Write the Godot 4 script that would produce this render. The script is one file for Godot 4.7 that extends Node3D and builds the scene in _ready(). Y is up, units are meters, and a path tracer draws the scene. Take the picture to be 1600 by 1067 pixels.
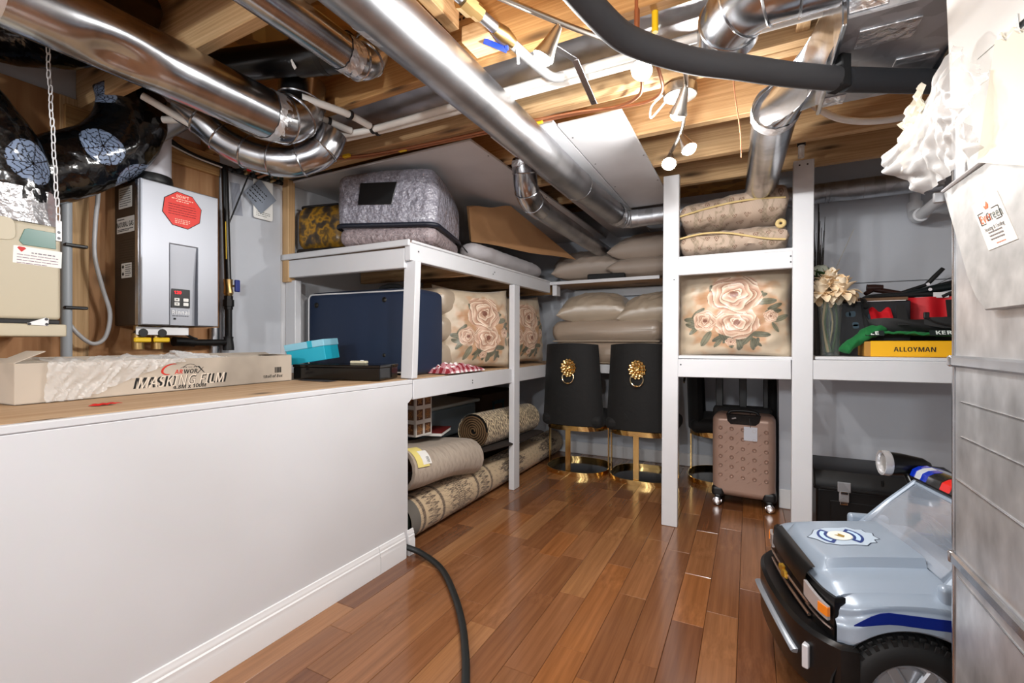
extends Node3D
# A basement storage room: y is up, metres, -z runs along the half wall, x along the back shelves.

class Geo:
	var v := PackedVector3Array()
	var t := PackedVector2Array()
	var m := Transform3D()
	var s := 0
	func tri(a: Vector3, b: Vector3, c: Vector3, ta := Vector2.ZERO, tb := Vector2.ZERO, tc := Vector2.ZERO) -> void:
		v.push_back(m * a); v.push_back(m * b); v.push_back(m * c)
		t.push_back(ta); t.push_back(tb); t.push_back(tc)
	func quad(a: Vector3, b: Vector3, c: Vector3, d: Vector3, ta := Vector2.ZERO, tb := Vector2.ZERO, tc := Vector2.ZERO, td := Vector2.ZERO) -> void:
		tri(a, b, c, ta, tb, tc); tri(a, c, d, ta, tc, td)
	func done() -> void:                                   # turn the piece made last so that it faces outwards
		var vol := 0.0
		if v.size() == s: return
		var o := v[s]
		for i in range(s, v.size(), 3): vol += (v[i] - o).dot((v[i + 1] - o).cross(v[i + 2] - o))
		if vol < 0.0:
			for i in range(s, v.size(), 3):
				var w := v[i + 1]; v[i + 1] = v[i + 2]; v[i + 2] = w
				var q := t[i + 1]; t[i + 1] = t[i + 2]; t[i + 2] = q
		s = v.size()

var rng := RandomNumberGenerator.new()
var used := {}
var M := {}

# ---------- geometry ----------
func bake(g: Geo, deg := 38.0) -> ArrayMesh:
	var n := g.v.size()
	var fn := PackedVector3Array(); fn.resize(n / 3)
	var un := PackedVector3Array(); un.resize(n / 3)
	var at := {}
	var key := []; key.resize(n)
	for f in n / 3:
		var c := (g.v[f * 3 + 1] - g.v[f * 3]).cross(g.v[f * 3 + 2] - g.v[f * 3])
		fn[f] = c; un[f] = c.normalized()
		for k in 3:
			var p := g.v[f * 3 + k]
			var h := Vector3i(roundi(p.x * 20000.0), roundi(p.y * 20000.0), roundi(p.z * 20000.0))
			key[f * 3 + k] = h
			if at.has(h): at[h].push_back(f)
			else: at[h] = PackedInt32Array([f])
	var lim := cos(deg_to_rad(deg))
	var V := PackedVector3Array(); V.resize(n)
	var N := PackedVector3Array(); N.resize(n)
	var T := PackedVector2Array(); T.resize(n)
	for f in n / 3:
		for k in 3:
			var i := f * 3 + k
			var sum := Vector3.ZERO
			for o in at[key[i]]:
				if un[o].dot(un[f]) > lim: sum += fn[o]
			var j: int = f * 3 + [0, 2, 1][k]                      # Godot's front faces run clockwise
			V[j] = g.v[i]; T[j] = g.t[i]
			N[j] = sum.normalized() if sum.length_squared() > 1e-24 else (un[f] if un[f] != Vector3.ZERO else Vector3.UP)
	var a := []; a.resize(Mesh.ARRAY_MAX)
	a[Mesh.ARRAY_VERTEX] = V; a[Mesh.ARRAY_NORMAL] = N; a[Mesh.ARRAY_TEX_UV] = T
	var r := ArrayMesh.new(); r.add_surface_from_arrays(Mesh.PRIMITIVE_TRIANGLES, a)
	return r

func uvbox(p: Vector3, ax: int, big: int) -> Vector2:
	if ax == big:
		return Vector2(p[(ax + 1) % 3], p[(ax + 2) % 3])
	return Vector2(p[3 - ax - big], p[big])

func box(g: Geo, c: Vector3, size: Vector3, b := 0.0, uo := Vector2.ZERO) -> void:
	var h := size / 2.0
	b = minf(b, minf(h.x, minf(h.y, h.z)) * 0.9)
	var big := size.max_axis_index()
	var pt := func(ax: int, sg: Array) -> Vector3:
		var p := Vector3.ZERO
		for k in 3: p[k] = sg[k] * (h[k] if k == ax else h[k] - b)
		return p
	var put := func(ps: Array, ax: int) -> void:
		var mid := Vector3.ZERO
		for p in ps: mid += p
		var nn: Vector3 = (ps[1] - ps[0]).cross(ps[2] - ps[0])
		if nn.dot(mid) < 0: ps.reverse()
		var us := []
		for p in ps: us.append(uvbox(p, ax, big) + uo)
		g.tri(c + ps[0], c + ps[1], c + ps[2], us[0], us[1], us[2])
		if ps.size() == 4: g.tri(c + ps[0], c + ps[2], c + ps[3], us[0], us[2], us[3])
	for ax in 3:
		var o1 := (ax + 1) % 3
		var o2 := (ax + 2) % 3
		for sg in [-1, 1]:
			var ps := []
			for q in [[-1, -1], [1, -1], [1, 1], [-1, 1]]:
				var a := [0, 0, 0]; a[ax] = sg; a[o1] = q[0]; a[o2] = q[1]
				ps.append(pt.call(ax, a))
			put.call(ps, ax)
		if b > 0.0:
			for q in [[-1, -1], [1, -1], [1, 1], [-1, 1]]:   # the edge that runs along ax
				var a := [0, 0, 0]; a[o1] = q[0]; a[o2] = q[1]
				var lo := a.duplicate(); lo[ax] = -1
				var hi := a.duplicate(); hi[ax] = 1
				put.call([pt.call(o1, lo), pt.call(o1, hi), pt.call(o2, hi), pt.call(o2, lo)], o1)
	if b > 0.0:
		for x in [-1, 1]:
			for y in [-1, 1]:
				for z in [-1, 1]: put.call([pt.call(0, [x, y, z]), pt.call(1, [x, y, z]), pt.call(2, [x, y, z])], 0)
	g.s = g.v.size()

func rbox(g: Geo, c: Vector3, size: Vector3, r: float, n := 2, puff := 0.0) -> void:   # a smoothly rounded block; puff swells its faces
	var h := size / 2.0
	r = minf(r, minf(h.x, minf(h.y, h.z)) * 0.98)
	var inn := h - Vector3.ONE * r
	for ax in 3:
		var o1 := (ax + 1) % 3
		var o2 := (ax + 2) % 3
		var ticks := []
		for o in [o1, o2]:
			var tk := []
			for k in n: tk.append(-inn[o] - r * tan(PI / 4 * (1.0 - float(k) / n)))
			var mid := 6 if puff != 0.0 else 1
			for k in mid + 1: tk.append(lerpf(-inn[o], inn[o], float(k) / mid))
			for k in n: tk.append(inn[o] + r * tan(PI / 4 * float(k + 1) / n))
			ticks.append(tk)
		for sg in [-1.0, 1.0]:
			var at := func(i: int, j: int) -> Vector3:
				var p := Vector3.ZERO; p[ax] = sg * h[ax]; p[o1] = ticks[0][i]; p[o2] = ticks[1][j]
				var q := p.clamp(-inn, inn)
				var d := (p - q)
				var res := q + d.normalized() * r
				if puff != 0.0:
					var f := Vector3(1, 1, 1) - (res / h) * (res / h)
					var nn := d.normalized()
					res += nn * puff * sqrt(maxf(0.0, f[o1])) * sqrt(maxf(0.0, f[o2]))
				return c + res
			for i in ticks[0].size() - 1:
				for j in ticks[1].size() - 1:
					var us := []
					for q in [[i, j], [i + 1, j], [i + 1, j + 1], [i, j + 1]]:
						var e := Vector3.ZERO; e[o1] = ticks[0][q[0]]; e[o2] = ticks[1][q[1]]
						us.append(uvbox(e, ax, size.max_axis_index()))
					if sg > 0: g.quad(at.call(i, j), at.call(i + 1, j), at.call(i + 1, j + 1), at.call(i, j + 1), us[0], us[1], us[2], us[3])
					else: g.quad(at.call(i, j), at.call(i, j + 1), at.call(i + 1, j + 1), at.call(i + 1, j), us[0], us[3], us[2], us[1])
	g.s = g.v.size()

func surf(g: Geo, nu: int, nv: int, f: Callable, closed := false, su := 1.0, sv := 1.0) -> void:
	var p := []
	for j in nv + 1:
		var row := []
		for i in nu + 1: row.append(f.call(float(i) / nu, float(j) / nv))
		p.append(row)
	for j in nv:
		for i in nu:
			var a := Vector2(su * i / nu, sv * j / nv)
			var b := Vector2(su * (i + 1) / nu, sv * (j + 1) / nv)
			g.quad(p[j][i], p[j][i + 1], p[j + 1][i + 1], p[j + 1][i], a, Vector2(b.x, a.y), b, Vector2(a.x, b.y))
	if closed: g.done()
	else: g.s = g.v.size()

func sheet(g: Geo, nu: int, nv: int, th: float, f: Callable, su := 1.0, sv := 1.0) -> void:   # a surface with a thickness
	var p := []
	var nrm := []
	for j in nv + 1:
		for i in nu + 1: p.append(f.call(float(i) / nu, float(j) / nv))
	var w := nu + 1
	for j in nv + 1:
		for i in nu + 1:
			var dx: Vector3 = p[j * w + mini(i + 1, nu)] - p[j * w + maxi(i - 1, 0)]
			var dy: Vector3 = p[mini(j + 1, nv) * w + i] - p[maxi(j - 1, 0) * w + i]
			nrm.append(dx.cross(dy).normalized() * th)
	var uv := func(i, j): return Vector2(su * i / nu, sv * j / nv)
	for j in nv:
		for i in nu:
			var k := j * w + i
			g.quad(p[k], p[k + 1], p[k + w + 1], p[k + w], uv.call(i, j), uv.call(i + 1, j), uv.call(i + 1, j + 1), uv.call(i, j + 1))
			g.quad(p[k] - nrm[k], p[k + w] - nrm[k + w], p[k + w + 1] - nrm[k + w + 1], p[k + 1] - nrm[k + 1], uv.call(i, j), uv.call(i, j + 1), uv.call(i + 1, j + 1), uv.call(i + 1, j))
	var rim := []
	for i in nu: rim.append([i, i + 1, i, 0])
	for j in nv: rim.append([j * w + nu, (j + 1) * w + nu, nu, j])
	for i in nu: rim.append([nv * w + nu - i, nv * w + nu - i - 1, nu - i, nv])
	for j in nv: rim.append([(nv - j) * w, (nv - j - 1) * w, 0, nv - j])
	for e in rim:
		var u0: Vector2 = uv.call(e[2], e[3])
		g.quad(p[e[1]], p[e[0]], p[e[0]] - nrm[e[0]], p[e[1]] - nrm[e[1]], u0, u0, u0, u0)
	g.done()

func curve(pts: Array, n := 6) -> Array:                     # smooth line through the points
	var r := []
	for i in pts.size() - 1:
		var a: Vector3 = pts[maxi(i - 1, 0)]
		var d: Vector3 = pts[mini(i + 2, pts.size() - 1)]
		for k in n: r.append((pts[i] as Vector3).cubic_interpolate(pts[i + 1], a, d, float(k) / n))
	r.append(pts[-1])
	return r

func tube(g: Geo, pts: Array, rad, seg := 12, caps := true, flat := 1.0) -> void:   # rad: a number or one per point
	var n := pts.size()
	var up := Vector3.UP
	var d0: Vector3 = (pts[1] - pts[0]).normalized()
	if absf(d0.y) > 0.9: up = Vector3.RIGHT
	var side := d0.cross(up).normalized()
	var rings := []
	var lens := [0.0]
	for i in n:
		var d: Vector3 = (pts[mini(i + 1, n - 1)] - pts[maxi(i - 1, 0)]).normalized()
		side = (side - d * side.dot(d)).normalized()
		var other := side.cross(d)
		var rr: float = rad[i] if rad is Array else rad
		var ring := []
		for k in seg:
			var a := TAU * k / seg
			ring.append(pts[i] + side * cos(a) * rr + other * sin(a) * rr * flat)
		rings.append(ring)
		if i > 0: lens.append(lens[-1] + pts[i].distance_to(pts[i - 1]))
	for i in n - 1:
		for k in seg:
			var k2 := (k + 1) % seg
			g.quad(rings[i][k], rings[i][k2], rings[i + 1][k2], rings[i + 1][k], Vector2(float(k) / seg, lens[i]), Vector2(float(k + 1) / seg, lens[i]), Vector2(float(k + 1) / seg, lens[i + 1]), Vector2(float(k) / seg, lens[i + 1]))
	if caps:
		for e in [0, n - 1]:
			for k in seg:
				var k2 := (k + 1) % seg
				var c0 := Vector2(0.5, 0.5)
				if e == 0: g.tri(pts[e], rings[e][k2], rings[e][k], c0, c0, c0)
				else: g.tri(pts[e], rings[e][k], rings[e][k2], c0, c0, c0)
	g.done()

func bar(g: Geo, a: Vector3, b: Vector3, w: float, h: float, bev := 0.002, up := Vector3.UP) -> void:   # a board from a to b
	var keep := g.m
	var z := (b - a).normalized()
	var x := up.cross(z).normalized() if absf(up.dot(z)) < 0.99 else Vector3.RIGHT
	g.m = keep * Transform3D(Basis(x, z.cross(x), z), (a + b) / 2.0)
	box(g, Vector3.ZERO, Vector3(w, h, a.distance_to(b)), bev)
	g.m = keep

func lathe(g: Geo, prof: Array, seg := 24) -> void:          # prof: Vector2(radius, height) from bottom to top
	for i in prof.size() - 1:
		for k in seg:
			var a := TAU * k / seg
			var b := TAU * (k + 1) / seg
			var p := func(q: Vector2, w: float) -> Vector3: return Vector3(q.x * cos(w), q.y, q.x * sin(w))
			var u0 := float(k) / seg
			var u1 := float(k + 1) / seg
			g.quad(p.call(prof[i], a), p.call(prof[i + 1], a), p.call(prof[i + 1], b), p.call(prof[i], b), Vector2(u0, prof[i].y), Vector2(u0, prof[i + 1].y), Vector2(u1, prof[i + 1].y), Vector2(u1, prof[i].y))
	g.done()

func torus(g: Geo, R: float, r: float, sa := 20, sb := 8) -> void:      # lies flat, hole along y
	for i in sa:
		for j in sb:
			var p := func(a: int, b: int) -> Vector3:
				var x := TAU * a / sa
				var y := TAU * b / sb
				return Vector3((R + r * cos(y)) * cos(x), r * sin(y), (R + r * cos(y)) * sin(x))
			g.quad(p.call(i, j), p.call(i, j + 1), p.call(i + 1, j + 1), p.call(i + 1, j))
	g.done()

func prism(g: Geo, poly: Array, depth: float, bev := 0.0) -> void:      # outline in x,y; from z = 0 to depth
	var P := PackedVector2Array(poly)
	if Geometry2D.is_polygon_clockwise(P): P.reverse()
	var Q := P
	if bev > 0.0:
		var off := Geometry2D.offset_polygon(P, -bev, Geometry2D.JOIN_MITER)
		if off.size() == 1 and off[0].size() == P.size():
			var best := 0
			for i in off[0].size():
				if off[0][i].distance_to(P[0]) < off[0][best].distance_to(P[0]): best = i
			var rot := PackedVector2Array()
			for i in off[0].size(): rot.append(off[0][(best + i) % off[0].size()])
			if Geometry2D.is_polygon_clockwise(rot):
				rot.reverse(); rot.insert(0, rot[-1]); rot.remove_at(rot.size() - 1)
			Q = rot
		else: bev = 0.0
	var ix := Geometry2D.triangulate_polygon(Q)
	var v3 := func(p: Vector2, z: float) -> Vector3: return Vector3(p.x, p.y, z)
	for i in range(0, ix.size(), 3):
		var a := Q[ix[i]]
		var b := Q[ix[i + 1]]
		var c := Q[ix[i + 2]]
		if (b - a).cross(c - a) < 0.0:
			var w := b; b = c; c = w
		g.tri(v3.call(a, depth), v3.call(b, depth), v3.call(c, depth), a, b, c)
		g.tri(v3.call(a, 0.0), v3.call(c, 0.0), v3.call(b, 0.0), a, c, b)
	var lev := [[Q, 0.0], [P, bev], [P, depth - bev], [Q, depth]] if bev > 0.0 else [[P, 0.0], [P, depth]]
	var along := 0.0
	for i in P.size():
		var j := (i + 1) % P.size()
		var nx := along + P[i].distance_to(P[j])
		for l in lev.size() - 1:
			var A: PackedVector2Array = lev[l][0]
			var B: PackedVector2Array = lev[l + 1][0]
			var z0: float = lev[l][1]
			var z1: float = lev[l + 1][1]
			g.quad(v3.call(A[i], z0), v3.call(A[j], z0), v3.call(B[j], z1), v3.call(B[i], z1), Vector2(along, z0), Vector2(nx, z0), Vector2(nx, z1), Vector2(along, z1))
		along = nx
	g.done()

func rrect(w: float, h: float, r: float, n := 4) -> Array:
	var o := []
	for q in 4:
		var c := Vector2((w / 2 - r) * [1, -1, -1, 1][q], (h / 2 - r) * [1, 1, -1, -1][q])
		for k in n + 1:
			var a := PI / 2 * (q + float(k) / n)
			o.append(c + Vector2(cos(a), sin(a)) * r)
	return o

func pillow(g: Geo, w: float, h: float, th: float, seed_ := 0, n := 22, flange := 0.0, sag := 0.0) -> void:   # stands in x,y; thickness in z
	var nz := FastNoiseLite.new(); nz.seed = seed_; nz.frequency = 1.0
	for sg in [1.0, -1.0]:
		var f := func(u: float, v: float) -> Vector3:
			var a := u * 2.0 - 1.0
			var b := v * 2.0 - 1.0
			var x := a * w / 2.0 * (1.0 - 0.10 * (1.0 - b * b) * a * a)
			var y := b * h / 2.0 * (1.0 - 0.10 * (1.0 - a * a) * b * b)
			var e := pow(maxf(0.0, (1.0 - a * a) * (1.0 - b * b)), 0.42)
			var edge := maxf(absf(a), absf(b))
			var z: float = sg * th / 2.0 * e
			var wr := nz.get_noise_2d(a * 3.0, b * 3.0 + sg * 9.0) * 0.10 + sin((a * b) * 14.0 + atan2(b, a) * 9.0) * 0.035 * smoothstep(0.5, 0.95, edge)
			z += sg * th * wr * e
			y -= sag * (1.0 - a * a) * h
			return Vector3(x, y, z)
		surf(g, n, n, f)
	# the back sheet was laid with the front's winding: turn it
	var half := (g.v.size() - n * n * 6)
	for i in range(half, g.v.size(), 3):
		var q := g.v[i + 1]; g.v[i + 1] = g.v[i + 2]; g.v[i + 2] = q
		var q2 := g.t[i + 1]; g.t[i + 1] = g.t[i + 2]; g.t[i + 2] = q2
	g.s = g.v.size()

# ---------- nodes ----------
func numbered(n: String) -> String:
	if not used.has(n):
		used[n] = 0
		return n
	used[n] += 1
	return "%s_%03d" % [n, used[n]]

func tag(o: Node, label: String, category := "", group := "") -> Node:
	o.set_meta("label", label)
	if category: o.set_meta("category", category)
	if group: o.set_meta("group", group)
	return o

func thing(called: String, label: String, category: String, at := Vector3.ZERO, turn := 0.0, group := "") -> Node3D:
	var o := Node3D.new(); o.name = numbered(called); add_child(o)
	o.position = at; o.rotation_degrees.y = turn
	tag(o, label, category, group)
	return o

func part(called: String, g, m: Material, parent: Node, at := Vector3.ZERO, deg := 38.0) -> MeshInstance3D:
	var o := MeshInstance3D.new()
	o.mesh = bake(g, deg) if g is Geo else g
	o.material_override = m
	if parent == self: o.name = numbered(called)
	else: o.name = called
	parent.add_child(o, true)
	o.position = at
	return o

func one(called: String, label: String, category: String, g, m: Material, at := Vector3.ZERO, turn := 0.0, group := "") -> MeshInstance3D:
	var o := part(called, g, m, self, at)
	o.rotation_degrees.y = turn
	tag(o, label, category, group)
	return o

func struct(called: String, g, m: Material) -> Node3D:
	var o: Node3D
	if g == null:
		o = Node3D.new(); o.name = numbered(called); add_child(o)
	else: o = part(called, g, m, self)
	o.set_meta("kind", "structure")
	return o

func geo(xf := Transform3D()) -> Geo:
	var g := Geo.new(); g.m = xf
	return g

func bx(c: Vector3, size: Vector3, b := 0.002) -> Geo:
	var g := Geo.new(); box(g, c, size, b, Vector2(rng.randf(), rng.randf()) * 3.0)
	return g

func tb(pts: Array, r, seg := 12) -> Geo:
	var g := Geo.new(); tube(g, pts, r, seg)
	return g

func look(at: Vector3, x: Vector3, y: Vector3) -> Transform3D:         # axes x and y, z made square to them
	x = x.normalized()
	var z := x.cross(y).normalized()
	return Transform3D(Basis(x, z.cross(x), z), at)

func write(called: String, s: String, high: float, m: Material, parent: Node, xf: Transform3D, squeeze := 1.0, bold := false, slant := 0.0, font := "Droid Sans") -> MeshInstance3D:
	var f := SystemFont.new(); f.font_names = PackedStringArray([font])
	if bold: f.font_weight = 700
	var t := TextMesh.new()
	var fv: Font = f
	if slant != 0.0:
		var va := FontVariation.new(); va.base_font = f
		va.variation_transform = Transform2D(Vector2(1, slant), Vector2(0, 1), Vector2.ZERO)
		fv = va
	t.font = fv; t.text = s; t.font_size = 32; t.pixel_size = high / 23.0; t.depth = 0.0006; t.curve_step = 2.0
	t.horizontal_alignment = HORIZONTAL_ALIGNMENT_CENTER
	var o := MeshInstance3D.new(); o.name = called; o.mesh = t; o.material_override = m
	parent.add_child(o, true)
	o.transform = xf * Transform3D(Basis.from_scale(Vector3(squeeze, 1, 1)), Vector3.ZERO)
	return o

# ---------- materials ----------
func mat(c: Color, rough := 0.7, metal := 0.0, o := {}) -> StandardMaterial3D:
	var k := str(c, rough, metal, o)
	if M.has(k): return M[k]
	var m := StandardMaterial3D.new()
	m.albedo_color = c; m.roughness = rough; m.metallic = metal
	if o.has("tex"): m.albedo_texture = o.tex
	if o.has("scale"): m.uv1_scale = o.scale if o.scale is Vector3 else Vector3.ONE * o.scale
	if o.has("tri"): m.uv1_triplanar = true
	if o.has("wtri"): m.uv1_triplanar = true; m.uv1_world_triplanar = true
	if o.has("bump"): m.heightmap_enabled = true; m.heightmap_texture = o.bump; m.heightmap_scale = o.get("bs", 0.1)
	if o.has("nrm"): m.normal_enabled = true; m.normal_texture = o.nrm; m.normal_scale = o.get("ns", 1.0)
	if o.has("rtex"): m.roughness_texture = o.rtex
	if o.has("coat"): m.clearcoat_enabled = true; m.clearcoat = o.coat; m.clearcoat_roughness = o.get("crough", 0.15)
	if o.has("rim"): m.rim_enabled = true; m.rim = o.rim; m.rim_tint = o.get("tint", 0.5)
	if o.has("glow"): m.emission_enabled = true; m.emission = o.get("gc", c); m.emission_energy_multiplier = o.glow
	if o.has("alpha"): m.transparency = BaseMaterial3D.TRANSPARENCY_ALPHA; m.albedo_color.a = o.alpha
	if o.has("spec"): m.metallic_specular = o.spec
	if o.has("back"): m.backlight_enabled = true; m.backlight = o.back
	M[k] = m
	return m

func noise_tex(freq: float, kind := FastNoiseLite.TYPE_SIMPLEX_SMOOTH, ramp := [], oct := 4, size := 256, seed_ := 1, normal := 0.0) -> NoiseTexture2D:
	var n := FastNoiseLite.new(); n.noise_type = kind; n.frequency = freq; n.seed = seed_
	n.fractal_octaves = oct
	if oct <= 1: n.fractal_type = FastNoiseLite.FRACTAL_NONE
	if kind == FastNoiseLite.TYPE_CELLULAR: n.cellular_return_type = FastNoiseLite.RETURN_CELL_VALUE
	var t := NoiseTexture2D.new(); t.noise = n; t.width = size; t.height = size; t.seamless = true
	if ramp.size():
		var gr := Gradient.new()
		gr.offsets = PackedFloat32Array(); gr.colors = PackedColorArray()
		var off := PackedFloat32Array(); var col := PackedColorArray()
		for i in ramp.size(): off.append(float(i) / (ramp.size() - 1)); col.append(ramp[i])
		gr.offsets = off; gr.colors = col
		t.color_ramp = gr
	if normal > 0.0: t.as_normal_map = true; t.bump_strength = normal
	return t

func paint(w: int, h: int, f: Callable) -> ImageTexture:
	var im := Image.create(w, h, false, Image.FORMAT_RGB8)
	for y in h:
		for x in w: im.set_pixel(x, y, f.call((x + 0.5) / w, (y + 0.5) / h))
	return ImageTexture.create_from_image(im)

func grain(dark: Color, light: Color, lines := 26.0, seed_ := 3, contrast := 1.0, knots := 0) -> ImageTexture:   # wood, its grain along v
	var n := FastNoiseLite.new(); n.seed = seed_; n.frequency = 1.0; n.fractal_octaves = 3
	var r2 := RandomNumberGenerator.new(); r2.seed = seed_
	var kn := []
	for k in knots: kn.append(Vector3(r2.randf(), r2.randf(), r2.randf_range(0.02, 0.045)))
	return paint(192, 512, func(u: float, v: float) -> Color:
		var dk := 0.0
		var du := 0.0
		for k in kn:
			var d: float = Vector2((u - k.x) * 0.6, (v - k.y) * 1.1).length() / k.z
			dk = maxf(dk, exp(-d * d))
			du += (u - k.x) * exp(-d * d * 0.12) * 0.8
		var uu := u - du
		var e := minf(1.0, minf(v, 1.0 - v) * 8.0)
		var a := n.get_noise_2d(uu * lines, v * 1.6 * e) * 0.5 + 0.5
		var b := n.get_noise_2d(uu * lines * 4.0 + 50.0, v * 6.0 * e) * 0.5 + 0.5
		var c := n.get_noise_2d(uu * 3.0 + 90.0, v * 1.5 * e) * 0.5 + 0.5
		var x := clampf(0.5 + ((a * 0.5 + b * 0.25 + c * 0.25) - 0.5) * 2.2 * contrast, 0.0, 1.0)
		return dark.lerp(light, x).lerp(dark.darkened(0.55), dk * 0.8))

# ---------- the scene ----------
func _ready() -> void:
	rng.seed = 7
	var cam := Camera3D.new(); cam.name = "camera"
	cam.position = Vector3(0, 1.05, 0); cam.rotation_degrees = Vector3(0, 27.36, 0)
	cam.fov = 73.46; cam.near = 0.05; cam.far = 60.0; cam.current = true
	add_child(cam)
	var we := WorldEnvironment.new(); we.name = "environment"
	var e := Environment.new()
	e.background_mode = Environment.BG_COLOR; e.background_color = Color(0.02, 0.02, 0.02)
	e.tonemap_mode = Environment.TONE_MAPPER_LINEAR; e.tonemap_exposure = 0.88
	e.sdfgi_enabled = true; e.ssao_enabled = true; e.ssil_enabled = true
	we.environment = e; add_child(we)
	materials()
	unseen_room_lamps()
	shell()
	shelving()
	ceiling_services()
	track_light()
	mechanical()
	ledge_goods()
	top_shelf_goods()
	recess_goods()
	rugs()
	back_bays()
	truck()
	plenum()

func materials() -> void:
	var W := Color.WHITE
	M.floorgrain = grain(Color(0.80, 0.77, 0.74), Color(1, 1, 1), 12.0, 5, 0.9)
	M.pinegrain = grain(Color(0.80, 0.71, 0.60), Color(1, 0.97, 0.92), 18.0, 9, 0.9, 5)
	M.plygrain = grain(Color(0.84, 0.74, 0.64), Color(1, 0.97, 0.93), 7.0, 12, 1.0, 4)
	M.osbtex = noise_tex(0.035, FastNoiseLite.TYPE_CELLULAR, [Color(0.55, 0.38, 0.16), Color(0.80, 0.58, 0.28), Color(0.66, 0.46, 0.20), Color(0.90, 0.70, 0.38)], 1, 256, 4)
	M.spangle = noise_tex(0.05, FastNoiseLite.TYPE_CELLULAR, [Color(0.80, 0.80, 0.80), Color(0.97, 0.97, 0.97), Color(0.88, 0.88, 0.88)], 1, 256, 8)
	M.smudge = noise_tex(0.012, FastNoiseLite.TYPE_SIMPLEX_SMOOTH, [Color(0.72, 0.72, 0.72), Color(0.95, 0.95, 0.95), W], 5, 256, 21)
	M.crumple = noise_tex(0.02, FastNoiseLite.TYPE_SIMPLEX_SMOOTH, [], 4, 256, 31, 10.0)
	M.crumplefine = noise_tex(0.045, FastNoiseLite.TYPE_CELLULAR, [], 3, 256, 32, 12.0)
	M.dents = noise_tex(0.006, FastNoiseLite.TYPE_SIMPLEX_SMOOTH, [], 2, 256, 33, 6.0)
	M.weave = noise_tex(0.25, FastNoiseLite.TYPE_SIMPLEX, [Color(0.82, 0.82, 0.82), W], 2, 256, 41)
	M.white = mat(Color(0.85, 0.855, 0.87), 0.42, 0.0, {"tex": noise_tex(0.008, FastNoiseLite.TYPE_SIMPLEX_SMOOTH, [Color(0.955, 0.95, 0.945), W], 3, 256, 2), "tri": true, "scale": 0.6})
	M.trimwhite = mat(Color(0.91, 0.91, 0.915), 0.35)
	M.greywall = mat(Color(0.80, 0.815, 0.845), 0.6, 0.0, {"tex": noise_tex(0.008, FastNoiseLite.TYPE_SIMPLEX_SMOOTH, [Color(0.95, 0.95, 0.95), W], 3, 256, 22), "tri": true, "scale": 0.35})
	M.drywall = mat(Color(0.86, 0.86, 0.87), 0.85, 0.0, {"tex": noise_tex(0.01, FastNoiseLite.TYPE_SIMPLEX_SMOOTH, [Color(0.93, 0.93, 0.93), W], 4, 256, 3), "tri": true, "scale": 0.7})
	M.pine = mat(Color(0.88, 0.77, 0.62), 0.7, 0.0, {"tex": M.pinegrain, "scale": Vector3(5, 0.6, 1)})
	M.pinedark = mat(Color(0.83, 0.68, 0.48), 0.75, 0.0, {"tex": M.pinegrain, "scale": Vector3(5, 0.6, 1)})
	M.ply = mat(Color(0.76, 0.60, 0.44), 0.65, 0.0, {"tex": M.plygrain, "scale": Vector3(1.6, 0.7, 1)})
	M.shelfply = mat(Color(0.80, 0.71, 0.60), 0.6, 0.0, {"tex": M.plygrain, "scale": Vector3(1.6, 0.5, 1)})
	M.osb = mat(Color(1.0, 0.98, 0.9), 0.75, 0.0, {"tex": M.osbtex, "wtri": true, "scale": 1.3})
	M.steel = mat(Color(0.80, 0.805, 0.82), 0.24, 1.0, {"tex": M.spangle, "tri": true, "scale": 1.6, "nrm": M.dents, "ns": 0.12, "rtex": M.smudge})
	M.steelold = mat(Color(0.74, 0.745, 0.76), 0.34, 1.0, {"tex": M.smudge, "tri": true, "scale": 1.2, "nrm": M.dents, "ns": 0.2})
	M.steeldull = mat(Color(0.84, 0.85, 0.87), 0.42, 0.85, {"tex": M.spangle, "tri": true, "scale": 1.6})
	M.foil = mat(Color(0.90, 0.90, 0.91), 0.30, 0.8, {"nrm": M.crumple, "ns": 0.6, "tri": true, "scale": 5.0})
	M.chrome = mat(Color(0.88, 0.88, 0.89), 0.12, 1.0)
	M.nickel = mat(Color(0.72, 0.69, 0.65), 0.28, 1.0)
	M.gold = mat(Color(0.93, 0.79, 0.52), 0.16, 1.0)
	M.brass = mat(Color(0.72, 0.60, 0.40), 0.35, 1.0)
	M.copper = mat(Color(0.68, 0.45, 0.32), 0.45, 0.7)
	M.pex = mat(Color(0.90, 0.885, 0.86), 0.35)
	M.pvc = mat(Color(0.86, 0.865, 0.88), 0.4)
	M.black = mat(Color(0.07, 0.07, 0.075), 0.45)
	M.blackmatte = mat(Color(0.10, 0.10, 0.105), 0.8)
	M.blackgloss = mat(Color(0.03, 0.03, 0.033), 0.12)
	M.iron = mat(Color(0.09, 0.085, 0.085), 0.5, 0.3)
	M.yellow = mat(Color(0.95, 0.78, 0.10), 0.45)
	M.paper = mat(Color(0.93, 0.925, 0.91), 0.8)
	M.ink = mat(Color(0.06, 0.06, 0.065), 0.7)
	M.red = mat(Color(0.78, 0.10, 0.09), 0.5)
	M.blue = mat(Color(0.05, 0.16, 0.50), 0.45)
	M.card = mat(Color(0.70, 0.54, 0.38), 0.85, 0.0, {"tex": M.weave, "tri": true, "scale": 2.0})
	M.satin = mat(Color(0.80, 0.70, 0.58), 0.38, 0.0, {"tex": M.weave, "scale": Vector3(6, 1, 1), "rim": 0.5, "spec": 0.6})
	M.greige = mat(Color(0.72, 0.64, 0.56), 0.55, 0.0, {"tex": M.weave, "scale": Vector3(4, 4, 1), "rim": 0.4})
	M.screw = mat(Color(0.30, 0.30, 0.31), 0.4, 0.8)

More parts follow.
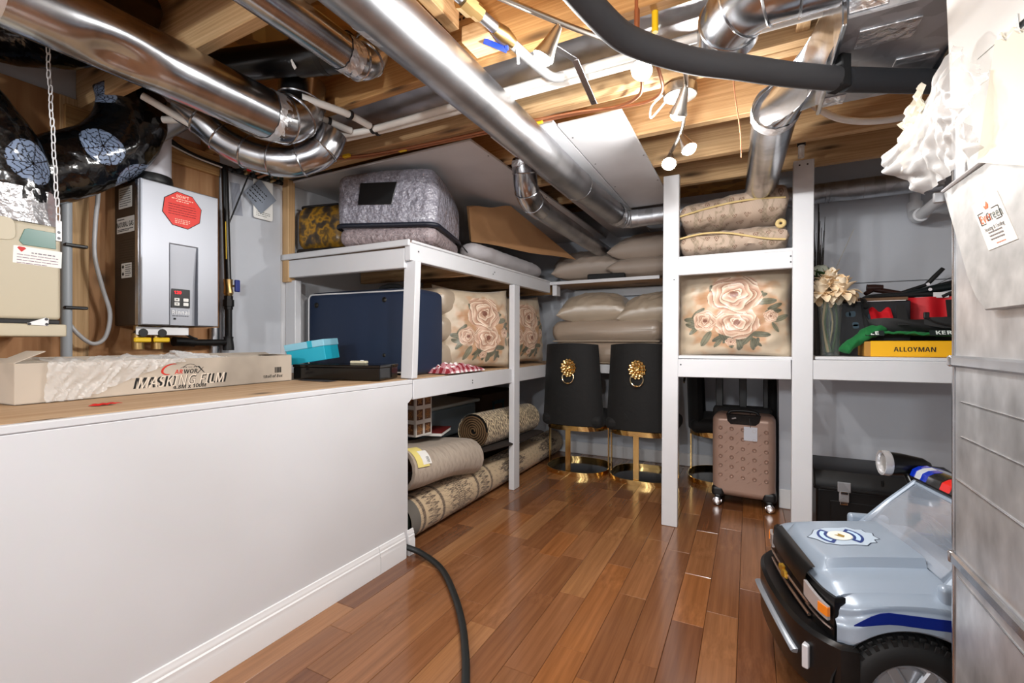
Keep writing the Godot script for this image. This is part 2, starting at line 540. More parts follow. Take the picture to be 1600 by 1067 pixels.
func unseen_globe_lamp(at: Vector3, energy: float, label: String) -> void:      # lampholder with a round bulb, out of view, placed to light the room ahead
	var o := thing("unseen_ceiling_lamp", label, "lamp", at)
	var g := geo(); lathe(g, [Vector2(0, 0.0), Vector2(0.055, 0.0), Vector2(0.05, -0.02), Vector2(0.025, -0.035), Vector2(0.02, -0.05), Vector2(0, -0.05)], 20)
	part("lamp_holder", g, M.trimwhite, o)
	part("cord", tb([Vector3.ZERO, Vector3(0, 2.27 - at.y, 0)], 0.004, 8), M.black, o)
	var b := geo(); lathe(b, [Vector2(0, -0.18), Vector2(0.035, -0.172), Vector2(0.06, -0.145), Vector2(0.066, -0.12), Vector2(0.055, -0.085), Vector2(0.02, -0.05), Vector2(0, -0.05)], 20)
	part("bulb", b, mat(Color(1, 0.97, 0.92), 0.4, 0.0, {"glow": 4.0, "gc": Color(1, 0.95, 0.88)}), o)
	var l := OmniLight3D.new(); l.name = "light"; l.light_energy = energy; l.light_color = Color(0.975, 0.99, 1.0); l.light_size = 0.06
	l.omni_range = 12.0; l.omni_attenuation = 2.0; l.shadow_enabled = true
	o.add_child(l); l.position = Vector3(0, -0.12, 0)

func unseen_room_lamps() -> void:
	unseen_globe_lamp(Vector3(-0.10, 1.72, 0.75), 1.75, "unseen bare round bulb on a cord just behind the viewer, lighting half wall and shelves")
	unseen_globe_lamp(Vector3(-0.95, 1.72, 1.45), 2.3, "unseen bare round bulb on a cord further behind the viewer, lighting the left side")

func shell() -> void:
	# floor: a slab under separate boards that run along z
	var fl := struct("floor", bx(Vector3(-0.3, -0.07, -0.85), Vector3(4.6, 0.1, 6.7), 0.0), mat(Color(0.16, 0.09, 0.05), 0.8))
	var tones := [Color(0.56, 0.375, 0.24), Color(0.60, 0.405, 0.26), Color(0.53, 0.345, 0.215), Color(0.65, 0.455, 0.295), Color(0.48, 0.305, 0.195), Color(0.62, 0.40, 0.23), Color(0.57, 0.38, 0.245)]
	var fm := []
	for c in tones: fm.append(mat(c, 0.24, 0.0, {"tex": M.floorgrain, "scale": Vector3(3.0, 0.7, 1), "coat": 0.35, "crough": 0.12, "bump": M.floorgrain, "bs": 0.02}))
	var w := 0.112
	for k in range(-19, 18):
		var x := -0.259 + w * (k + 0.5)
		var z := -4.12 if x < 0.25 else -3.34
		var z_end := z
		var stop := -0.35 if x > -1.5 else -1.75
		if x > 0.45: stop = -0.9
		z -= rng.randf() * 0.4
		while z < stop:
			var len := rng.randf_range(0.28, 0.95)
			var z0 := maxf(z, z_end)
			var g := geo(); box(g, Vector3.ZERO, Vector3(w - 0.0012, 0.018, z + len - z0 - 0.0012), 0.0012, Vector2(rng.randf() * 3.0, rng.randf() * 3.0))
			part("plank", g, fm[rng.randi() % fm.size()], fl, Vector3(x, -0.0095, (z0 + z + len) / 2.0))
			z += len
	# outer walls
	struct("wall_mechanical", bx(Vector3(-2.50, 1.12, -0.9), Vector3(0.1, 2.4, 6.6), 0.0), M.drywall)
	struct("wall_right", bx(Vector3(1.85, 1.12, -0.5), Vector3(0.1, 2.4, 5.9), 0.0), M.drywall)
	struct("wall_rear", bx(Vector3(-0.3, 1.12, 2.45), Vector3(4.4, 2.4, 0.1), 0.0), M.drywall)
	struct("wall_back_recess", bx(Vector3(-1.15, 1.12, -4.16), Vector3(2.7, 2.4, 0.1), 0.0), M.greywall)
	var wb := struct("wall_back", null, null)
	part("drywall_panel", bx(Vector3(0.985, 0.43, -3.40), Vector3(1.63, 0.86, 0.1), 0.0), M.greywall, wb)
	part("drywall_panel", bx(Vector3(0.985, 1.13, -3.402), Vector3(1.63, 0.528, 0.1), 0.003), M.greywall, wb)
	part("drywall_panel", bx(Vector3(0.985, 1.86, -3.40), Vector3(1.63, 0.926, 0.1), 0.003), M.greywall, wb)
	part("corner_strip", bx(Vector3(0.29, 0.44, -3.343), Vector3(0.012, 0.84, 0.014), 0.003), M.greywall, wb)
	part("return_panel", bx(Vector3(0.20, 1.12, -3.8), Vector3(0.06, 2.4, 0.7), 0.0), M.greywall, wb)
	var gb := geo()
	box(gb, Vector3(0.4, 0.06, -3.343), Vector3(0.46, 0.12, 0.014), 0.004)
	struct("baseboard_back", gb, M.trimwhite)
	struct("baseboard_recess", bx(Vector3(-1.0, 0.055, -4.103), Vector3(2.4, 0.11, 0.014), 0.005), M.trimwhite)
	# the half wall on the left, with a notched end, its top ledge and baseboard
	var hw := struct("wall_left", null, null)
	var pf := geo(look(Vector3(-1.49, 0, 0), Vector3(0, 0, -1), Vector3.UP))    # x runs along -z, depth towards -x
	var o := [Vector2(-0.9, 0.0), Vector2(1.765, 0.0), Vector2(1.765, 0.745), Vector2(1.778, 0.752), Vector2(1.795, 0.765), Vector2(1.80, 0.775), Vector2(1.80, 0.838), Vector2(-0.9, 0.838)]
	pf.m = Transform3D(Basis(Vector3(0, 0, -1), Vector3.UP, Vector3(1, 0, 0)), Vector3(-1.515, 0, 0))
	prism(pf, o, 0.025, 0.002)
	part("panel", pf, M.white, hw)
	part("cap_strip", bx(Vector3(-1.501, 0.8495, -0.45), Vector3(0.024, 0.021, 2.70), 0.003), M.white, hw)
	part("end_stud", bx(Vector3(-1.54, 0.40, -1.74), Vector3(0.045, 0.80, 0.038), 0.002), M.pine, hw)
	var lg := struct("trim_ledge", bx(Vector3(-1.975, 0.8525, -0.45), Vector3(0.92, 0.018, 2.68), 0.001), M.shelfply)
	part("batten", bx(Vector3(-1.975, 0.825, -0.45), Vector3(0.92, 0.036, 0.05), 0.002), M.pine, lg)
	var prof := [Vector2(0, 0), Vector2(0.016, 0), Vector2(0.016, 0.072), Vector2(0.012, 0.078), Vector2(0.013, 0.092), Vector2(0.009, 0.097), Vector2(0.0095, 0.106), Vector2(0.006, 0.112), Vector2(0.005, 0.120), Vector2(0, 0.122)]
	var bb := struct("baseboard_left", null, null)
	for sp in [[-0.9, 1.56], [1.562, 1.735], [1.757, 1.80]]:
		var bg := geo(Transform3D(Basis(Vector3(1, 0, 0), Vector3.UP, Vector3(0, 0, 1)), Vector3(-1.4898, 0, -sp[1])))
		prism(bg, prof, sp[1] - sp[0])
		part("moulding", bg, M.trimwhite, bb)
	# plywood and studs on the mechanical wall
	var ms := struct("trim_mechanical_wall", null, null)
	part("plywood_panel", bx(Vector3(-2.444, 1.45, -0.45), Vector3(0.012, 1.17, 0.86), 0.001), M.ply, ms)
	part("plywood_panel", bx(Vector3(-2.444, 1.45, -1.145), Vector3(0.012, 1.17, 0.526), 0.001), M.ply, ms)
	part("stud", bx(Vector3(-2.443, 1.45, -0.835), Vector3(0.022, 1.17, 0.09), 0.002), M.pine, ms)
	part("wall_board", bx(Vector3(-2.441, 1.40, -1.585), Vector3(0.016, 1.08, 0.345), 0.002), M.greywall, ms)
	part("stud", bx(Vector3(-2.421, 1.70, -1.80), Vector3(0.055, 0.60, 0.045), 0.002), M.pine, ms)
	part("nailer", bx(Vector3(-2.43, 1.95, -1.1), Vector3(0.03, 0.10, 0.60), 0.002), M.pinedark, ms)
	# ceiling: sheathing, joists across the room, drywall under the shelves' part
	var ce := struct("ceiling", bx(Vector3(-0.3, 2.30, -0.85), Vector3(4.4, 0.06, 6.7), 0.0), M.osb)
	for z in [1.9, 1.5, 1.1, 0.7, 0.3, -0.06, -0.46, -0.865, -1.345, -2.16, -2.56, -2.96]:
		part("joist", bx(Vector3(-0.3, 2.135, z), Vector3(4.3, 0.27, 0.042), 0.003), M.pinedark if z > -2.0 and z < -1.0 else M.pine, ce)
	for z in [-1.715, -1.762]:
		part("joist", bx(Vector3(-0.3, 2.135, z), Vector3(4.3, 0.27, 0.044), 0.003), M.pine, ce)
	part("blocking", bx(Vector3(-0.86, 2.17, -1.07), Vector3(0.038, 0.2, 0.36), 0.002), M.pine, ce)
	part("blocking", bx(Vector3(0.15, 2.14, -1.51), Vector3(0.038, 0.24, 0.36), 0.002), M.pine, ce)
	part("drywall_panel", bx(Vector3(-1.80, 1.994, -2.95), Vector3(1.29, 0.012, 2.28), 0.0015), M.drywall, ce)
	part("drywall_panel", bx(Vector3(-0.90, 1.994, -2.97), Vector3(0.31, 0.012, 2.3), 0.0015), M.drywall, ce)
	part("drywall_panel", bx(Vector3(-0.60, 1.994, -2.55), Vector3(0.28, 0.012, 1.38), 0.0015), M.drywall, ce)
	for z in [-2.0, -2.35, -2.75]:
		for x in [-1.17, -0.72, -0.47]: screw_head(Vector3(x, 1.988, z), Vector3.DOWN, ce)

func screw_head(at: Vector3, n: Vector3, parent: Node) -> void:
	if not M.has("screwmesh"):
		var g := geo(); lathe(g, [Vector2(0, 0), Vector2(0.0045, 0), Vector2(0.0035, 0.0012), Vector2(0, 0.0012)], 8)
		M.screwmesh = bake(g)
	var o := part("screw", M.screwmesh, M.screw, parent, at)
	var x := n.cross(Vector3(0.3, 0.2, 0.9)).normalized()
	o.basis = Basis(x, n, x.cross(n))

func shelving() -> void:
	# left unit: x from the wall to the posts, z from the end of the half wall to the recess wall
	var s := thing("storage_shelf", "white painted two-by-four storage shelf along the left, its corner post above the half wall", "shelf", Vector3(-1.49, 0, -1.78))
	var o := Vector3(1.49, 0, 1.78)
	var pt := func(n: String, a: Vector3, b: Vector3, w: float, h: float, m: Material) -> MeshInstance3D:
		var g := geo(); bar(g, a + o, b + o, w, h, 0.003)
		return part(n, g, m, s)
	pt.call("post", Vector3(-1.525, 0.864, -1.815), Vector3(-1.505, 1.452, -1.82), 0.075, 0.042, M.white)     # corner post
	pt.call("post", Vector3(-1.492, 0.0, -2.915), Vector3(-1.488, 1.452, -2.915), 0.042, 0.088, M.white)       # middle post
	pt.call("post", Vector3(-2.405, 0.864, -1.82), Vector3(-2.405, 1.41, -1.82), 0.085, 0.042, M.white)        # against the wall
	pt.call("rail", Vector3(-1.505, 1.497, -1.78), Vector3(-1.505, 1.503, -3.57), 0.038, 0.088, M.white)
	pt.call("rail", Vector3(-2.445, 1.475, -1.80), Vector3(-1.526, 1.468, -1.80), 0.038, 0.10, M.white)
	pt.call("rail", Vector3(-1.505, 0.808, -1.803), Vector3(-1.505, 0.808, -3.6), 0.038, 0.098, M.white)
	pt.call("shelf_board", Vector3(-1.985, 1.548, -1.78), Vector3(-1.985, 1.555, -4.1), 0.92, 0.016, M.shelfply)
	pt.call("edge_strip", Vector3(-2.445, 1.543, -1.772), Vector3(-1.486, 1.540, -1.772), 0.016, 0.032, M.white)
	pt.call("edge_strip", Vector3(-1.486, 1.5475, -1.79), Vector3(-1.486, 1.5515, -3.57), 0.012, 0.014, M.white)
	pt.call("shelf_board", Vector3(-1.975, 0.853, -1.80), Vector3(-1.975, 0.853, -4.1), 0.90, 0.018, M.shelfply)
	for z in [-2.4, -3.1, -3.7]: pt.call("crosspiece", Vector3(-2.44, 1.50, z), Vector3(-1.526, 1.50, z), 0.038, 0.085, M.pine)
	for z in [-2.4, -3.1, -3.7]: pt.call("crosspiece", Vector3(-2.44, 0.80, z), Vector3(-1.526, 0.80, z), 0.038, 0.085, M.pine)
	for q in [Vector3(-1.484, 1.505, -1.84), Vector3(-1.484, 1.49, -2.6), Vector3(-1.484, 1.505, -2.62), Vector3(-1.4845, 0.815, -2.35), Vector3(-1.4845, 0.80, -2.35)]: screw_head(q + o, Vector3.RIGHT, s)
	# recess shelves between the left unit and the centre post
	var r := thing("recess_shelf", "white edged shelf high in the recess above the black chairs", "shelf", Vector3(-1.04, 1.5, -3.57))
	part("board", bx(Vector3(0, 0.04, -0.262), Vector3(0.89, 0.016, 0.52), 0.001), M.shelfply, r)
	part("front_edge", bx(Vector3(0, 0.036, 0.006), Vector3(0.89, 0.026, 0.014), 0.002), M.white, r)
	part("bracket_block", bx(Vector3(-0.41, -0.02, -0.05), Vector3(0.04, 0.09, 0.08), 0.002), M.white, r)
	part("rear_ledger", bx(Vector3(0, -0.01, -0.50), Vector3(0.8, 0.07, 0.04), 0.002), M.white, r)
	var r2 := thing("recess_shelf", "low shelf board in the recess behind the backs of the black chairs", "shelf", Vector3(-1.04, 0.8, -3.62))
	part("board", bx(Vector3(0, 0.053, -0.237), Vector3(0.89, 0.018, 0.47), 0.001), M.shelfply, r2)
	part("front_edge", bx(Vector3(0, 0.03, 0.008), Vector3(0.89, 0.07, 0.018), 0.002), M.white, r2)
	# back unit: two posts with the bays' rails
	var b := thing("storage_shelf", "white painted storage shelf of two tall posts across the back, toolbox in its right bay", "shelf", Vector3(-0.40, 0, -2.72))
	var ob := Vector3(0.40, 0, 2.72)
	var pb := func(n: String, a: Vector3, c: Vector3, w: float, h: float, m: Material) -> void:
		var g := geo(); bar(g, a + ob, c + ob, w, h, 0.003)
		part(n, g, m, b)
	pb.call("post", Vector3(-0.402, 0.0, -2.741), Vector3(-0.39, 1.993, -2.741), 0.086, 0.042, M.white)
	pb.call("post", Vector3(0.236, 0.0, -2.741), Vector3(0.246, 1.965, -2.741), 0.09, 0.042, M.white)
	for x in [1.2]: pb.call("post", Vector3(x, 0.0, -3.315), Vector3(x, 1.95, -3.315), 0.06, 0.04, M.white)
	pb.call("rail", Vector3(-0.352, 1.468, -2.742), Vector3(0.199, 1.470, -2.742), 0.038, 0.09, M.white)
	pb.call("rail", Vector3(-0.358, 0.9, -2.742), Vector3(0.192, 0.906, -2.742), 0.038, 0.10, M.white)
	pb.call("rail", Vector3(0.284, 0.908, -2.742), Vector3(1.5, 0.913, -2.742), 0.038, 0.098, M.white)
	pb.call("shelf_board", Vector3(-0.075, 1.522, -2.735), Vector3(-0.075, 1.522, -3.34), 0.56, 0.016, M.white)
	pb.call("shelf_board", Vector3(-0.082, 0.962, -2.735), Vector3(-0.082, 0.962, -3.34), 0.56, 0.016, M.white)
	pb.call("shelf_board", Vector3(0.90, 0.967, -2.735), Vector3(0.90, 0.967, -3.34), 1.21, 0.016, M.white)
	for q in [Vector3(0.262, 1.94, -2.7195), Vector3(0.228, 1.94, -2.7195), Vector3(0.19, 1.485, -2.7225), Vector3(-0.375, 1.40, -2.7195), Vector3(0.19, 1.455, -2.7225), Vector3(-0.34, 0.92, -2.7225)]: screw_head(q + ob, Vector3(0, 0, 1), b)

func ring_at(g: Geo, at: Vector3, dir: Vector3, R: float, r := 0.004) -> void:
	var keep := g.m
	var x := dir.cross(Vector3(0.31, 0.2, 0.93)).normalized()
	g.m = keep * Transform3D(Basis(x, dir.normalized(), x.cross(dir.normalized())), at)
	torus(g, R, r, 28, 6)
	g.m = keep

func foil_band(parent: Node, a: Vector3, b: Vector3, R: float, seed_ := 0) -> void:      # crumpled foil tape wound round a joint
	var g := geo()
	var d := (b - a)
	var x := d.cross(Vector3(0.31, 0.2, 0.93)).normalized()
	var y := d.normalized().cross(x)
	var nz := FastNoiseLite.new(); nz.seed = seed_ + 3; nz.frequency = 1.0
	surf(g, 36, 5, func(u: float, v: float):
		var an: float = u * TAU
		var uu: float = 0.0 if u >= 1.0 else u
		var ra: float = R + 0.0015 + 0.003 * nz.get_noise_2d(cos(uu * TAU) * 6.0 + v * 3.0, sin(uu * TAU) * 6.0 + v * 5.0)
		var e := 0.006 * nz.get_noise_2d(cos(uu * TAU) * 3.0, sin(uu * TAU) * 3.0 + 7.0)
		return a + d * v + d.normalized() * e * (1.0 if v > 0.5 else -1.0) + (x * cos(an) + y * sin(an)) * ra)
	part("foil_tape", g, M.foil, parent, Vector3.ZERO, 25.0)

func elbow(parent: Node, path: Array, R: float, gores: int, m: Material) -> void:       # an adjustable elbow of straight gores with a bead between them
	var c := curve(path, 8)
	for k in gores:
		var i0 := int(round(float(k) * (c.size() - 1) / gores))
		var i1 := int(round(float(k + 1) * (c.size() - 1) / gores))
		var g := geo(); tube(g, c.slice(i0, i1 + 1), R * (1.0 if k % 2 == 0 else 0.985), 28, k == 0 or k == gores - 1)
		if k > 0: ring_at(g, c[i0], c[mini(i0 + 1, c.size() - 1)] - c[maxi(i0 - 1, 0)], R, 0.0035)
		part("gore", g, m, parent)

func ceiling_services() -> void:
	var blk := mat(Color(0.035, 0.037, 0.042), 0.28)
	# the three round ducts that run along z under the joists
	var d1 := thing("round_duct", "widest round steel duct at top left, running to a taped upturned elbow", "duct")
	part("pipe", tb([Vector3(-1.575, 1.888, 0.5), Vector3(-1.575, 1.888, -0.38)], 0.087, 32), M.steel, d1)
	var dp := geo()
	var dn := FastNoiseLite.new(); dn.seed = 4; dn.frequency = 1.0
	surf(dp, 40, 24, func(u: float, v: float):                                   # the run with the dent
		var z: float = lerpf(-0.38, -1.10, v)
		var an: float = u * TAU
		var dent: float = 0.030 * exp(-pow((z + 0.62) / 0.07, 2.0)) * exp(-pow(wrapf(an - 5.35, -PI, PI) / 0.55, 2.0))
		var r := 0.086 - dent
		return Vector3(-1.575 + cos(an) * r, 1.888 + sin(an) * r, z))
	part("pipe", dp, M.steel, d1)
	foil_band(d1, Vector3(-1.575, 1.888, -1.075), Vector3(-1.575, 1.891, -1.125), 0.087, 1)
	elbow(d1, [Vector3(-1.575, 1.888, -1.10), Vector3(-1.572, 1.902, -1.165), Vector3(-1.568, 1.965, -1.215), Vector3(-1.565, 2.07, -1.225)], 0.088, 4, M.steel)
	part("foil_patch", tb([Vector3(-1.575, 1.889, -0.35), Vector3(-1.575, 1.889, -0.40)], 0.0885, 32), M.foil, d1)
	var d2 := thing("round_duct", "narrow round steel duct at the top, second from the left, ending in a taped elbow", "duct")
	part("pipe", tb([Vector3(-1.09, 1.925, 0.5), Vector3(-1.09, 1.925, -1.02)], 0.052, 28), M.steel, d2)
	foil_band(d2, Vector3(-1.09, 1.925, -0.985), Vector3(-1.09, 1.928, -1.04), 0.053, 2)
	elbow(d2, [Vector3(-1.09, 1.925, -1.01), Vector3(-1.09, 1.935, -1.07), Vector3(-1.085, 1.99, -1.11), Vector3(-1.08, 2.10, -1.115)], 0.053, 4, M.steel)
	var d3 := thing("round_duct", "long round steel duct crossing the middle of the ceiling towards the back shelves", "duct")
	part("pipe", tb([Vector3(-0.855, 1.915, 0.5), Vector3(-0.855, 1.915, -0.62)], 0.080, 32), M.steel, d3)
	foil_band(d3, Vector3(-0.855, 1.915, -0.56), Vector3(-0.855, 1.915, -0.66), 0.0805, 5)
	var r3 := geo(); ring_at(r3, Vector3(-0.853, 1.915, -0.685), Vector3(0, 0, -1), 0.080, 0.005); part("collar_bead", r3, M.steel, d3)
	part("pipe", tb([Vector3(-0.855, 1.915, -0.60), Vector3(-0.835, 1.908, -2.41)], 0.078, 32), M.steelold, d3)
	var r4 := geo(); ring_at(r4, Vector3(-0.835, 1.908, -2.41), Vector3(0, 0, -1), 0.077, 0.003); part("collar_bead", r4, M.steel, d3)
	part("pipe", tb([Vector3(-0.835, 1.908, -2.38), Vector3(-0.80, 1.910, -3.10)], 0.072, 28), M.steelold, d3)
	part("foil_patch", tb([Vector3(-0.854, 1.915, -0.86), Vector3(-0.853, 1.915, -0.93)], 0.0788, 32), M.foil, d3)
	foil_band(d3, Vector3(-0.802, 1.912, -3.03), Vector3(-0.80, 1.912, -3.10), 0.073, 7)
	var d4 := thing("round_duct", "round steel duct along the top of the back wall behind the posts", "duct")
	elbow(d4, [Vector3(-0.80, 1.91, -3.12), Vector3(-0.795, 1.91, -3.18), Vector3(-0.75, 1.91, -3.23), Vector3(-0.68, 1.91, -3.24)], 0.062, 4, M.steeldull)
	part("pipe", tb([Vector3(-0.69, 1.91, -3.24), Vector3(0.10, 1.92, -3.245)], 0.058, 28), M.steeldull, d4)
	var sg := geo()
	surf(sg, 32, 20, func(u: float, v: float):
		var an: float = u * TAU
		var x: float = lerpf(0.10, 0.90, v)
		var r: float = 0.058 - 0.014 * exp(-pow((x - 0.42) / 0.05, 2.0)) * exp(-pow(wrapf(an - 4.9, -PI, PI) / 0.6, 2.0))
		return Vector3(x, 1.925 + sin(an) * r, -3.245 + cos(an) * r))
	part("pipe", sg, M.steeldull, d4)
	foil_band(d4, Vector3(0.86, 1.925, -3.245), Vector3(0.92, 1.925, -3.245), 0.058, 9)
	for x in [0.40, 0.42, 0.58]:
		var rg := geo(); ring_at(rg, Vector3(x, 1.924, -3.245), Vector3(1, 0, 0), 0.058, 0.002); part("bead", rg, M.steeldull, d4)
	# gored U-shaped elbow under the first duct
	var el := thing("duct_elbow", "segmented steel elbow curving below the end of the widest duct", "duct")
	elbow(el, [Vector3(-2.02, 1.995, -1.03), Vector3(-1.95, 1.935, -1.075), Vector3(-1.896, 1.87, -1.13), Vector3(-1.792, 1.815, -1.20), Vector3(-1.678, 1.80, -1.27), Vector3(-1.59, 1.845, -1.33), Vector3(-1.56, 1.93, -1.36)], 0.066, 7, M.steel)
	# drop elbow through the gap between the drywall sheets
	var e2 := thing("duct_elbow", "small bent steel duct dropping through the gap between the ceiling boards", "duct")
	elbow(e2, [Vector3(-1.035, 1.995, -2.14), Vector3(-1.038, 1.93, -2.15), Vector3(-1.05, 1.855, -2.20), Vector3(-1.07, 1.825, -2.31), Vector3(-1.08, 1.82, -2.44)], 0.064, 4, M.steel)
	part("pipe", tb([Vector3(-1.08, 1.82, -2.42), Vector3(-1.11, 1.82, -4.08)], 0.060, 24), M.steelold, e2)
	foil_band(e2, Vector3(-1.036, 1.985, -2.14), Vector3(-1.037, 1.955, -2.145), 0.064, 12)
	# rectangular trunk on the right with its boot and branch
	var tr := thing("trunk_duct", "rectangular sheet steel trunk duct under the joists at upper right", "duct")
	part("casing", bx(Vector3(0.78, 1.90, -1.545), Vector3(1.17, 0.185, 0.46), 0.003), mat(Color(0.82, 0.83, 0.85), 0.5, 0.8, {"tex": M.spangle, "tri": true, "scale": 1.6}), tr)
	part("end_flange", bx(Vector3(0.20, 1.89, -1.545), Vector3(0.012, 0.205, 0.48), 0.003), M.steel, tr)
	part("drive_cleat", bx(Vector3(0.46, 1.802, -1.545), Vector3(0.025, 0.012, 0.46), 0.004), M.steel, tr)
	for q in [[Vector3(0.245, 1.9, -1.312), Vector3(0.075, 0.17, 0.004)], [Vector3(0.30, 1.8055, -1.42), Vector3(0.12, 0.004, 0.08)], [Vector3(0.395, 1.8055, -1.58), Vector3(0.09, 0.004, 0.035)], [Vector3(0.235, 1.8055, -1.74), Vector3(0.06, 0.004, 0.06)], [Vector3(0.46, 1.8055, -1.39), Vector3(0.09, 0.004, 0.05)]]:
		var fg := geo(); rbox(fg, Vector3.ZERO, q[1], 0.002)
		part("foil_patch", fg, M.foil, tr, q[0])
	var br := thing("branch_duct", "round steel branch duct sloping from the trunk's boot down to the back duct", "duct")
	var bo := geo()                                              # boot: square at the trunk, round at the pipe
	surf(bo, 32, 8, func(u: float, v: float):
		var an: float = u * TAU
		var c := cos(an); var s := sin(an)
		var k := 1.0 / maxf(absf(c), absf(s))
		var sq := Vector3(0.195, 1.90 + s * k * 0.09, -1.585 + c * k * 0.17)
		var dir := Vector3(-0.12, -0.10, -1.0).normalized()
		var sx := Vector3(1, 0, -0.12).normalized()
		var rd := Vector3(0.085, 1.865, -1.86) + sx * c * 0.078 + sx.cross(dir) * s * 0.078
		return sq.lerp(rd, smoothstep(0.0, 1.0, v * 0.6 + 0.4 * v * v)))
	part("boot", bo, M.steel, br)
	foil_band(br, Vector3(0.088, 1.866, -1.83), Vector3(0.082, 1.866, -1.885), 0.078, 14)
	part("pipe", tb([Vector3(0.085, 1.867, -1.85), Vector3(0.045, 1.885, -3.16)], 0.074, 32), M.steel, br)
	var be := thing("duct_elbow", "large segmented steel elbow at top right, bending back off the trunk", "duct")
	elbow(be, [Vector3(0.19, 1.917, -1.29), Vector3(0.11, 1.917, -1.29), Vector3(0.04, 1.917, -1.293), Vector3(-0.015, 1.915, -1.32), Vector3(-0.045, 1.912, -1.365), Vector3(-0.052, 1.91, -1.42)], 0.080, 5, M.steel)
	part("neck", tb([Vector3(0.23, 1.917, -1.29), Vector3(0.17, 1.917, -1.29)], 0.076, 28), M.steel, be)
	# black hose slung under the trunk
	var ho := thing("insulated_hose", "thick black foam insulated line slung across the upper right ceiling", "hose")
	var hp := curve([Vector3(-0.37, 1.80, -0.55), Vector3(-0.34, 1.785, -0.80), Vector3(-0.28, 1.76, -1.01), Vector3(-0.229, 1.752, -1.102), Vector3(-0.127, 1.745, -1.209), Vector3(-0.029, 1.745, -1.289), Vector3(0.089, 1.75, -1.396), Vector3(0.205, 1.752, -1.483)], 8)
	part("sleeve", tb(hp, 0.030, 18), mat(Color(0.25, 0.25, 0.26), 0.75), ho, Vector3.ZERO, 60.0)
	part("sleeve", tb(curve([Vector3(0.228, 1.752, -1.50), Vector3(0.358, 1.765, -1.60), Vector3(0.50, 1.775, -1.70), Vector3(0.75, 1.77, -1.85)], 6), 0.031, 18), mat(Color(0.19, 0.195, 0.21), 0.72), ho, Vector3.ZERO, 60.0)
	part("copper_line", tb([Vector3(0.195, 1.752, -1.475), Vector3(0.24, 1.753, -1.51)], 0.022, 12), M.black, ho)
	var st := geo()
	bar(st, Vector3(0.214, 1.725, -1.492), Vector3(0.214, 1.812, -1.492), 0.03, 0.052, 0.003, Vector3(0.6, 0, 0.8)); part("hanger_strap", st, M.blackmatte, ho)
	# ABS drain
	var ab := thing("drain_pipe", "black plastic drain pipe in the joist bay at upper left", "pipe")
	part("pipe", tb([Vector3(-2.05, 2.09, -0.95), Vector3(-1.50, 2.065, -1.08), Vector3(-1.30, 2.055, -1.13)], 0.056, 24), blk, ab)
	part("coupling", tb([Vector3(-1.43, 2.062, -1.10), Vector3(-1.22, 2.052, -1.15)], 0.063, 24), blk, ab)
	part("strap", tb([Vector3(-1.335, 2.057, -1.122), Vector3(-1.315, 2.057, -1.127)], 0.0645, 24), M.iron, ab)
	var lb := geo(); box(lb, Vector3.ZERO, Vector3(0.018, 0.028, 0.0012), 0.0); part("sticker", lb, M.paper, ab, Vector3(-1.405, 2.012, -1.062)).rotation_degrees = Vector3(35, -18, 0)
	# white plastic water lines
	var px := [
		["bundled white plastic water line nearest the header joist", [Vector3(-2.134, 1.96, -1.01), Vector3(-1.987, 1.955, -1.10), Vector3(-1.85, 1.945, -1.33), Vector3(-1.70, 1.955, -1.45), Vector3(-1.44, 1.965, -1.50), Vector3(-0.998, 1.968, -1.52), Vector3(-0.40, 1.97, -1.53), Vector3(0.3, 1.97, -1.53)]],
		["beige plastic water line slanting under the widest duct", [Vector3(-2.05, 1.985, -0.90), Vector3(-1.887, 1.86, -1.15), Vector3(-1.79, 1.93, -1.34), Vector3(-1.66, 1.952, -1.41), Vector3(-1.44, 1.962, -1.472), Vector3(-0.998, 1.972, -1.49), Vector3(-0.40, 1.974, -1.495), Vector3(0.3, 1.974, -1.50)]],
		["upper of two short white water lines curving past the duct elbow", [Vector3(-1.50, 1.972, -1.17), Vector3(-1.46, 1.97, -1.27), Vector3(-1.437, 1.968, -1.34), Vector3(-1.43, 1.966, -1.45)]],
		["lower of two short white water lines curving past the duct elbow", [Vector3(-1.60, 1.972, -1.25), Vector3(-1.56, 1.968, -1.34), Vector3(-1.53, 1.962, -1.44)]],
	]
	for q in px: 
		var li := thing("water_line", q[0], "pipe", Vector3.ZERO, 0.0, "plastic water lines")
		part("pipe", tb(curve(q[1], 6), 0.014, 12), M.pex, li, Vector3.ZERO, 60.0)
		var pa: Vector3 = q[1][-2] if q[1].size() < 6 else q[1][4]
		var pn: Vector3 = q[1][-1] if q[1].size() < 6 else q[1][5]
		part("clip", tb([pa, pa + (pn - pa).normalized() * 0.012], 0.019, 12), M.black, li)
	var wp := thing("water_line", "straight grey-white pipe lying between the joists over the water lines", "pipe")
	part("pipe", tb([Vector3(-2.3, 2.03, -1.585), Vector3(1.2, 2.03, -1.585)], 0.017, 12), M.pvc, wp)
	one("joist_pan", "thin sheet metal pan nailed between joists above the white water lines", "sheet metal", bx(Vector3(-0.85, 2.075, -1.528), Vector3(2.0, 0.004, 0.30), 0.001), M.steelold)
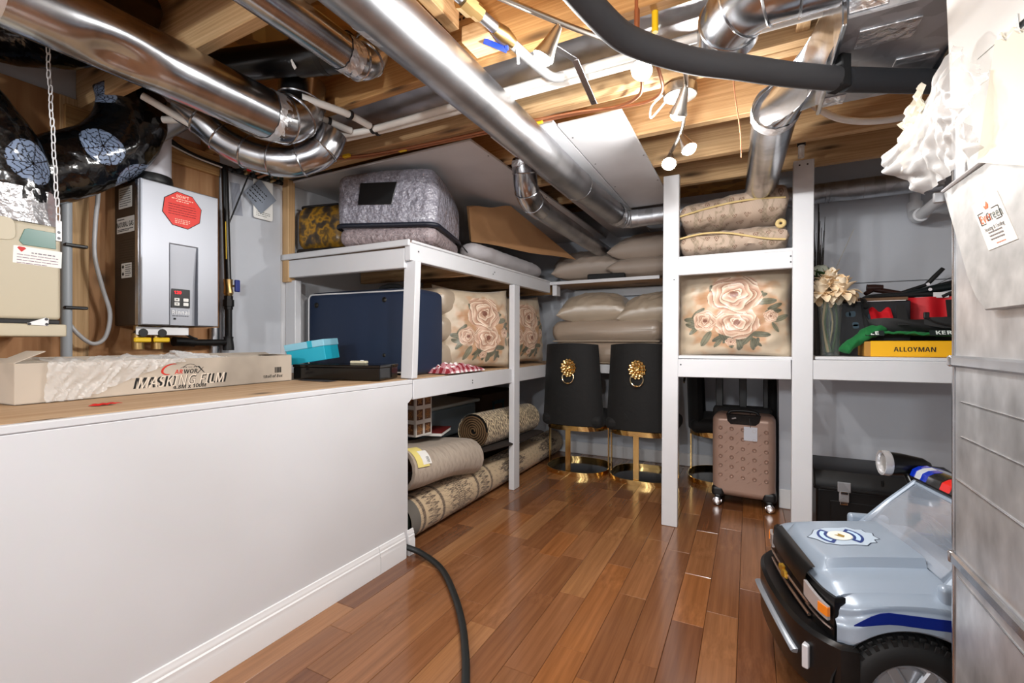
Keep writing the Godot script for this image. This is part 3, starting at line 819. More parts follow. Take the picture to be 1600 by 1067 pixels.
	# copper gas lines
	var cu := [[Vector3(-2.38, 1.955, -1.56), Vector3(-2.123, 1.975, -1.57), Vector3(-1.952, 1.985, -1.615), Vector3(-1.68, 1.982, -1.70), Vector3(-1.214, 1.985, -1.745), Vector3(-0.90, 1.985, -1.755), Vector3(-0.63, 1.984, -1.775), Vector3(-0.47, 1.975, -1.79), Vector3(-0.37, 1.955, -1.72), Vector3(-0.325, 1.94, -1.60), Vector3(-0.322, 2.0, -1.45)],
		[Vector3(-2.38, 1.945, -1.58), Vector3(-2.123, 1.965, -1.60), Vector3(-1.94, 1.983, -1.645), Vector3(-1.68, 1.984, -1.725), Vector3(-1.214, 1.986, -1.765), Vector3(-0.90, 1.986, -1.78), Vector3(-0.60, 1.984, -1.792), Vector3(-0.38, 1.97, -1.80), Vector3(-0.28, 1.94, -1.70), Vector3(-0.265, 1.95, -1.58), Vector3(-0.29, 2.0, -1.47)]]
	for k in 2:
		var c := thing("copper_pipe", ["thin copper pipe clipped under the header, the one nearer the viewer", "thin copper pipe clipped under the header, the one nearer the shelves"][k], "pipe", Vector3.ZERO, 0.0, "copper pipes under the header")
		part("tube", tb(curve(cu[k], 6), 0.006, 10), M.copper, c, Vector3.ZERO, 60.0)
		for x in [[-1.80], [-1.50, -0.83]][k]:
			var z := -1.665 if x < -1.7 else (-1.738 if x < -1.2 else -1.782)
			part("clip", bx(Vector3(x, 1.985, z), Vector3(0.045 if x < -1 else 0.11, 0.016, 0.018), 0.003), M.yellow, c)
	var vc := thing("copper_pipe", "short upright copper stub with yellow sleeve beside the track light", "pipe")
	part("tube", tb([Vector3(-0.285, 1.93, -1.33), Vector3(-0.285, 2.2, -1.33)], 0.008, 10), M.copper, vc)
	part("sleeve", tb([Vector3(-0.24, 1.94, -1.36), Vector3(-0.24, 2.2, -1.36)], 0.009, 10), M.yellow, vc)
	# ball valve line
	var bv := thing("valve_line", "pale pipe with a blue lever ball valve at the top centre", "pipe")
	part("pipe", tb([Vector3(-0.70, 1.965, -0.90), Vector3(-0.642, 1.955, -1.20)], 0.016, 14), M.steelold, bv)
	part("fitting", tb([Vector3(-0.68, 1.965, -1.02), Vector3(-0.672, 1.962, -1.06), Vector3(-0.67, 1.962, -1.062), Vector3(-0.664, 1.96, -1.09)], [0.028, 0.028, 0.022, 0.022], 8), M.brass, bv)
	part("valve_body", tb([Vector3(-0.652, 1.957, -1.15), Vector3(-0.645, 1.956, -1.19), Vector3(-0.636, 1.954, -1.23)], [0.018, 0.025, 0.018], 12), M.brass, bv)
	part("pipe", tb(curve([Vector3(-0.645, 1.955, -1.19), Vector3(-0.61, 1.945, -1.36), Vector3(-0.585, 1.935, -1.42), Vector3(-0.55, 1.935, -1.44)], 5), 0.015, 14), mat(Color(0.55, 0.55, 0.55), 0.5), bv)
	var hg := geo(); bar(hg, Vector3(-0.70, 1.945, -1.17), Vector3(-0.645, 1.925, -1.215), 0.004, 0.018, 0.001); bar(hg, Vector3(-0.645, 1.925, -1.215), Vector3(-0.643, 1.955, -1.20), 0.01, 0.01, 0.001)
	part("lever", hg, M.blue, bv)
	part("drain_tube", tb([Vector3(-0.625, 1.945, -1.24), Vector3(-0.622, 1.895, -1.245)], 0.004, 8), M.pvc, bv)
	# flat hinged strap
	var sp := thing("strap_hanger", "bent flat steel strap hanging beside the left spotlight", "strap")
	var sb := geo(); bar(sb, Vector3(-0.545, 1.975, -1.33), Vector3(-0.50, 1.962, -1.41), 0.022, 0.003, 0.0008); bar(sb, Vector3(-0.50, 1.962, -1.41), Vector3(-0.50, 1.915, -1.62), 0.022, 0.003, 0.0008)
	part("strap", sb, M.steelold, sp)
	for q in [Vector3(-0.54, 1.972, -1.34), Vector3(-0.50, 1.918, -1.605)]: screw_head(q, Vector3.DOWN, sp)
	var wb2 := thing("wood_block", "short pine block nailed to the joist behind the blue valve lever", "block", Vector3(-0.72, 1.975, -1.20))
	part("block", bx(Vector3.ZERO, Vector3(0.10, 0.05, 0.09), 0.003), M.pine, wb2)
	# right side: white loop, clipped riser, wire
	one("water_line", "sagging white plastic line below the trunk duct at right", "pipe", tb(curve([Vector3(0.10, 1.98, -1.95), Vector3(0.174, 1.924, -1.95), Vector3(0.279, 1.832, -1.95), Vector3(0.403, 1.797, -1.95), Vector3(0.527, 1.807, -1.95), Vector3(0.8, 1.86, -1.95)], 6), 0.011, 12), M.pex)
	var rv := thing("riser_pipe", "white riser pipe with black clips above the right post", "pipe")
	part("pipe", tb([Vector3(0.232, 1.97, -2.70), Vector3(0.240, 2.26, -2.70)], 0.014, 12), M.pex, rv)
	for y in [2.03, 2.10]: part("clip", tb([Vector3(0.234, y, -2.70), Vector3(0.234, y + 0.014, -2.70)], 0.019, 12), M.black, rv)
	var tw := thing("loose_wire", "thin copper wire dangling left of the branch duct", "wire")
	part("strand", tb(curve([Vector3(-0.05, 2.01, -1.782), Vector3(-0.045, 1.95, -1.85), Vector3(-0.03, 1.86, -1.95), Vector3(-0.025, 1.75, -1.95)], 6), 0.002, 6), M.copper, tw)
	# white plastic drain with a slanted leg on the back wall
	var pv := thing("waste_pipe", "white plastic waste pipe with a slanting leg in the upper right bay", "pipe")
	part("riser", tb([Vector3(0.83, 1.80, -3.325), Vector3(0.83, 2.25, -3.325)], 0.024, 18), M.pvc, pv)
	part("elbow", tb(curve([Vector3(0.83, 1.83, -3.325), Vector3(0.83, 1.765, -3.315), Vector3(0.825, 1.735, -3.25), Vector3(0.82, 1.73, -3.18)], 5), 0.036, 18), M.pvc, pv)
	part("leg", tb([Vector3(0.82, 1.73, -3.20), Vector3(0.83, 1.755, -2.55), Vector3(0.9, 1.80, -1.6)], 0.0265, 18), M.pvc, pv)
	one("string", "short frayed string hanging off the end of the back duct", "string", tb(curve([Vector3(0.885, 2.08, -3.1), Vector3(0.90, 1.99, -3.1), Vector3(0.925, 1.91, -3.1), Vector3(0.93, 1.86, -3.1)], 5), 0.004, 6), M.card)

func stamps() -> void:
	var ink := mat(Color(0.16, 0.10, 0.05), 0.8)
	var ce: Node = get_node("ceiling")
	var F := Basis()
	for q in [["DE", -0.985, 2.185, 0.034], ["A", -0.775, 2.035, 0.034], ["DE", -0.66, 2.19, 0.03]]:
		write("grade_stamp", q[0], q[3], ink, ce, Transform3D(F, Vector3(q[1], q[2], -1.3238)), 1.0, true)
	for k in 3: lines("grade_stamp", 0.085, 1, 0.01, 0.008, ink, ce, Transform3D(F, Vector3(-0.885, 2.20 - k * 0.018, -1.3238)), 0.0)

func track_light() -> void:
	stamps()
	var o := thing("track_light", "brushed nickel track light with five adjustable spot heads under the joists", "light")
	var rail := curve([Vector3(-0.56, 1.905, -0.98), Vector3(-0.417, 1.9, -1.185), Vector3(-0.282, 1.9, -1.357), Vector3(-0.19, 1.9, -1.47), Vector3(-0.18, 1.9, -1.58), Vector3(-0.205, 1.9, -1.74), Vector3(-0.24, 1.9, -1.95), Vector3(-0.32, 1.9, -2.18)], 6)
	part("rail", tb(rail, 0.0075, 12), M.nickel, o, Vector3.ZERO, 60.0)
	var cg := geo(); lathe(cg, [Vector2(0, 0), Vector2(0.056, 0), Vector2(0.060, 0.003), Vector2(0.060, 0.035), Vector2(0, 0.035)], 28)
	part("canopy", cg, M.nickel, o, Vector3(-0.226, 1.955, -1.79))
	part("stem", tb(curve([Vector3(-0.226, 1.96, -1.79), Vector3(-0.222, 1.92, -1.78), Vector3(-0.21, 1.9, -1.74)], 5), 0.008, 10), M.nickel, o)
	var wire := tb(curve([Vector3(-0.285, 1.972, -1.78), Vector3(-0.33, 1.95, -1.80), Vector3(-0.345, 1.935, -1.86), Vector3(-0.31, 1.95, -1.84), Vector3(-0.27, 1.965, -1.80)], 6), 0.004, 8)
	part("ground_wire", wire, M.pex, o, Vector3.ZERO, 60.0)
	var cone := [Vector2(0, 0.0), Vector2(0.010, 0.0), Vector2(0.013, 0.012), Vector2(0.022, 0.055), Vector2(0.030, 0.078), Vector2(0.030, 0.084), Vector2(0.0265, 0.082), Vector2(0.02, 0.058), Vector2(0, 0.05)]
	var glow := mat(Color(1, 0.98, 0.93), 0.4, 0.0, {"glow": 22.0, "gc": Color(1.0, 0.93, 0.80)})
	var glowdim := mat(Color(1, 0.98, 0.93), 0.4, 0.0, {"glow": 5.0, "gc": Color(1.0, 0.93, 0.80)})
	# place on the rail, direction the head points, whether its face is turned to the viewer
	for h in [[Vector3(-0.450, 1.9, -1.14), Vector3(-0.45, -0.75, 0.05), 0.9, true], [Vector3(-0.262, 1.9, -1.38), Vector3(-0.1, -0.70, 0.55), 1.0, true], [Vector3(-0.185, 1.9, -1.60), Vector3(-0.35, -0.85, -0.45), 0.6, false], [Vector3(-0.243, 1.9, -1.97), Vector3(0.25, -0.55, 0.2), 0.4, false], [Vector3(-0.31, 1.9, -2.15), Vector3(0.0, -0.60, 0.55), 1.0, true]]:
		var d: Vector3 = h[1].normalized()
		var base: Vector3 = h[0] + Vector3(0, -0.012, 0)
		var x := d.cross(Vector3(0.2, 0.3, 0.9)).normalized()
		var xf := Transform3D(Basis(x, d, x.cross(d)), base)
		var sg := geo(); tube(sg, [h[0] + Vector3(0, 0.006, 0), base + d * 0.012], 0.006, 10)
		part("knuckle", sg, M.nickel, o)
		var g := geo(xf); lathe(g, cone, 20)
		var hd := part("lamp_head", g, M.nickel, o)
		var bg := geo(xf); lathe(bg, [Vector2(0, 0.055), Vector2(0.018, 0.06), Vector2(0.0262, 0.080), Vector2(0.024, 0.092), Vector2(0.014, 0.101), Vector2(0, 0.104)], 20)
		part("bulb", bg, glow if h[3] else glowdim, hd)
		var l := OmniLight3D.new(); l.name = "light"; l.light_energy = 0.75 * h[2]; l.light_color = Color(0.985, 0.98, 0.97); l.light_size = 0.02
		l.omni_range = 10.0; l.omni_attenuation = 2.0; l.shadow_enabled = true
		o.add_child(l, true); l.position = base + d * 0.09

const FX := Basis(Vector3(0, 0, -1), Vector3(0, 1, 0), Vector3(1, 0, 0))       # a face that looks along +x, its own x running along -z

func lines(called: String, w: float, n: int, step: float, th: float, m: Material, parent: Node, xf: Transform3D, ragged := 0.3) -> void:   # rows of unreadably small print
	var g := geo()
	for i in n:
		var x := -w / 2.0
		while x < w / 2.0 - 0.002:
			var l := minf(rng.randf_range(0.004, 0.014) * w / 0.08, w / 2.0 - x)
			if i == n - 1 and x > w * (0.5 - ragged): break
			box(g, Vector3(x + l / 2.0, -i * step, 0.0003), Vector3(l, th, 0.0006), 0.0)
			x += l + th * 0.9
	var o := part(called, g, m, parent); o.transform = xf

func flat(w: float, h: float, th := 0.0012, r := 0.003) -> Geo:
	var g := geo(); prism(g, rrect(w, h, r, 3), th)
	return g

func on_face(called: String, g: Geo, m: Material, parent: Node, xf: Transform3D) -> MeshInstance3D:
	var o := part(called, g, m, parent); o.transform = xf
	return o

func web_texture() -> ImageTexture:                              # black film printed with pale cobweb roundels
	return paint(256, 384, func(u: float, v: float) -> Color:
		for c in [Vector2(0.20, 0.16), Vector2(0.62, 0.16), Vector2(0.02, 0.55), Vector2(0.40, 0.52), Vector2(0.78, 0.58), Vector2(0.20, 0.90), Vector2(0.62, 0.92)]:
			var d := Vector2((wrapf(u - c.x, -0.5, 0.5)) * 0.63, (v - c.y) * 0.7)
			var r := d.length()
			if r < 0.062:
				var a := fposmod(d.angle() / TAU * 9.0, 1.0)
				var ring := fposmod(r / 0.015 + 0.25 * sin(d.angle() * 9.0), 1.0)
				if minf(a, 1.0 - a) * r < 0.010 * 0.16 or ring < 0.14: return Color(0.03, 0.03, 0.035)
				return Color(0.50, 0.56, 0.66)
		return Color(0.022, 0.024, 0.03))

func flex(called: String, label: String, path: Array, R: float, m: Material) -> Node3D:
	var o := thing(called, label, "duct", Vector3.ZERO, 0.0, "black flexible ducts")
	var c := curve(path, 10)
	var g := geo(); tube(g, c, R, 36)
	var nz := FastNoiseLite.new(); nz.seed = 17; nz.frequency = 1.0; nz.fractal_octaves = 2
	for i in g.v.size():
		var p := g.v[i]
		g.v[i] += Vector3(nz.get_noise_3d(p.x * 7, p.y * 7, p.z * 7), nz.get_noise_3d(p.y * 7 + 40, p.z * 7, p.x * 7), nz.get_noise_3d(p.z * 7 + 80, p.x * 7, p.y * 7)) * 0.009
	for i in g.t.size(): g.t[i] = Vector2(g.t[i].x, g.t[i].y / 0.7)
	part("plastic_jacket", g, m, o, Vector3.ZERO, 60.0)
	return o

func mechanical() -> void:
	# ----- tankless water heater -----
	var h := thing("water_heater", "grey tankless water heater with a red octagonal sticker on the plywood wall", "water heater", Vector3(-2.2, 1.117, -1.115))
	var bronze := mat(Color(0.30, 0.26, 0.22), 0.45, 0.4)
	var silver := mat(Color(0.66, 0.67, 0.70), 0.42, 0.5)
	var b := geo(); rbox(b, Vector3(-0.128, 0.30, 0), Vector3(0.205, 0.60, 0.30), 0.006); part("case", b, bronze, h)
	var fr := geo(Transform3D(FX, Vector3(-0.028, 0, 0)))
	prism(fr, [Vector2(-0.153, 0.002), Vector2(-0.048, 0.002), Vector2(-0.048, 0.352), Vector2(0.062, 0.352), Vector2(0.062, 0.002), Vector2(0.153, 0.002), Vector2(0.153, 0.602), Vector2(-0.153, 0.602)], 0.028, 0.004)
	part("front_cover", fr, silver, h)
	var rc := geo(Transform3D(FX, Vector3(0, 0, 0)))
	surf(rc, 2, 10, func(u: float, v: float): return Vector3(lerpf(-0.048, 0.062, u), lerpf(0.004, 0.352, v), -0.024 + 0.018 * v * v))
	part("control_recess", rc, silver, h)
	for x in [-0.0485, 0.0625]:
		var e := geo(Transform3D(FX, Vector3.ZERO)); box(e, Vector3(x, 0.177, -0.012), Vector3(0.002, 0.35, 0.024), 0.0); part("recess_edge", e, mat(Color(0.36, 0.37, 0.40), 0.4, 0.6), h)
	var ed := geo(); box(ed, Vector3(-0.030, 0.30, 0.1535), Vector3(0.026, 0.60, 0.006), 0.002); part("corner_strip", ed, M.steel, h)
	var cp := on_face("control_panel", flat(0.074, 0.082, 0.004, 0.003), mat(Color(0.10, 0.10, 0.11), 0.4), h, Transform3D(FX, Vector3(-0.0225, 0.122, -0.003)))
	var ds := on_face("display", flat(0.030, 0.018, 0.001, 0.001), mat(Color(0.12, 0.01, 0.02), 0.3), cp, Transform3D(Basis(), Vector3(-0.013, 0.025, 0.004)))
	ds.set_meta("label", "small red digit display")
	write("digits", "120", 0.013, mat(Color(1, 0.1, 0.15), 0.5, 0.0, {"glow": 1.5, "gc": Color(1, 0.06, 0.12)}), cp, Transform3D(Basis(), Vector3(-0.013, 0.025, 0.0054)), 1.0, true)
	for q in [[-0.016, -0.006], [-0.016, -0.025], [0.020, -0.006], [0.020, -0.025]]:
		var bt := on_face("button", flat(0.020, 0.014, 0.002, 0.002), M.paper, cp, Transform3D(Basis(), Vector3(q[0], q[1], 0.004)))
		if q[0] < 0: on_face("arrow", flat(0.007, 0.004, 0.0006, 0.001), M.ink, cp, Transform3D(Basis(), Vector3(q[0], q[1], 0.006)))
	write("maker_name", "Rinnai", 0.018, mat(Color(0.93, 0.93, 0.94), 0.4), h, Transform3D(FX, Vector3(-0.0215, 0.060, -0.004)), 0.95, true)
	lines("small_print", 0.064, 1, 0.004, 0.003, mat(Color(0.35, 0.35, 0.36), 0.6), h, Transform3D(FX, Vector3(-0.0225, 0.045, -0.004)), 0.0)
	on_face("small_mark", flat(0.010, 0.008, 0.0006, 0.001), M.ink, h, Transform3D(FX, Vector3(-0.0228, 0.032, 0.019)))
	# octagon sticker
	var oc := []
	var oi := []
	for k in 8:
		var a := TAU * (k + 0.5) / 8 - 0.12
		oc.append(Vector2(cos(a), sin(a)) * 0.0815); oi.append(Vector2(cos(a), sin(a)) * 0.0785)
	var og := geo(); prism(og, oc, 0.0006); on_face("sticker_rim", og, M.ink, h, Transform3D(FX, Vector3(0.0003, 0.505, 0.0)))
	var of := geo(); prism(of, oi, 0.0006)
	var st := on_face("octagon_sticker", of, mat(Color(0.86, 0.13, 0.05), 0.45), h, Transform3D(FX, Vector3(0.0010, 0.505, 0.0)))
	st.set_meta("label", "red octagonal warning sticker")
	var pink := mat(Color(0.97, 0.78, 0.70), 0.6)
	write("heading", "DON'T", 0.012, pink, st, Transform3D(Basis(), Vector3(0, 0.058, 0.0006)), 1.0, true)
	lines("small_print", 0.085, 1, 0.007, 0.0036, pink, st, Transform3D(Basis(), Vector3(0, 0.046, 0.0006)), 0.0)
	lines("small_print", 0.05, 1, 0.007, 0.0036, pink, st, Transform3D(Basis(), Vector3(0, 0.037, 0.0006)), 0.0)
	lines("small_print", 0.11, 5, 0.0105, 0.003, mat(Color(0.55, 0.05, 0.03), 0.6), st, Transform3D(Basis(), Vector3(0, 0.020, 0.0006)), 0.1)
	lines("small_print", 0.06, 3, 0.0075, 0.0033, pink, st, Transform3D(Basis(), Vector3(0, -0.042, 0.0006)), 0.2)
	# labels on the dark side, which faces +z
	var sx := Transform3D(Basis(), Vector3(-0.125, 0, 0.1503))
	var ng := on_face("gas_label", flat(0.145, 0.066, 0.0008, 0.003), M.paper, h, sx * Transform3D(Basis(), Vector3(-0.008, 0.425, 0)))
	write("print", "NATURAL GAS", 0.021, M.ink, ng, Transform3D(Basis(), Vector3(-0.004, 0.002, 0.0008)), 0.74, true)
	lines("small_print", 0.06, 1, 0.004, 0.004, M.ink, ng, Transform3D(Basis(), Vector3(-0.035, 0.024, 0.0008)), 0.0)
	lines("small_print", 0.13, 2, 0.006, 0.003, M.ink, ng, Transform3D(Basis(), Vector3(0, -0.018, 0.0008)))
	var pg := on_face("notice_label", flat(0.11, 0.088, 0.0008, 0.002), M.paper, h, sx * Transform3D(Basis(), Vector3(-0.01, 0.54, 0)))
	lines("small_print", 0.09, 8, 0.0095, 0.0035, mat(Color(0.45, 0.45, 0.46), 0.7), pg, Transform3D(Basis(), Vector3(0, 0.033, 0.0008)))
	var ig := on_face("warning_label", flat(0.085, 0.062, 0.0008, 0.002), M.paper, h, sx * Transform3D(Basis(), Vector3(0.0, 0.232, 0)))
	for q in [[-0.028, 0.016], [-0.028, -0.014]]:
		var dg := geo(); prism(dg, [Vector2(-0.009, 0), Vector2(0, -0.009), Vector2(0.009, 0), Vector2(0, 0.009)], 0.0006); on_face("pictogram", dg, M.ink, ig, Transform3D(Basis(), Vector3(q[0], q[1], 0.0008)))
	lines("small_print", 0.045, 6, 0.0088, 0.003, M.ink, ig, Transform3D(Basis(), Vector3(0.014, 0.022, 0.0008)))
	lines("rating_print", 0.13, 14, 0.0105, 0.0022, mat(Color(0.22, 0.19, 0.15), 0.6), h, sx * Transform3D(Basis(), Vector3(0, 0.36, 0)))
	# fittings under it
	var br := geo(); box(br, Vector3(-0.05, -0.022, 0.05), Vector3(0.004, 0.034, 0.20), 0.001); part("mounting_bracket", br, M.trimwhite, h)
	for q in [[0.125, -0.06], [0.055, -0.06]]:
		part("fitting", tb([Vector3(-0.09, 0.0, q[0]), Vector3(-0.09, -0.03, q[0]), Vector3(-0.09, -0.032, q[0]), Vector3(-0.09, -0.10, q[0])], [0.016, 0.016, 0.022, 0.022], 12), M.brass, h)
		part("valve_lever", bx(Vector3(-0.062, q[1], q[0] - 0.004), Vector3(0.012, 0.020, 0.062), 0.004), M.yellow, h)
		part("drain_cap", tb([Vector3(-0.09, -0.03, q[0]), Vector3(-0.045, -0.03, q[0])], 0.017, 12), M.black, h)
	part("black_cable", tb(curve([Vector3(-0.08, 0.0, -0.03), Vector3(-0.07, -0.03, -0.045), Vector3(-0.075, -0.05, -0.08), Vector3(-0.10, -0.055, -0.11)], 5), 0.006, 8), M.black, h)
	# its vent
	var vp := thing("vent_pipe", "pale grey vent pipe rising from the top of the water heater", "pipe", Vector3(-2.315, 1.719, -1.05))
	var cg := geo(); lathe(cg, [Vector2(0, 0), Vector2(0.080, 0), Vector2(0.080, 0.012), Vector2(0.074, 0.016), Vector2(0.078, 0.028), Vector2(0.074, 0.05), Vector2(0, 0.05)], 28); part("collar", cg, M.black, vp)
	var vg := geo(); lathe(vg, [Vector2(0, 0.048), Vector2(0.071, 0.048), Vector2(0.071, 0.235), Vector2(0.076, 0.24), Vector2(0.076, 0.262), Vector2(0.071, 0.267), Vector2(0.071, 0.45), Vector2(0, 0.45)], 28); part("pipe", vg, mat(Color(0.83, 0.83, 0.86), 0.45), vp)
	# ----- gas line -----
	var gp := thing("gas_pipe", "black iron gas pipe with a small blue valve beside the water heater", "pipe")
	part("riser", tb([Vector3(-2.385, 1.03, -1.425), Vector3(-2.385, 1.27, -1.425)], 0.017, 14), M.iron, gp)
	part("riser", tb([Vector3(-2.385, 1.37, -1.422), Vector3(-2.385, 1.95, -1.405)], 0.016, 14), mat(Color(0.045, 0.045, 0.05), 0.35), gp)
	part("union", tb([Vector3(-2.385, 1.215, -1.425), Vector3(-2.385, 1.23, -1.425), Vector3(-2.385, 1.231, -1.425), Vector3(-2.385, 1.265, -1.425), Vector3(-2.385, 1.266, -1.425), Vector3(-2.385, 1.285, -1.425)], [0.021, 0.021, 0.026, 0.026, 0.021, 0.021], 8), M.iron, gp)
	part("ball_valve", tb([Vector3(-2.385, 1.285, -1.425), Vector3(-2.385, 1.30, -1.425), Vector3(-2.385, 1.33, -1.424), Vector3(-2.385, 1.37, -1.423)], [0.017, 0.023, 0.019, 0.022], 10), M.brass, gp)
	part("valve_stem", tb([Vector3(-2.385, 1.335, -1.424), Vector3(-2.357, 1.338, -1.453)], 0.006, 8), M.brass, gp)
	var lv := geo(); rbox(lv, Vector3(-2.357, 1.338, -1.453), Vector3(0.014, 0.062, 0.026), 0.005); part("valve_handle", lv, M.blue, gp)
	part("elbow", tb([Vector3(-2.385, 1.005, -1.425), Vector3(-2.385, 1.02, -1.425), Vector3(-2.385, 1.06, -1.425), Vector3(-2.385, 1.075, -1.425)], [0.026, 0.026, 0.021, 0.023], 14), M.iron, gp)
	part("branch", tb([Vector3(-2.385, 1.045, -1.41), Vector3(-2.37, 1.045, -1.23)], 0.0165, 14), M.iron, gp)
	part("branch_cap", tb([Vector3(-2.371, 1.045, -1.25), Vector3(-2.362, 1.05, -1.16)], 0.022, 14), M.iron, gp)
	part("yellow_tracer", tb([Vector3(-2.365, 1.47, -1.402), Vector3(-2.365, 1.66, -1.398)], 0.0025, 8), M.yellow, gp)
	one("stay_rod", "thin black rod slanting across the grey wall board right of the gas pipe", "rod", tb([Vector3(-2.40, 1.66, -1.435), Vector3(-2.375, 1.95, -1.53)], 0.004, 8), M.black)
	one("stub_pipe", "bare steel stub pipe standing below the heater's right corner", "pipe", tb([Vector3(-2.41, 0.866, -1.37), Vector3(-2.41, 1.12, -1.37)], 0.022, 14), M.steelold)
	# manifold of little valves along the wall
	var mf := thing("valve_manifold", "dark manifold pipe of small green and red valves above the grey wall board", "manifold")
	part("header_pipe", tb([Vector3(-2.40, 1.945, -1.45), Vector3(-2.40, 1.965, -1.74)], 0.013, 12), M.iron, mf)
	for k in 7:
		var z := -1.48 - k * 0.038
		part("valve", tb([Vector3(-2.40, 1.95 + k * 0.002, z), Vector3(-2.365, 1.95 + k * 0.002, z)], [0.014, 0.010], 10), M.brass if k % 2 else M.iron, mf)
		var kg := geo(); rbox(kg, Vector3(-2.36, 1.965 + k * 0.002, z), Vector3(0.012, 0.024, 0.022), 0.004)
		part("handle", kg, M.red if k == 1 else mat(Color(0.10, 0.16, 0.12), 0.6), mf)
	one("dark_wire_bundle", "bundle of dark wires running behind the vent pipe to the manifold", "wire", tb(curve([Vector3(-2.41, 2.02, -1.12), Vector3(-2.41, 1.97, -1.22), Vector3(-2.41, 1.955, -1.33), Vector3(-2.40, 1.95, -1.45)], 5), 0.012, 10), M.black)
	one("thin_cable", "thin pale cable strung from the vent pipe to the gas pipe", "cable", tb(curve([Vector3(-2.36, 1.955, -1.14), Vector3(-2.36, 1.935, -1.25), Vector3(-2.365, 1.93, -1.38)], 5), 0.004, 8), M.pex)
	# papers on the wall board
	var pa := thing("paper_tag", "cream card hanging from the manifold over the grey wall board", "tag", Vector3(-2.415, 1.85, -1.635))
	on_face("card", flat(0.115, 0.235, 0.0015, 0.012), M.paper, pa, Transform3D(FX, Vector3.ZERO))
	lines("small_print", 0.08, 3, 0.010, 0.004, mat(Color(0.5, 0.5, 0.48), 0.7), pa, Transform3D(FX, Vector3(0.0016, -0.08, 0)))
	var nt := thing("note", "grey square note turned on its corner over the cream card", "note", Vector3(-2.408, 1.855, -1.615))
	on_face("paper", flat(0.135, 0.135, 0.0012, 0.001), mat(Color(0.52, 0.55, 0.60), 0.8), nt, Transform3D(FX * Basis(Vector3(0, 0, 1), -0.75), Vector3.ZERO))
	lines("handwriting", 0.09, 4, 0.024, 0.006, M.ink, nt, Transform3D(FX * Basis(Vector3(0, 0, 1), -0.60), Vector3(0.0013, 0.034, 0)))
	var tpn := thing("tape_strip", "grey strip of tape stuck on the wall board left of the card", "tape", Vector3(-2.4325, 1.81, -1.495))
	on_face("strip", flat(0.052, 0.17, 0.0008, 0.001), mat(Color(0.60, 0.62, 0.67), 0.5), tpn, Transform3D(FX * Basis(Vector3(0, 0, 1), 0.10), Vector3.ZERO))
	# grey conduit and clear tube
	var cd := thing("conduit", "grey plastic conduit with black clips on the plywood left of the heater", "pipe")
	part("pipe", tb([Vector3(-2.33, 0.866, -0.775), Vector3(-2.33, 1.66, -0.775)], 0.017, 14), mat(Color(0.66, 0.69, 0.72), 0.4), cd)
	for y in [1.18, 1.42, 1.63]: part("clip", bx(Vector3(-2.318, y, -0.797), Vector3(0.03, 0.012, 0.07), 0.003), M.black, cd)
	part("socket", tb([Vector3(-2.33, 1.60, -0.775), Vector3(-2.33, 1.66, -0.775)], 0.022, 14), mat(Color(0.72, 0.74, 0.76), 0.4), cd)
	one("vinyl_tube", "grey flexible tube looping down the plywood between conduit and heater", "tube", tb(curve([Vector3(-2.40, 2.0, -0.90), Vector3(-2.365, 1.687, -0.886), Vector3(-2.36, 1.528, -0.874), Vector3(-2.36, 1.397, -0.872), Vector3(-2.36, 1.27, -0.897), Vector3(-2.36, 1.166, -0.922), Vector3(-2.36, 1.07, -0.907), Vector3(-2.36, 1.041, -0.866), Vector3(-2.36, 1.084, -0.816), Vector3(-2.37, 1.16, -0.775)], 6), 0.008, 10), mat(Color(0.72, 0.72, 0.73), 0.35))
	# ----- ventilator -----
	var beige := mat(Color(0.74, 0.70, 0.61), 0.5)
	var v := thing("air_exchanger", "beige air exchanger cabinet hung by a chain at the far left", "ventilator", Vector3(-2.0, 1.066, -0.655))
	var vb := geo(); rbox(vb, Vector3(-0.21, 0.206, 0.40), Vector3(0.41, 0.305, 0.80), 0.012); part("cabinet", vb, beige, v)
	var vl := geo(); rbox(vl, Vector3(-0.21, 0.020, 0.395), Vector3(0.42, 0.040, 0.815), 0.006); part("base_pan", vl, beige, v)
	part("door_gasket", bx(Vector3(-0.21, 0.047, 0.40), Vector3(0.405, 0.014, 0.795), 0.002), M.black, v)
	var wn := geo(); prism(wn, [Vector2(-0.035, -0.027), Vector2(-0.044, -0.016), Vector2(-0.032, 0.022), Vector2(-0.024, 0.026), Vector2(0.040, 0.024), Vector2(0.041, -0.028)], 0.002, 0.0008)
	on_face("window", wn, mat(Color(0.27, 0.44, 0.40), 0.3), v, Transform3D(FX, Vector3(-0.0045, 0.312, 0.055)))
	var tb1 := geo(); prism(tb1, rrect(0.10, 0.07, 0.02), 0.004, 0.001)
	on_face("raised_pad", tb1, mat(Color(0.77, 0.73, 0.64), 0.5), v, Transform3D(FX * Basis(Vector3(0, 0, 1), 0.05), Vector3(-0.006, 0.327, 0.157)))
	var lb := on_face("report_label", flat(0.112, 0.054, 0.0008, 0.002), M.paper, v, Transform3D(FX * Basis(Vector3(0, 0, 1), -0.03), Vector3(-0.0047, 0.252, 0.056)))
	var hg := geo(); prism(hg, [Vector2(-0.010, 0.004), Vector2(-0.006, 0.008), Vector2(0.006, 0.008), Vector2(0.010, 0.004), Vector2(0, -0.008)], 0.0006)
	on_face("red_emblem", hg, M.red, lb, Transform3D(Basis(), Vector3(-0.038, 0.017, 0.0008)))
	lines("heading", 0.055, 1, 0.005, 0.003, mat(Color(0.4, 0.35, 0.4), 0.7), lb, Transform3D(Basis(), Vector3(0.012, 0.010, 0.0008)), 0.0)
	lines("small_print", 0.095, 4, 0.0085, 0.002, mat(Color(0.55, 0.45, 0.5), 0.7), lb, Transform3D(Basis(), Vector3(0.0, 0.001, 0.0008)))
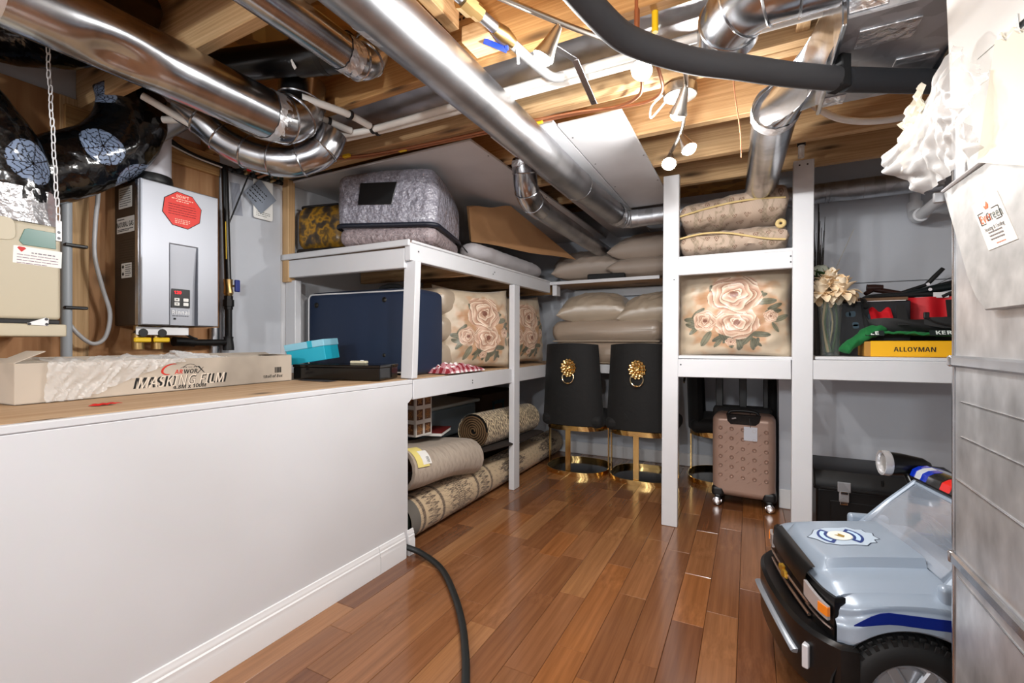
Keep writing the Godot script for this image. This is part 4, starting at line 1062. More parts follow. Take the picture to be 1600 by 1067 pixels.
	var lt := geo(); prism(lt, [Vector2(-0.024, -0.010), Vector2(0.022, -0.012), Vector2(0.023, 0.012), Vector2(0.015, 0.014), Vector2(-0.026, -0.004)], 0.003, 0.0008)
	var ltn := on_face("latch_plate", lt, M.trimwhite, v, Transform3D(FX, Vector3(0.0, 0.046, 0.056)))
	for q in [Vector3(-0.022, -0.007, 0.003), Vector3(0.018, -0.007, 0.003), Vector3(0.017, 0.009, 0.003)]: screw_head(q, Vector3(0, 0, 1), ltn)
	var hp := on_face("hanger_plate", flat(0.014, 0.066, 0.003, 0.002), M.trimwhite, v, Transform3D(FX, Vector3(-0.003, 0.345, 0.008)))
	for y in [-0.005, -0.024]: screw_head(Vector3(0, y, 0.003), Vector3(0, 0, 1), hp)
	var ch := thing("hanging_chain", "straight white link chain hanging to the beige cabinet's corner", "chain")
	var lk := geo()
	var lp := []
	for k in 13:
		var a := TAU * k / 12
		lp.append(Vector3(cos(a) * 0.0055, clampf(sin(a) * 0.022, -0.0145, 0.0145), 0))
	tube(lk, lp, 0.0017, 6, false)
	var lm := bake(lk, 60.0)
	for k in 27:
		var l := part("link", lm, M.trimwhite, ch, Vector3(-2.0 + 0.003 * sin(k * 1.3), 1.452 + k * 0.0255, -0.645 + k * 0.0012))
		l.rotation_degrees = Vector3(rng.randf_range(-4, 4), 90 * (k % 2) + 30, rng.randf_range(-4, 4))
	# ----- flexible ducts -----
	var film := mat(Color.WHITE, 0.16, 0.0, {"tex": web_texture(), "spec": 0.7, "bump": noise_tex(0.03, FastNoiseLite.TYPE_SIMPLEX, [], 4, 256, 51), "bs": 0.3, "scale": Vector3(1, 1, 1)})
	var fa := flex("flexible_duct", "black plastic flexible duct with a foil cuff on the beige cabinet", [Vector3(-2.13, 1.50, -0.575), Vector3(-2.13, 1.56, -0.575), Vector3(-2.135, 1.67, -0.55), Vector3(-2.15, 1.79, -0.47), Vector3(-2.17, 1.92, -0.33)], 0.10, film)
	var cf := geo(); tube(cf, [Vector3(-2.13, 1.428, -0.575), Vector3(-2.13, 1.45, -0.575), Vector3(-2.13, 1.50, -0.575), Vector3(-2.13, 1.54, -0.575)], [0.108, 0.106, 0.103, 0.103], 40)
	for i in cf.v.size():
		var p := cf.v[i]
		cf.v[i] += Vector3(sin(p.y * 500 + p.z * 160), 0.3 * sin(p.z * 300 + p.x * 200), sin(p.y * 420 + p.x * 230)) * 0.003
	part("foil_cuff", cf, M.foil, fa, Vector3.ZERO, 20.0)
	var fb := flex("flexible_duct", "black plastic flexible duct slanting up past the vent pipe", [Vector3(-2.31, 1.60, -0.52), Vector3(-2.30, 1.66, -0.68), Vector3(-2.28, 1.74, -0.80), Vector3(-2.26, 1.84, -0.90), Vector3(-2.25, 1.96, -0.95), Vector3(-2.25, 2.06, -0.95)], 0.118, film)
	part("collar", tb([Vector3(-2.24, 1.93, -0.99), Vector3(-2.22, 2.03, -1.09)], 0.066, 24), M.steelold, fb)
	flex("flexible_duct", "dark flexible duct running high across the top left corner", [Vector3(-2.30, 2.00, 0.1), Vector3(-2.28, 2.06, -0.30), Vector3(-2.2, 2.10, -0.62), Vector3(-1.95, 2.12, -0.75), Vector3(-1.75, 2.13, -0.72)], 0.10, film)

func ledge_goods() -> void:
	# ----- long carton of masking film -----
	var kraft := mat(Color(0.78, 0.73, 0.67), 0.8, 0.0, {"tex": M.smudge, "tri": true, "scale": 0.5})
	var o := thing("cardboard_carton", "long open carton of masking film lying on the ledge", "box", Vector3(-1.93, 0.863, -0.995), 3.4)
	# its own x runs along -x of the room's depth: use z as its length
	var L := 0.955
	var D := 0.13
	var H := 0.122
	var cg := geo()
	box(cg, Vector3(-0.002, H / 2, 0), Vector3(0.004, H, L), 0.001)
	box(cg, Vector3(-D + 0.002, H / 2, 0), Vector3(0.004, H, L), 0.001)
	box(cg, Vector3(-D / 2, 0.002, 0), Vector3(D, 0.004, L), 0.001)
	for s in [-1, 1]: box(cg, Vector3(-D / 2, H / 2, s * (L / 2 - 0.002)), Vector3(D - 0.008, H, 0.004), 0.001)
	part("body", cg, kraft, o)
	var f1 := geo(); bar(f1, Vector3(-D / 2, H, L / 2), Vector3(-D / 2 + 0.0, H + 0.035, L / 2 - 0.07), D - 0.01, 0.003, 0.001); part("end_flap", f1, kraft, o)
	var f2 := geo(); bar(f2, Vector3(-D, H, 0.0), Vector3(-D - 0.04, H + 0.012, 0.0), L - 0.02, 0.003, 0.001); part("long_flap", f2, kraft, o)
	var f3 := geo(); bar(f3, Vector3(-D / 2, H, -L / 2), Vector3(-D / 2, H + 0.006, -L / 2 + 0.08), D - 0.01, 0.003, 0.001); part("end_flap", f3, kraft, o)
	part("film_roll", tb([Vector3(-D / 2, 0.062, -L / 2 + 0.02), Vector3(-D / 2, 0.062, L / 2 - 0.02)], 0.05, 24), mat(Color(0.86, 0.85, 0.83), 0.4), o)
	# printing on the front
	var face := Transform3D(FX, Vector3(0.0002, 0, 0))
	var redp := mat(Color(0.80, 0.16, 0.10), 0.6)
	var at := func(z: float, y: float) -> Transform3D: return face * Transform3D(Basis(), Vector3(z, y, 0))
	var w1 := write("print", "MASKING FILM", 0.038, M.ink, o, at.call(-0.015, 0.038), 0.88, true, 0.25)
	write("print", "MASKING FILM", 0.038, mat(Color(0.88, 0.83, 0.77), 0.8), o, at.call(-0.015, 0.038) * Transform3D(Basis(), Vector3(0, 0, 0.0006)), 0.88, false, 0.25)
	write("print", "4.8M x 100M", 0.015, M.ink, o, at.call(0.01, 0.014), 1.0, true, 0.15)
	var ca := geo(face * Transform3D(Basis(), Vector3(-0.060, 0.083, 0)))
	var arc := []
	for k in 15:
		var a := lerpf(1.25, 4.9, k / 14.0)
		arc.append(Vector2(cos(a) * 0.030 + sin(a) * 0.010, sin(a) * 0.021))
	var arc2 := []
	for k in 15:
		var a := lerpf(4.9, 1.25, k / 14.0)
		arc2.append(Vector2(cos(a) * 0.026 + sin(a) * 0.010 + 0.004, sin(a) * 0.018))
	prism(ca, arc + arc2, 0.0006)
	part("print", ca, redp, o)
	write("print", "AR", 0.016, redp, o, at.call(-0.031, 0.0715), 1.0, true, 0.15)
	write("print", "WOR", 0.016, M.ink, o, at.call(0.012, 0.0715), 1.0, true, 0.15)
	var sw := geo(face)
	for q in [[0.036, 0.062, 0.062, 0.086, 0.002], [0.038, 0.090, 0.066, 0.064, 0.0035]]:
		prism(sw, [Vector2(q[0], q[1]), Vector2(q[0] + q[4] * 2, q[1]), Vector2(q[2], q[3]), Vector2(q[2] - q[4], q[3])], 0.0006)
	part("print", sw, M.ink, o)
	var car := geo(face)
	var top := []
	var bot := []
	for k in 17:
		var t := k / 16.0
		var y := 0.086 + 0.014 * sin(PI * t) * (1.0 if t > 0.2 and t < 0.8 else 0.7)
		top.append(Vector2(lerpf(-0.024, 0.045, t), y)); bot.push_front(Vector2(lerpf(-0.024, 0.045, t), y - 0.0014))
	prism(car, top + bot, 0.0006)
	for x in [-0.008, 0.030]:
		var wheel := []
		for k in 8: wheel.append(Vector2(x + cos(k * PI / 7) * 0.006, 0.085 + sin(k * PI / 7) * 0.006))
		for k in 8: wheel.append(Vector2(x + cos(PI - k * PI / 7) * 0.0045, 0.085 + sin(PI - k * PI / 7) * 0.0045))
		prism(car, wheel, 0.0006)
	box(car, Vector3(0.011, 0.088, 0.0003), Vector3(0.014, 0.0012, 0.0006))
	part("print", car, M.ink, o)
	var bc := geo(face)
	var bxp := 0.385
	while bxp < 0.418:
		var w := rng.randf_range(0.0008, 0.0024)
		box(bc, Vector3(bxp + w / 2, 0.055, 0.0003), Vector3(w, 0.026, 0.0006)); bxp += w + rng.randf_range(0.0008, 0.002)
	part("print", bc, M.ink, o)
	write("print", "1Roll of Box", 0.013, M.ink, o, at.call(0.375, 0.027), 1.0, true, 0.15)
	# film spilling over the front
	var fm := mat(Color(0.92, 0.92, 0.92), 0.3, 0.0, {"alpha": 0.38, "spec": 0.9})
	var nz := FastNoiseLite.new(); nz.seed = 71; nz.frequency = 1.0; nz.fractal_octaves = 2
	var fg := geo()
	surf(fg, 60, 40, func(u: float, v: float):
		var z: float = lerpf(0.41, 0.02, u)
		var drop := lerpf(0.118, 0.006, smoothstep(0.12, 1.0, u)) * (0.96 + 0.08 * nz.get_noise_2d(u * 9.0, 3.0))
		var s: float = v * (0.11 + drop)
		var p: Vector3
		if s < 0.10: p = Vector3(-0.10 + s, H + 0.022 * sin(PI * minf(1.0, s / 0.11 * 0.8 + 0.2)) * (0.5 + 0.6 * nz.get_noise_2d(u * 6.0, 8.0)), z)
		else:
			var d: float = s - 0.10
			p = Vector3(0.010 + 0.004 * sin(d * 60.0), maxf(H + 0.004 - d, 0.003), z + d * 0.35 * (0.5 - u) * 0.4)
		var f := absf(nz.get_noise_2d(u * 11.0 + v * 4.0, v * 1.4))
		return p + Vector3(0.020 * f, 0.010 * nz.get_noise_2d(u * 7.0, v * 5.0) * (1.0 - v), 0.003 * nz.get_noise_2d(u * 9.0, v * 8.0)))
	part("plastic_film", fg, fm, o, Vector3.ZERO, 75.0)
	var f2g := geo()
	surf(f2g, 40, 24, func(u: float, v: float):
		var z: float = lerpf(0.02, -0.22, u)
		var y: float = H - 0.02 + (0.052 - 0.045 * u) * sin(PI * v) + 0.012 * nz.get_noise_2d(u * 7.0, v * 5.0 + 20.0)
		return Vector3(lerpf(-0.12, -0.005, v), y, z + 0.02 * nz.get_noise_2d(v * 10.0, u * 8.0)))
	part("plastic_film", f2g, fm, o, Vector3.ZERO, 75.0)
	var sc := geo(); sheet(sc, 6, 3, 0.001, func(u: float, v: float): return Vector3(-1.70 + 0.03 * v, 0.864 + 0.004 * absf(sin(u * 9.0)), lerpf(-0.62, -0.675, u) + 0.01 * sin(v * 4.0)))
	one("red_scrap", "scrap of red tape lying on the bare ledge before the carton", "tape", sc, M.red)
	# ----- gift box lying on a black tray -----
	var bk := thing("black_tray", "glossy black lacquer box lying flat beside the blue bag", "box", Vector3(-1.79, 0.863, -1.655), 16.0)
	var bg := geo(); rbox(bg, Vector3(0, 0.032, 0), Vector3(0.46, 0.058, 0.19), 0.004); part("lower_half", bg, M.blackgloss, bk)
	part("lid", bx(Vector3(0, 0.068, 0), Vector3(0.466, 0.014, 0.196), 0.003), M.blackgloss, bk)
	var ga := thing("pale_gadget", "small pale plastic gadget lying on the glossy black box", "gadget", Vector3(-1.74, 0.939, -1.69), 20.0)
	var gg := geo(); rbox(gg, Vector3(0, 0.007, 0), Vector3(0.085, 0.014, 0.03), 0.005); part("body", gg, mat(Color(0.80, 0.77, 0.66), 0.5), ga)
	part("switch", bx(Vector3(0.015, 0.015, 0), Vector3(0.015, 0.004, 0.012), 0.001), M.trimwhite, ga)
	var gb := thing("gift_box", "turquoise gift box with a pale lid tipped on the black box", "box", Vector3(-2.02, 0.946, -1.655), 20.0)
	gb.rotation_degrees = Vector3(2, 24, 9)
	var teal := mat(Color(0.09, 0.66, 0.76), 0.55)
	part("body", bx(Vector3(0, 0.042, 0), Vector3(0.20, 0.084, 0.16), 0.002), teal, gb)
	var ld := part("lid", bx(Vector3(0, 0.088, 0), Vector3(0.208, 0.034, 0.168), 0.002), mat(Color(0.55, 0.78, 0.86), 0.55), gb)
	var rb := geo(); box(rb, Vector3(0.03, 0.0885, 0), Vector3(0.026, 0.0355, 0.1695), 0.001); part("ribbon", rb, teal, ld)
	part("paper_sheet", bx(Vector3(-1.83, 0.8645, -1.515), Vector3(0.20, 0.001, 0.06), 0.0), mat(Color(0.25, 0.25, 0.26), 0.5), self)
	tag(get_child(get_child_count() - 1), "dark flat plastic sheet lying at the carton's right end", "sheet")
	# ----- navy storage bag -----
	var navy := mat(Color(0.10, 0.17, 0.285), 0.55, 0.0, {"tex": M.weave, "tri": true, "scale": 3.0, "rim": 0.3})
	var s := thing("storage_bag", "big navy blue fabric storage bag with white piping on the ledge shelf", "bag", Vector3(-2.02, 0.863, -2.09), 5.0)
	var sg := geo(); rbox(sg, Vector3(0, 0.24, 0), Vector3(0.78, 0.48, 0.30), 0.035, 3, 0.012); part("body", sg, navy, s)
	var pp := []
	for q in rrect(0.755, 0.455, 0.03, 4): pp.append(Vector3(q.x, q.y + 0.242, 0.148))
	pp.append(pp[0])
	var pq := geo(); tube(pq, pp, 0.0045, 8, false); part("piping", pq, M.trimwhite, s)
	for q in [Vector2(-0.31, 0.405), Vector2(0.19, 0.42), Vector2(0.19, 0.11), Vector2(-0.31, 0.10)]:
		var rg := geo(Transform3D(Basis(Vector3.RIGHT, PI / 2), Vector3(q.x, q.y, 0.153))); lathe(rg, [Vector2(0, 0), Vector2(0.017, 0), Vector2(0.017, 0.003), Vector2(0.010, 0.006), Vector2(0.004, 0.009), Vector2(0, 0.009)], 16)
		part("rivet", rg, mat(Color(0.16, 0.15, 0.13), 0.4, 0.6), s)
	var hh := geo(); tube(hh, curve([Vector3(-0.02, 0.478, -0.04), Vector3(0.02, 0.515, -0.04), Vector3(0.09, 0.525, -0.04), Vector3(0.16, 0.515, -0.04), Vector3(0.20, 0.478, -0.04)], 5), 0.014, 10); part("handle", hh, M.blackmatte, s)

func pil(parent: Node, called: String, m: Material, c: Vector3, rot: Vector3, w: float, h: float, th: float, sd: int, n := 22) -> MeshInstance3D:
	var g := geo(); pillow(g, w, h, th, sd, n)
	var o := part(called, g, m, parent, c, 60.0)
	o.rotation_degrees = rot
	return o

func rose_col(p: Vector2, R: float, turn: float) -> Color:            # a printed rose: whorled petals with pale rims
	var r := p.length() / R
	var a := p.angle() + turn
	var lob := r * (1.0 + 0.09 * sin(a * 5.0 + r * 4.0))
	var ph := lob * 4.2 - 0.35 * sin(a * 2.0 + floorf(lob * 4.2) * 2.1) + a / TAU
	var f := fposmod(ph, 1.0)
	var base := Color(0.92, 0.80, 0.72).lerp(Color(0.62, 0.40, 0.30), pow(1.0 - f, 2.2) * (0.95 - 0.3 * r))
	base = base.lerp(Color(0.99, 0.93, 0.86), smoothstep(0.55, 0.92, f) * 0.9)
	if r < 0.16: base = base.lerp(Color(0.42, 0.20, 0.14), 0.7)
	if f < 0.07: base = base.lerp(Color(0.40, 0.25, 0.18), 0.55)
	return base

func rose_texture(bg: Color, blotch: Color) -> ImageTexture:
	var nz := FastNoiseLite.new(); nz.seed = 5; nz.frequency = 1.0; nz.fractal_octaves = 2
	var ro := [[Vector2(0.53, 0.33), 0.215, 0.3], [Vector2(0.55, 0.62), 0.175, 2.0], [Vector2(0.29, 0.60), 0.110, 4.0], [Vector2(0.82, 0.56), 0.06, 1.0], [Vector2(0.50, 0.83), 0.045, 3.0]]
	var r2 := RandomNumberGenerator.new(); r2.seed = 11
	var lv := []
	for k in 34:
		var a := r2.randf() * TAU
		var rr := r2.randf_range(0.24, 0.38)
		lv.append([Vector2(0.53 + cos(a) * rr * 1.05, 0.54 + sin(a) * rr * 0.92), a + r2.randf_range(-0.9, 0.9), r2.randf_range(0.05, 0.095), r2.randf()])
	return paint(300, 300, func(u: float, v: float) -> Color:
		var p := Vector2(u, 1.0 - v)
		p = Vector2(u, v)
		var d := Vector2((p.x - 0.53) / 0.47, (p.y - 0.55) / 0.47).length()
		var n := nz.get_noise_2d(u * 9.0, v * 30.0) * 0.5 + 0.5
		var c := bg.lerp(blotch, smoothstep(1.0, 0.55, d + 0.35 * nz.get_noise_2d(u * 6.0, v * 6.0)) * (0.55 + 0.45 * n))
		for l in lv:
			var q: Vector2 = (p - l[0]).rotated(-l[1])
			var e := Vector2(q.x / l[2], q.y / (l[2] * 0.34)).length()
			if e < 1.0: c = Color(0.55, 0.55, 0.47).lerp(Color(0.29, 0.30, 0.24), clampf(l[3] * 0.6 + (0.5 if absf(q.y) < 0.004 else 0.0) + 0.5 * (e - 0.6), 0.0, 1.0))
		for k in range(ro.size() - 1, -1, -1):
			var q: Vector2 = p - ro[k][0]
			if q.length() < ro[k][1] * (1.0 + 0.07 * sin(q.angle() * 5.0 + k)): c = rose_col(q, ro[k][1], ro[k][2])
		return c)

func top_shelf_goods() -> void:
	# bagged comforter
	var damask := paint(200, 200, func(u: float, v: float) -> Color:
		var x := sin(u * TAU * 2.0 + 1.6 * sin(v * TAU * 2.0)) * cos(v * TAU * 3.0 + 1.3 * sin(u * TAU * 3.0))
		var y := sin((u + v) * TAU * 6.0 + 2.0 * x)
		return Color(0.52, 0.51, 0.54).lerp(Color(0.76, 0.75, 0.78), clampf(0.5 + x * 1.2 + 0.25 * y, 0.0, 1.0)))
	M.damask = damask
	var veil := noise_tex(0.022, FastNoiseLite.TYPE_SIMPLEX_SMOOTH, [Color(0.44, 0.43, 0.46), Color(0.66, 0.65, 0.68), Color(0.50, 0.49, 0.52), Color(0.78, 0.77, 0.80)], 3, 256, 62)
	var wrap_m := mat(Color(0.90, 0.90, 0.92), 0.22, 0.0, {"tex": veil, "tri": true, "scale": 4.5, "bump": noise_tex(0.015, FastNoiseLite.TYPE_SIMPLEX_SMOOTH, [], 4, 256, 61), "bs": 1.2, "coat": 0.5})
	var b := thing("comforter_bag", "grey patterned comforter in a clear zipped bag on the top shelf's corner", "bag", Vector3(-1.775, 1.560, -2.085), 19.0)
	var g := geo(); rbox(g, Vector3(-0.01, 0.24, 0.02), Vector3(0.54, 0.31, 0.50), 0.045, 3, 0.016)
	var g2 := geo(); rbox(g2, Vector3(-0.01, 0.05, 0.02), Vector3(0.53, 0.10, 0.49), 0.045, 3, 0.008)
	for q in [g, g2]:
		for i in q.v.size():
			var p: Vector3 = q.v[i]
			var k := clampf((0.23 - p.z) / 0.46, 0.0, 1.0)
			if p.y > 0.10: p.y = 0.10 + (p.y - 0.10) * (1.0 - 0.34 * k * k - 0.06 * clampf(-p.x / 0.3, 0.0, 1.0))
			q.v[i] = p
	part("upper_bag", g, wrap_m, b, Vector3.ZERO, 50.0)
	part("lower_bag", g2, mat(Color(0.95, 0.88, 0.85), 0.35, 0.0, {"tex": veil, "tri": true, "scale": 5.5, "bump": noise_tex(0.015, FastNoiseLite.TYPE_SIMPLEX_SMOOTH, [], 4, 256, 61), "bs": 0.8}), b, Vector3.ZERO, 50.0)
	var zp := []
	for q in rrect(0.552, 0.512, 0.05, 4): zp.append(Vector3(q.x - 0.01, 0.100 + 0.004 * sin(q.x * 20.0), q.y + 0.02))
	zp.append(zp[0])
	var zg := geo(); tube(zg, zp, 0.013, 8, false, 1.0); part("zip_band", zg, mat(Color(0.05, 0.07, 0.13), 0.5), b, Vector3.ZERO, 60.0)
	var tp := []
	for q in rrect(0.50, 0.46, 0.05, 4):
		var k := clampf((0.21 - q.y) / 0.46, 0.0, 1.0)
		tp.append(Vector3(q.x - 0.01, 0.10 + 0.285 * (1.0 - 0.34 * k * k - 0.06 * clampf(-q.x / 0.3, 0.0, 1.0)), q.y + 0.02))
	tp.append(tp[0])
	var tg := geo(); tube(tg, tp, 0.005, 6, false); part("seam_piping", tg, M.black, b, Vector3.ZERO, 60.0)
	var wl := geo(); prism(wl, [Vector2(-0.10, -0.055), Vector2(0.085, -0.06), Vector2(0.115, 0.055), Vector2(-0.085, 0.058)], 0.003, 0.001)
	on_face("label_window", wl, mat(Color(0.06, 0.06, 0.065), 0.3), b, Transform3D(Basis(), Vector3(-0.05, 0.262, 0.290)))
	part("strap", tb(curve([Vector3(0.215, 0.16, -0.19), Vector3(0.30, 0.05, -0.30), Vector3(0.27, 0.04, -0.50), Vector3(0.20, 0.12, -0.75), Vector3(0.19, 0.22, -0.86)], 6), 0.0035, 6), M.black, b)
	# yellow and black blanket
	var y := thing("fleece_blanket", "yellow and black patterned blanket folded against the wall on the top shelf", "blanket", Vector3(-2.27, 1.560, -2.03), 12.0)
	var ym := mat(Color.WHITE, 0.6, 0.0, {"tex": noise_tex(0.018, FastNoiseLite.TYPE_SIMPLEX_SMOOTH, [Color(0.10, 0.08, 0.06), Color(0.16, 0.13, 0.10), Color(0.25, 0.2, 0.15), Color(0.72, 0.52, 0.08), Color(0.35, 0.26, 0.10), Color(0.80, 0.60, 0.10)], 3, 256, 63), "tri": true, "scale": 2.2, "coat": 0.3})
	var yg := geo(); rbox(yg, Vector3(0, 0.165, 0), Vector3(0.32, 0.25, 0.34), 0.05, 3, 0.02); part("folded_fleece", yg, ym, y, Vector3.ZERO, 50.0)
	var yb := geo(); rbox(yb, Vector3(0.02, 0.02, 0.0), Vector3(0.36, 0.04, 0.36), 0.018, 2); part("dark_hem", yb, mat(Color(0.08, 0.06, 0.06), 0.7), y)
	var ypts := []
	for q in rrect(0.30, 0.32, 0.04, 3): ypts.append(Vector3(q.x, 0.29, q.y))
	ypts.append(ypts[0])
	part("black_piping", tb(ypts, 0.006, 6), M.black, y)
	# flattened carton and quilt
	var A := Vector3(-1.56, 1.892, -2.40); var B := Vector3(-1.465, 1.972, -2.78); var C := Vector3(-1.26, 1.715, -3.54); var D := Vector3(-1.64, 1.72, -2.56)
	var cb := thing("cardboard_sheet", "tan flattened cardboard carton propped behind the grey comforter bag", "cardboard")
	var cg := geo(); sheet(cg, 8, 4, 0.022, func(u: float, v: float): return A.lerp(B, u).lerp(D.lerp(C, u), v) + Vector3(0, 0.006 * sin(u * 9.0), 0))
	part("panel", cg, mat(Color(0.66, 0.49, 0.33), 0.85, 0.0, {"tex": noise_tex(0.02, FastNoiseLite.TYPE_SIMPLEX_SMOOTH, [Color(0.93, 0.93, 0.93), Color.WHITE], 3, 256, 65), "tri": true, "scale": 1.0}), cb)
	var q := thing("rolled_quilt", "pale grey rolled quilt lying along the top shelf's edge", "quilt")
	var qg := geo()
	var qn := FastNoiseLite.new(); qn.seed = 66; qn.frequency = 1.0; qn.fractal_octaves = 2
	surf(qg, 28, 40, func(u: float, v: float):
		var an: float = u * TAU
		var e := sqrt(maxf(0.0, 1.0 - pow(absf(v * 2.0 - 1.0), 9.0)))
		var r: float = 0.078 * e * (1.0 + 0.10 * qn.get_noise_2d(v * 7.0, cos(an) * 1.5))
		return Vector3(-1.60 + cos(an) * r * 1.15 - 0.02 * sin(v * 3.0), 1.566 + 0.066 + sin(an) * r * 0.85, lerpf(-2.44, -3.55, v)), true)
	part("quilt", qg, mat(Color(0.78, 0.76, 0.77), 0.8, 0.0, {"tex": M.weave, "tri": true, "scale": 5.0, "rim": 0.3}), q, Vector3.ZERO, 60.0)

func recess_goods() -> void:
	var satin := mat(Color(0.70, 0.635, 0.555), 0.36, 0.0, {"rim": 0.5, "spec": 0.7})
	var satin2 := mat(Color(0.66, 0.585, 0.515), 0.34, 0.0, {"rim": 0.5, "spec": 0.75})
	var grey := mat(Color(0.62, 0.56, 0.51), 0.5, 0.0, {"rim": 0.4})
	var grp := "plain pillows in the recess"
	var P := [["flat greige pillow leaning at the left end of the high recess shelf", grey, Vector3(-1.235, 1.70, -3.82), Vector3(-70, 8, 10), 0.62, 0.40, 0.24],
		["greige pillow on top of another at the high recess shelf's right", grey, Vector3(-0.72, 1.815, -3.84), Vector3(-78, -6, 5), 0.60, 0.42, 0.24],
		["greige pillow under another at the high recess shelf's right", grey, Vector3(-0.72, 1.66, -3.84), Vector3(-84, 0, 0), 0.62, 0.44, 0.20],
		["shiny beige pillow under the high recess shelf, at left", satin, Vector3(-1.18, 1.335, -3.84), Vector3(-74, 6, 4), 0.60, 0.44, 0.26],
		["shiny beige pillow under the high recess shelf, behind the centre post", satin, Vector3(-0.66, 1.315, -3.84), Vector3(-70, -6, 8), 0.58, 0.42, 0.25]]
	var k := 0
	for p in P:
		var t := thing("pillow", p[0], "pillow", p[2], 0.0, grp)
		pil(t, "cushion", p[1], Vector3.ZERO, p[3], p[4], p[5], p[6], 80 + k)
		k += 1
	var rp := thing("flat_black_case", "flat black case under the leaning greige pillow on the high shelf", "case", Vector3(-1.03, 1.549, -3.68), 8.0)
	var rg := geo(); rbox(rg, Vector3(0, 0.025, 0), Vector3(0.30, 0.05, 0.14), 0.012); part("body", rg, M.blackmatte, rp)
	for q in [["long shiny beige bolster lying above the black chairs", 1.135, 0.088, -3.84, 81], ["lower beige folded cushion just behind the chairs' tops", 0.958, 0.09, -3.85, 82]]:
		var b := thing("bolster", q[0], "cushion", Vector3(-1.05, q[1], q[3]))
		var g := geo(); rbox(g, Vector3.ZERO, Vector3(0.92, q[2] * 2.0, 0.42), 0.08, 4, 0.008)
		var nz := FastNoiseLite.new(); nz.seed = q[4]; nz.frequency = 1.0
		for i in g.v.size():
			var p := g.v[i]
			g.v[i] += Vector3(0, 0.010 * nz.get_noise_2d(p.x * 9.0, p.z * 9.0), 0.008 * nz.get_noise_2d(p.x * 14.0, p.y * 9.0))
		part("cushion", g, satin2, b, Vector3.ZERO, 60.0)
		var pg := geo(); tube(pg, [Vector3(-0.44, -0.082, 0.19), Vector3(0.44, -0.082, 0.19)], 0.005, 8); part("piping", pg, satin, b)
	# pillows on the left unit's lower shelf
	var roses := rose_texture(Color(0.83, 0.77, 0.69), Color(0.78, 0.58, 0.42))
	M.roses = roses
	var rm := mat(Color(0.95, 0.93, 0.90), 0.5, 0.0, {"tex": roses, "rim": 0.4, "spec": 0.7, "scale": Vector3(1, -1, 1)})
	M.rosemat = rm
	var back := mat(Color(0.80, 0.70, 0.58), 0.34, 0.0, {"rim": 0.4, "spec": 0.7})
	var r1 := thing("rose_pillow", "square beige satin pillow printed with roses standing beside the blue bag", "pillow", Vector3(-1.665, 1.135, -2.655), 72.0)
	var o := pil(r1, "cushion", rm, Vector3.ZERO, Vector3(-4, 0, 1), 0.66, 0.57, 0.21, 91, 30)
	var r2 := thing("rose_pillow", "beige rose printed pillow showing in the narrow gap right of the middle post", "pillow", Vector3(-1.70, 1.145, -3.42), 80.0)
	pil(r2, "cushion", rm, Vector3.ZERO, Vector3(-4, 0, 2), 0.62, 0.58, 0.20, 92, 26)
	for i in 3:
		var s := thing("seat_cushion", ["top beige boxed cushion of the stack beside the blue bag", "middle beige boxed cushion of the stack beside the blue bag", "bottom beige boxed cushion of the stack beside the blue bag"][i], "cushion", Vector3(-1.935, 1.303 - i * 0.172, -2.40), 3.0 - i * 2.0, "beige boxed cushions stacked by the blue bag")
		var g := geo(); rbox(g, Vector3.ZERO, Vector3(0.50, 0.165, 0.22), 0.06, 4, 0.01); part("cushion", g, satin, s, Vector3.ZERO, 60.0)
		for yy in [-0.045, 0.045]:
			var pp := []
			for q in rrect(0.49, 0.215, 0.05, 4): pp.append(Vector3(q.x, yy, q.y))
			pp.append(pp[0])
			part("piping", tb(pp, 0.004, 6), back, s, Vector3.ZERO, 60.0)
	var ging := paint(64, 64, func(u: float, v: float) -> Color:
		var a := 1.0 if fposmod(u * 4.0, 1.0) < 0.5 else 0.0
		var c := 1.0 if fposmod(v * 4.0, 1.0) < 0.5 else 0.0
		return Color(0.93, 0.90, 0.90).lerp(Color(0.52, 0.08, 0.14), (a + c) * 0.5))
	var gn := FastNoiseLite.new(); gn.seed = 95; gn.frequency = 1.0; gn.fractal_octaves = 2
	var gg := geo()
	sheet(gg, 30, 20, 0.003, func(u: float, v: float):
		var e := sqrt(maxf(0.0, (1.0 - pow(absf(2 * u - 1), 4.0)) * (1.0 - pow(absf(2 * v - 1), 4.0))))
		return Vector3(lerpf(-1.66, -1.50, v) + 0.012 * gn.get_noise_2d(u * 9, 4), 0.867 + e * (0.028 + 0.05 * absf(gn.get_noise_2d(u * 5.0, v * 5.0)) * (1.2 - u)), lerpf(-2.12, -2.52, u)), 2.0, 0.9)
	one("gingham_cloth", "crumpled red and white checked cloth between blue bag and rose pillow", "cloth", gg, mat(Color.WHITE, 0.8, 0.0, {"tex": ging}))
	# black chairs
	chair("black velvet chair with a gold lion knocker on its back, the left one", Vector3(-1.245, 0, -3.62), 0.0)
	chair("black velvet chair with a gold lion knocker on its back, partly behind the centre post", Vector3(-0.718, 0, -3.62), 0.0)
	chair("black chair mostly hidden behind centre post and suitcase, one gold leg showing", Vector3(-0.175, 0, -3.84), -88.0)

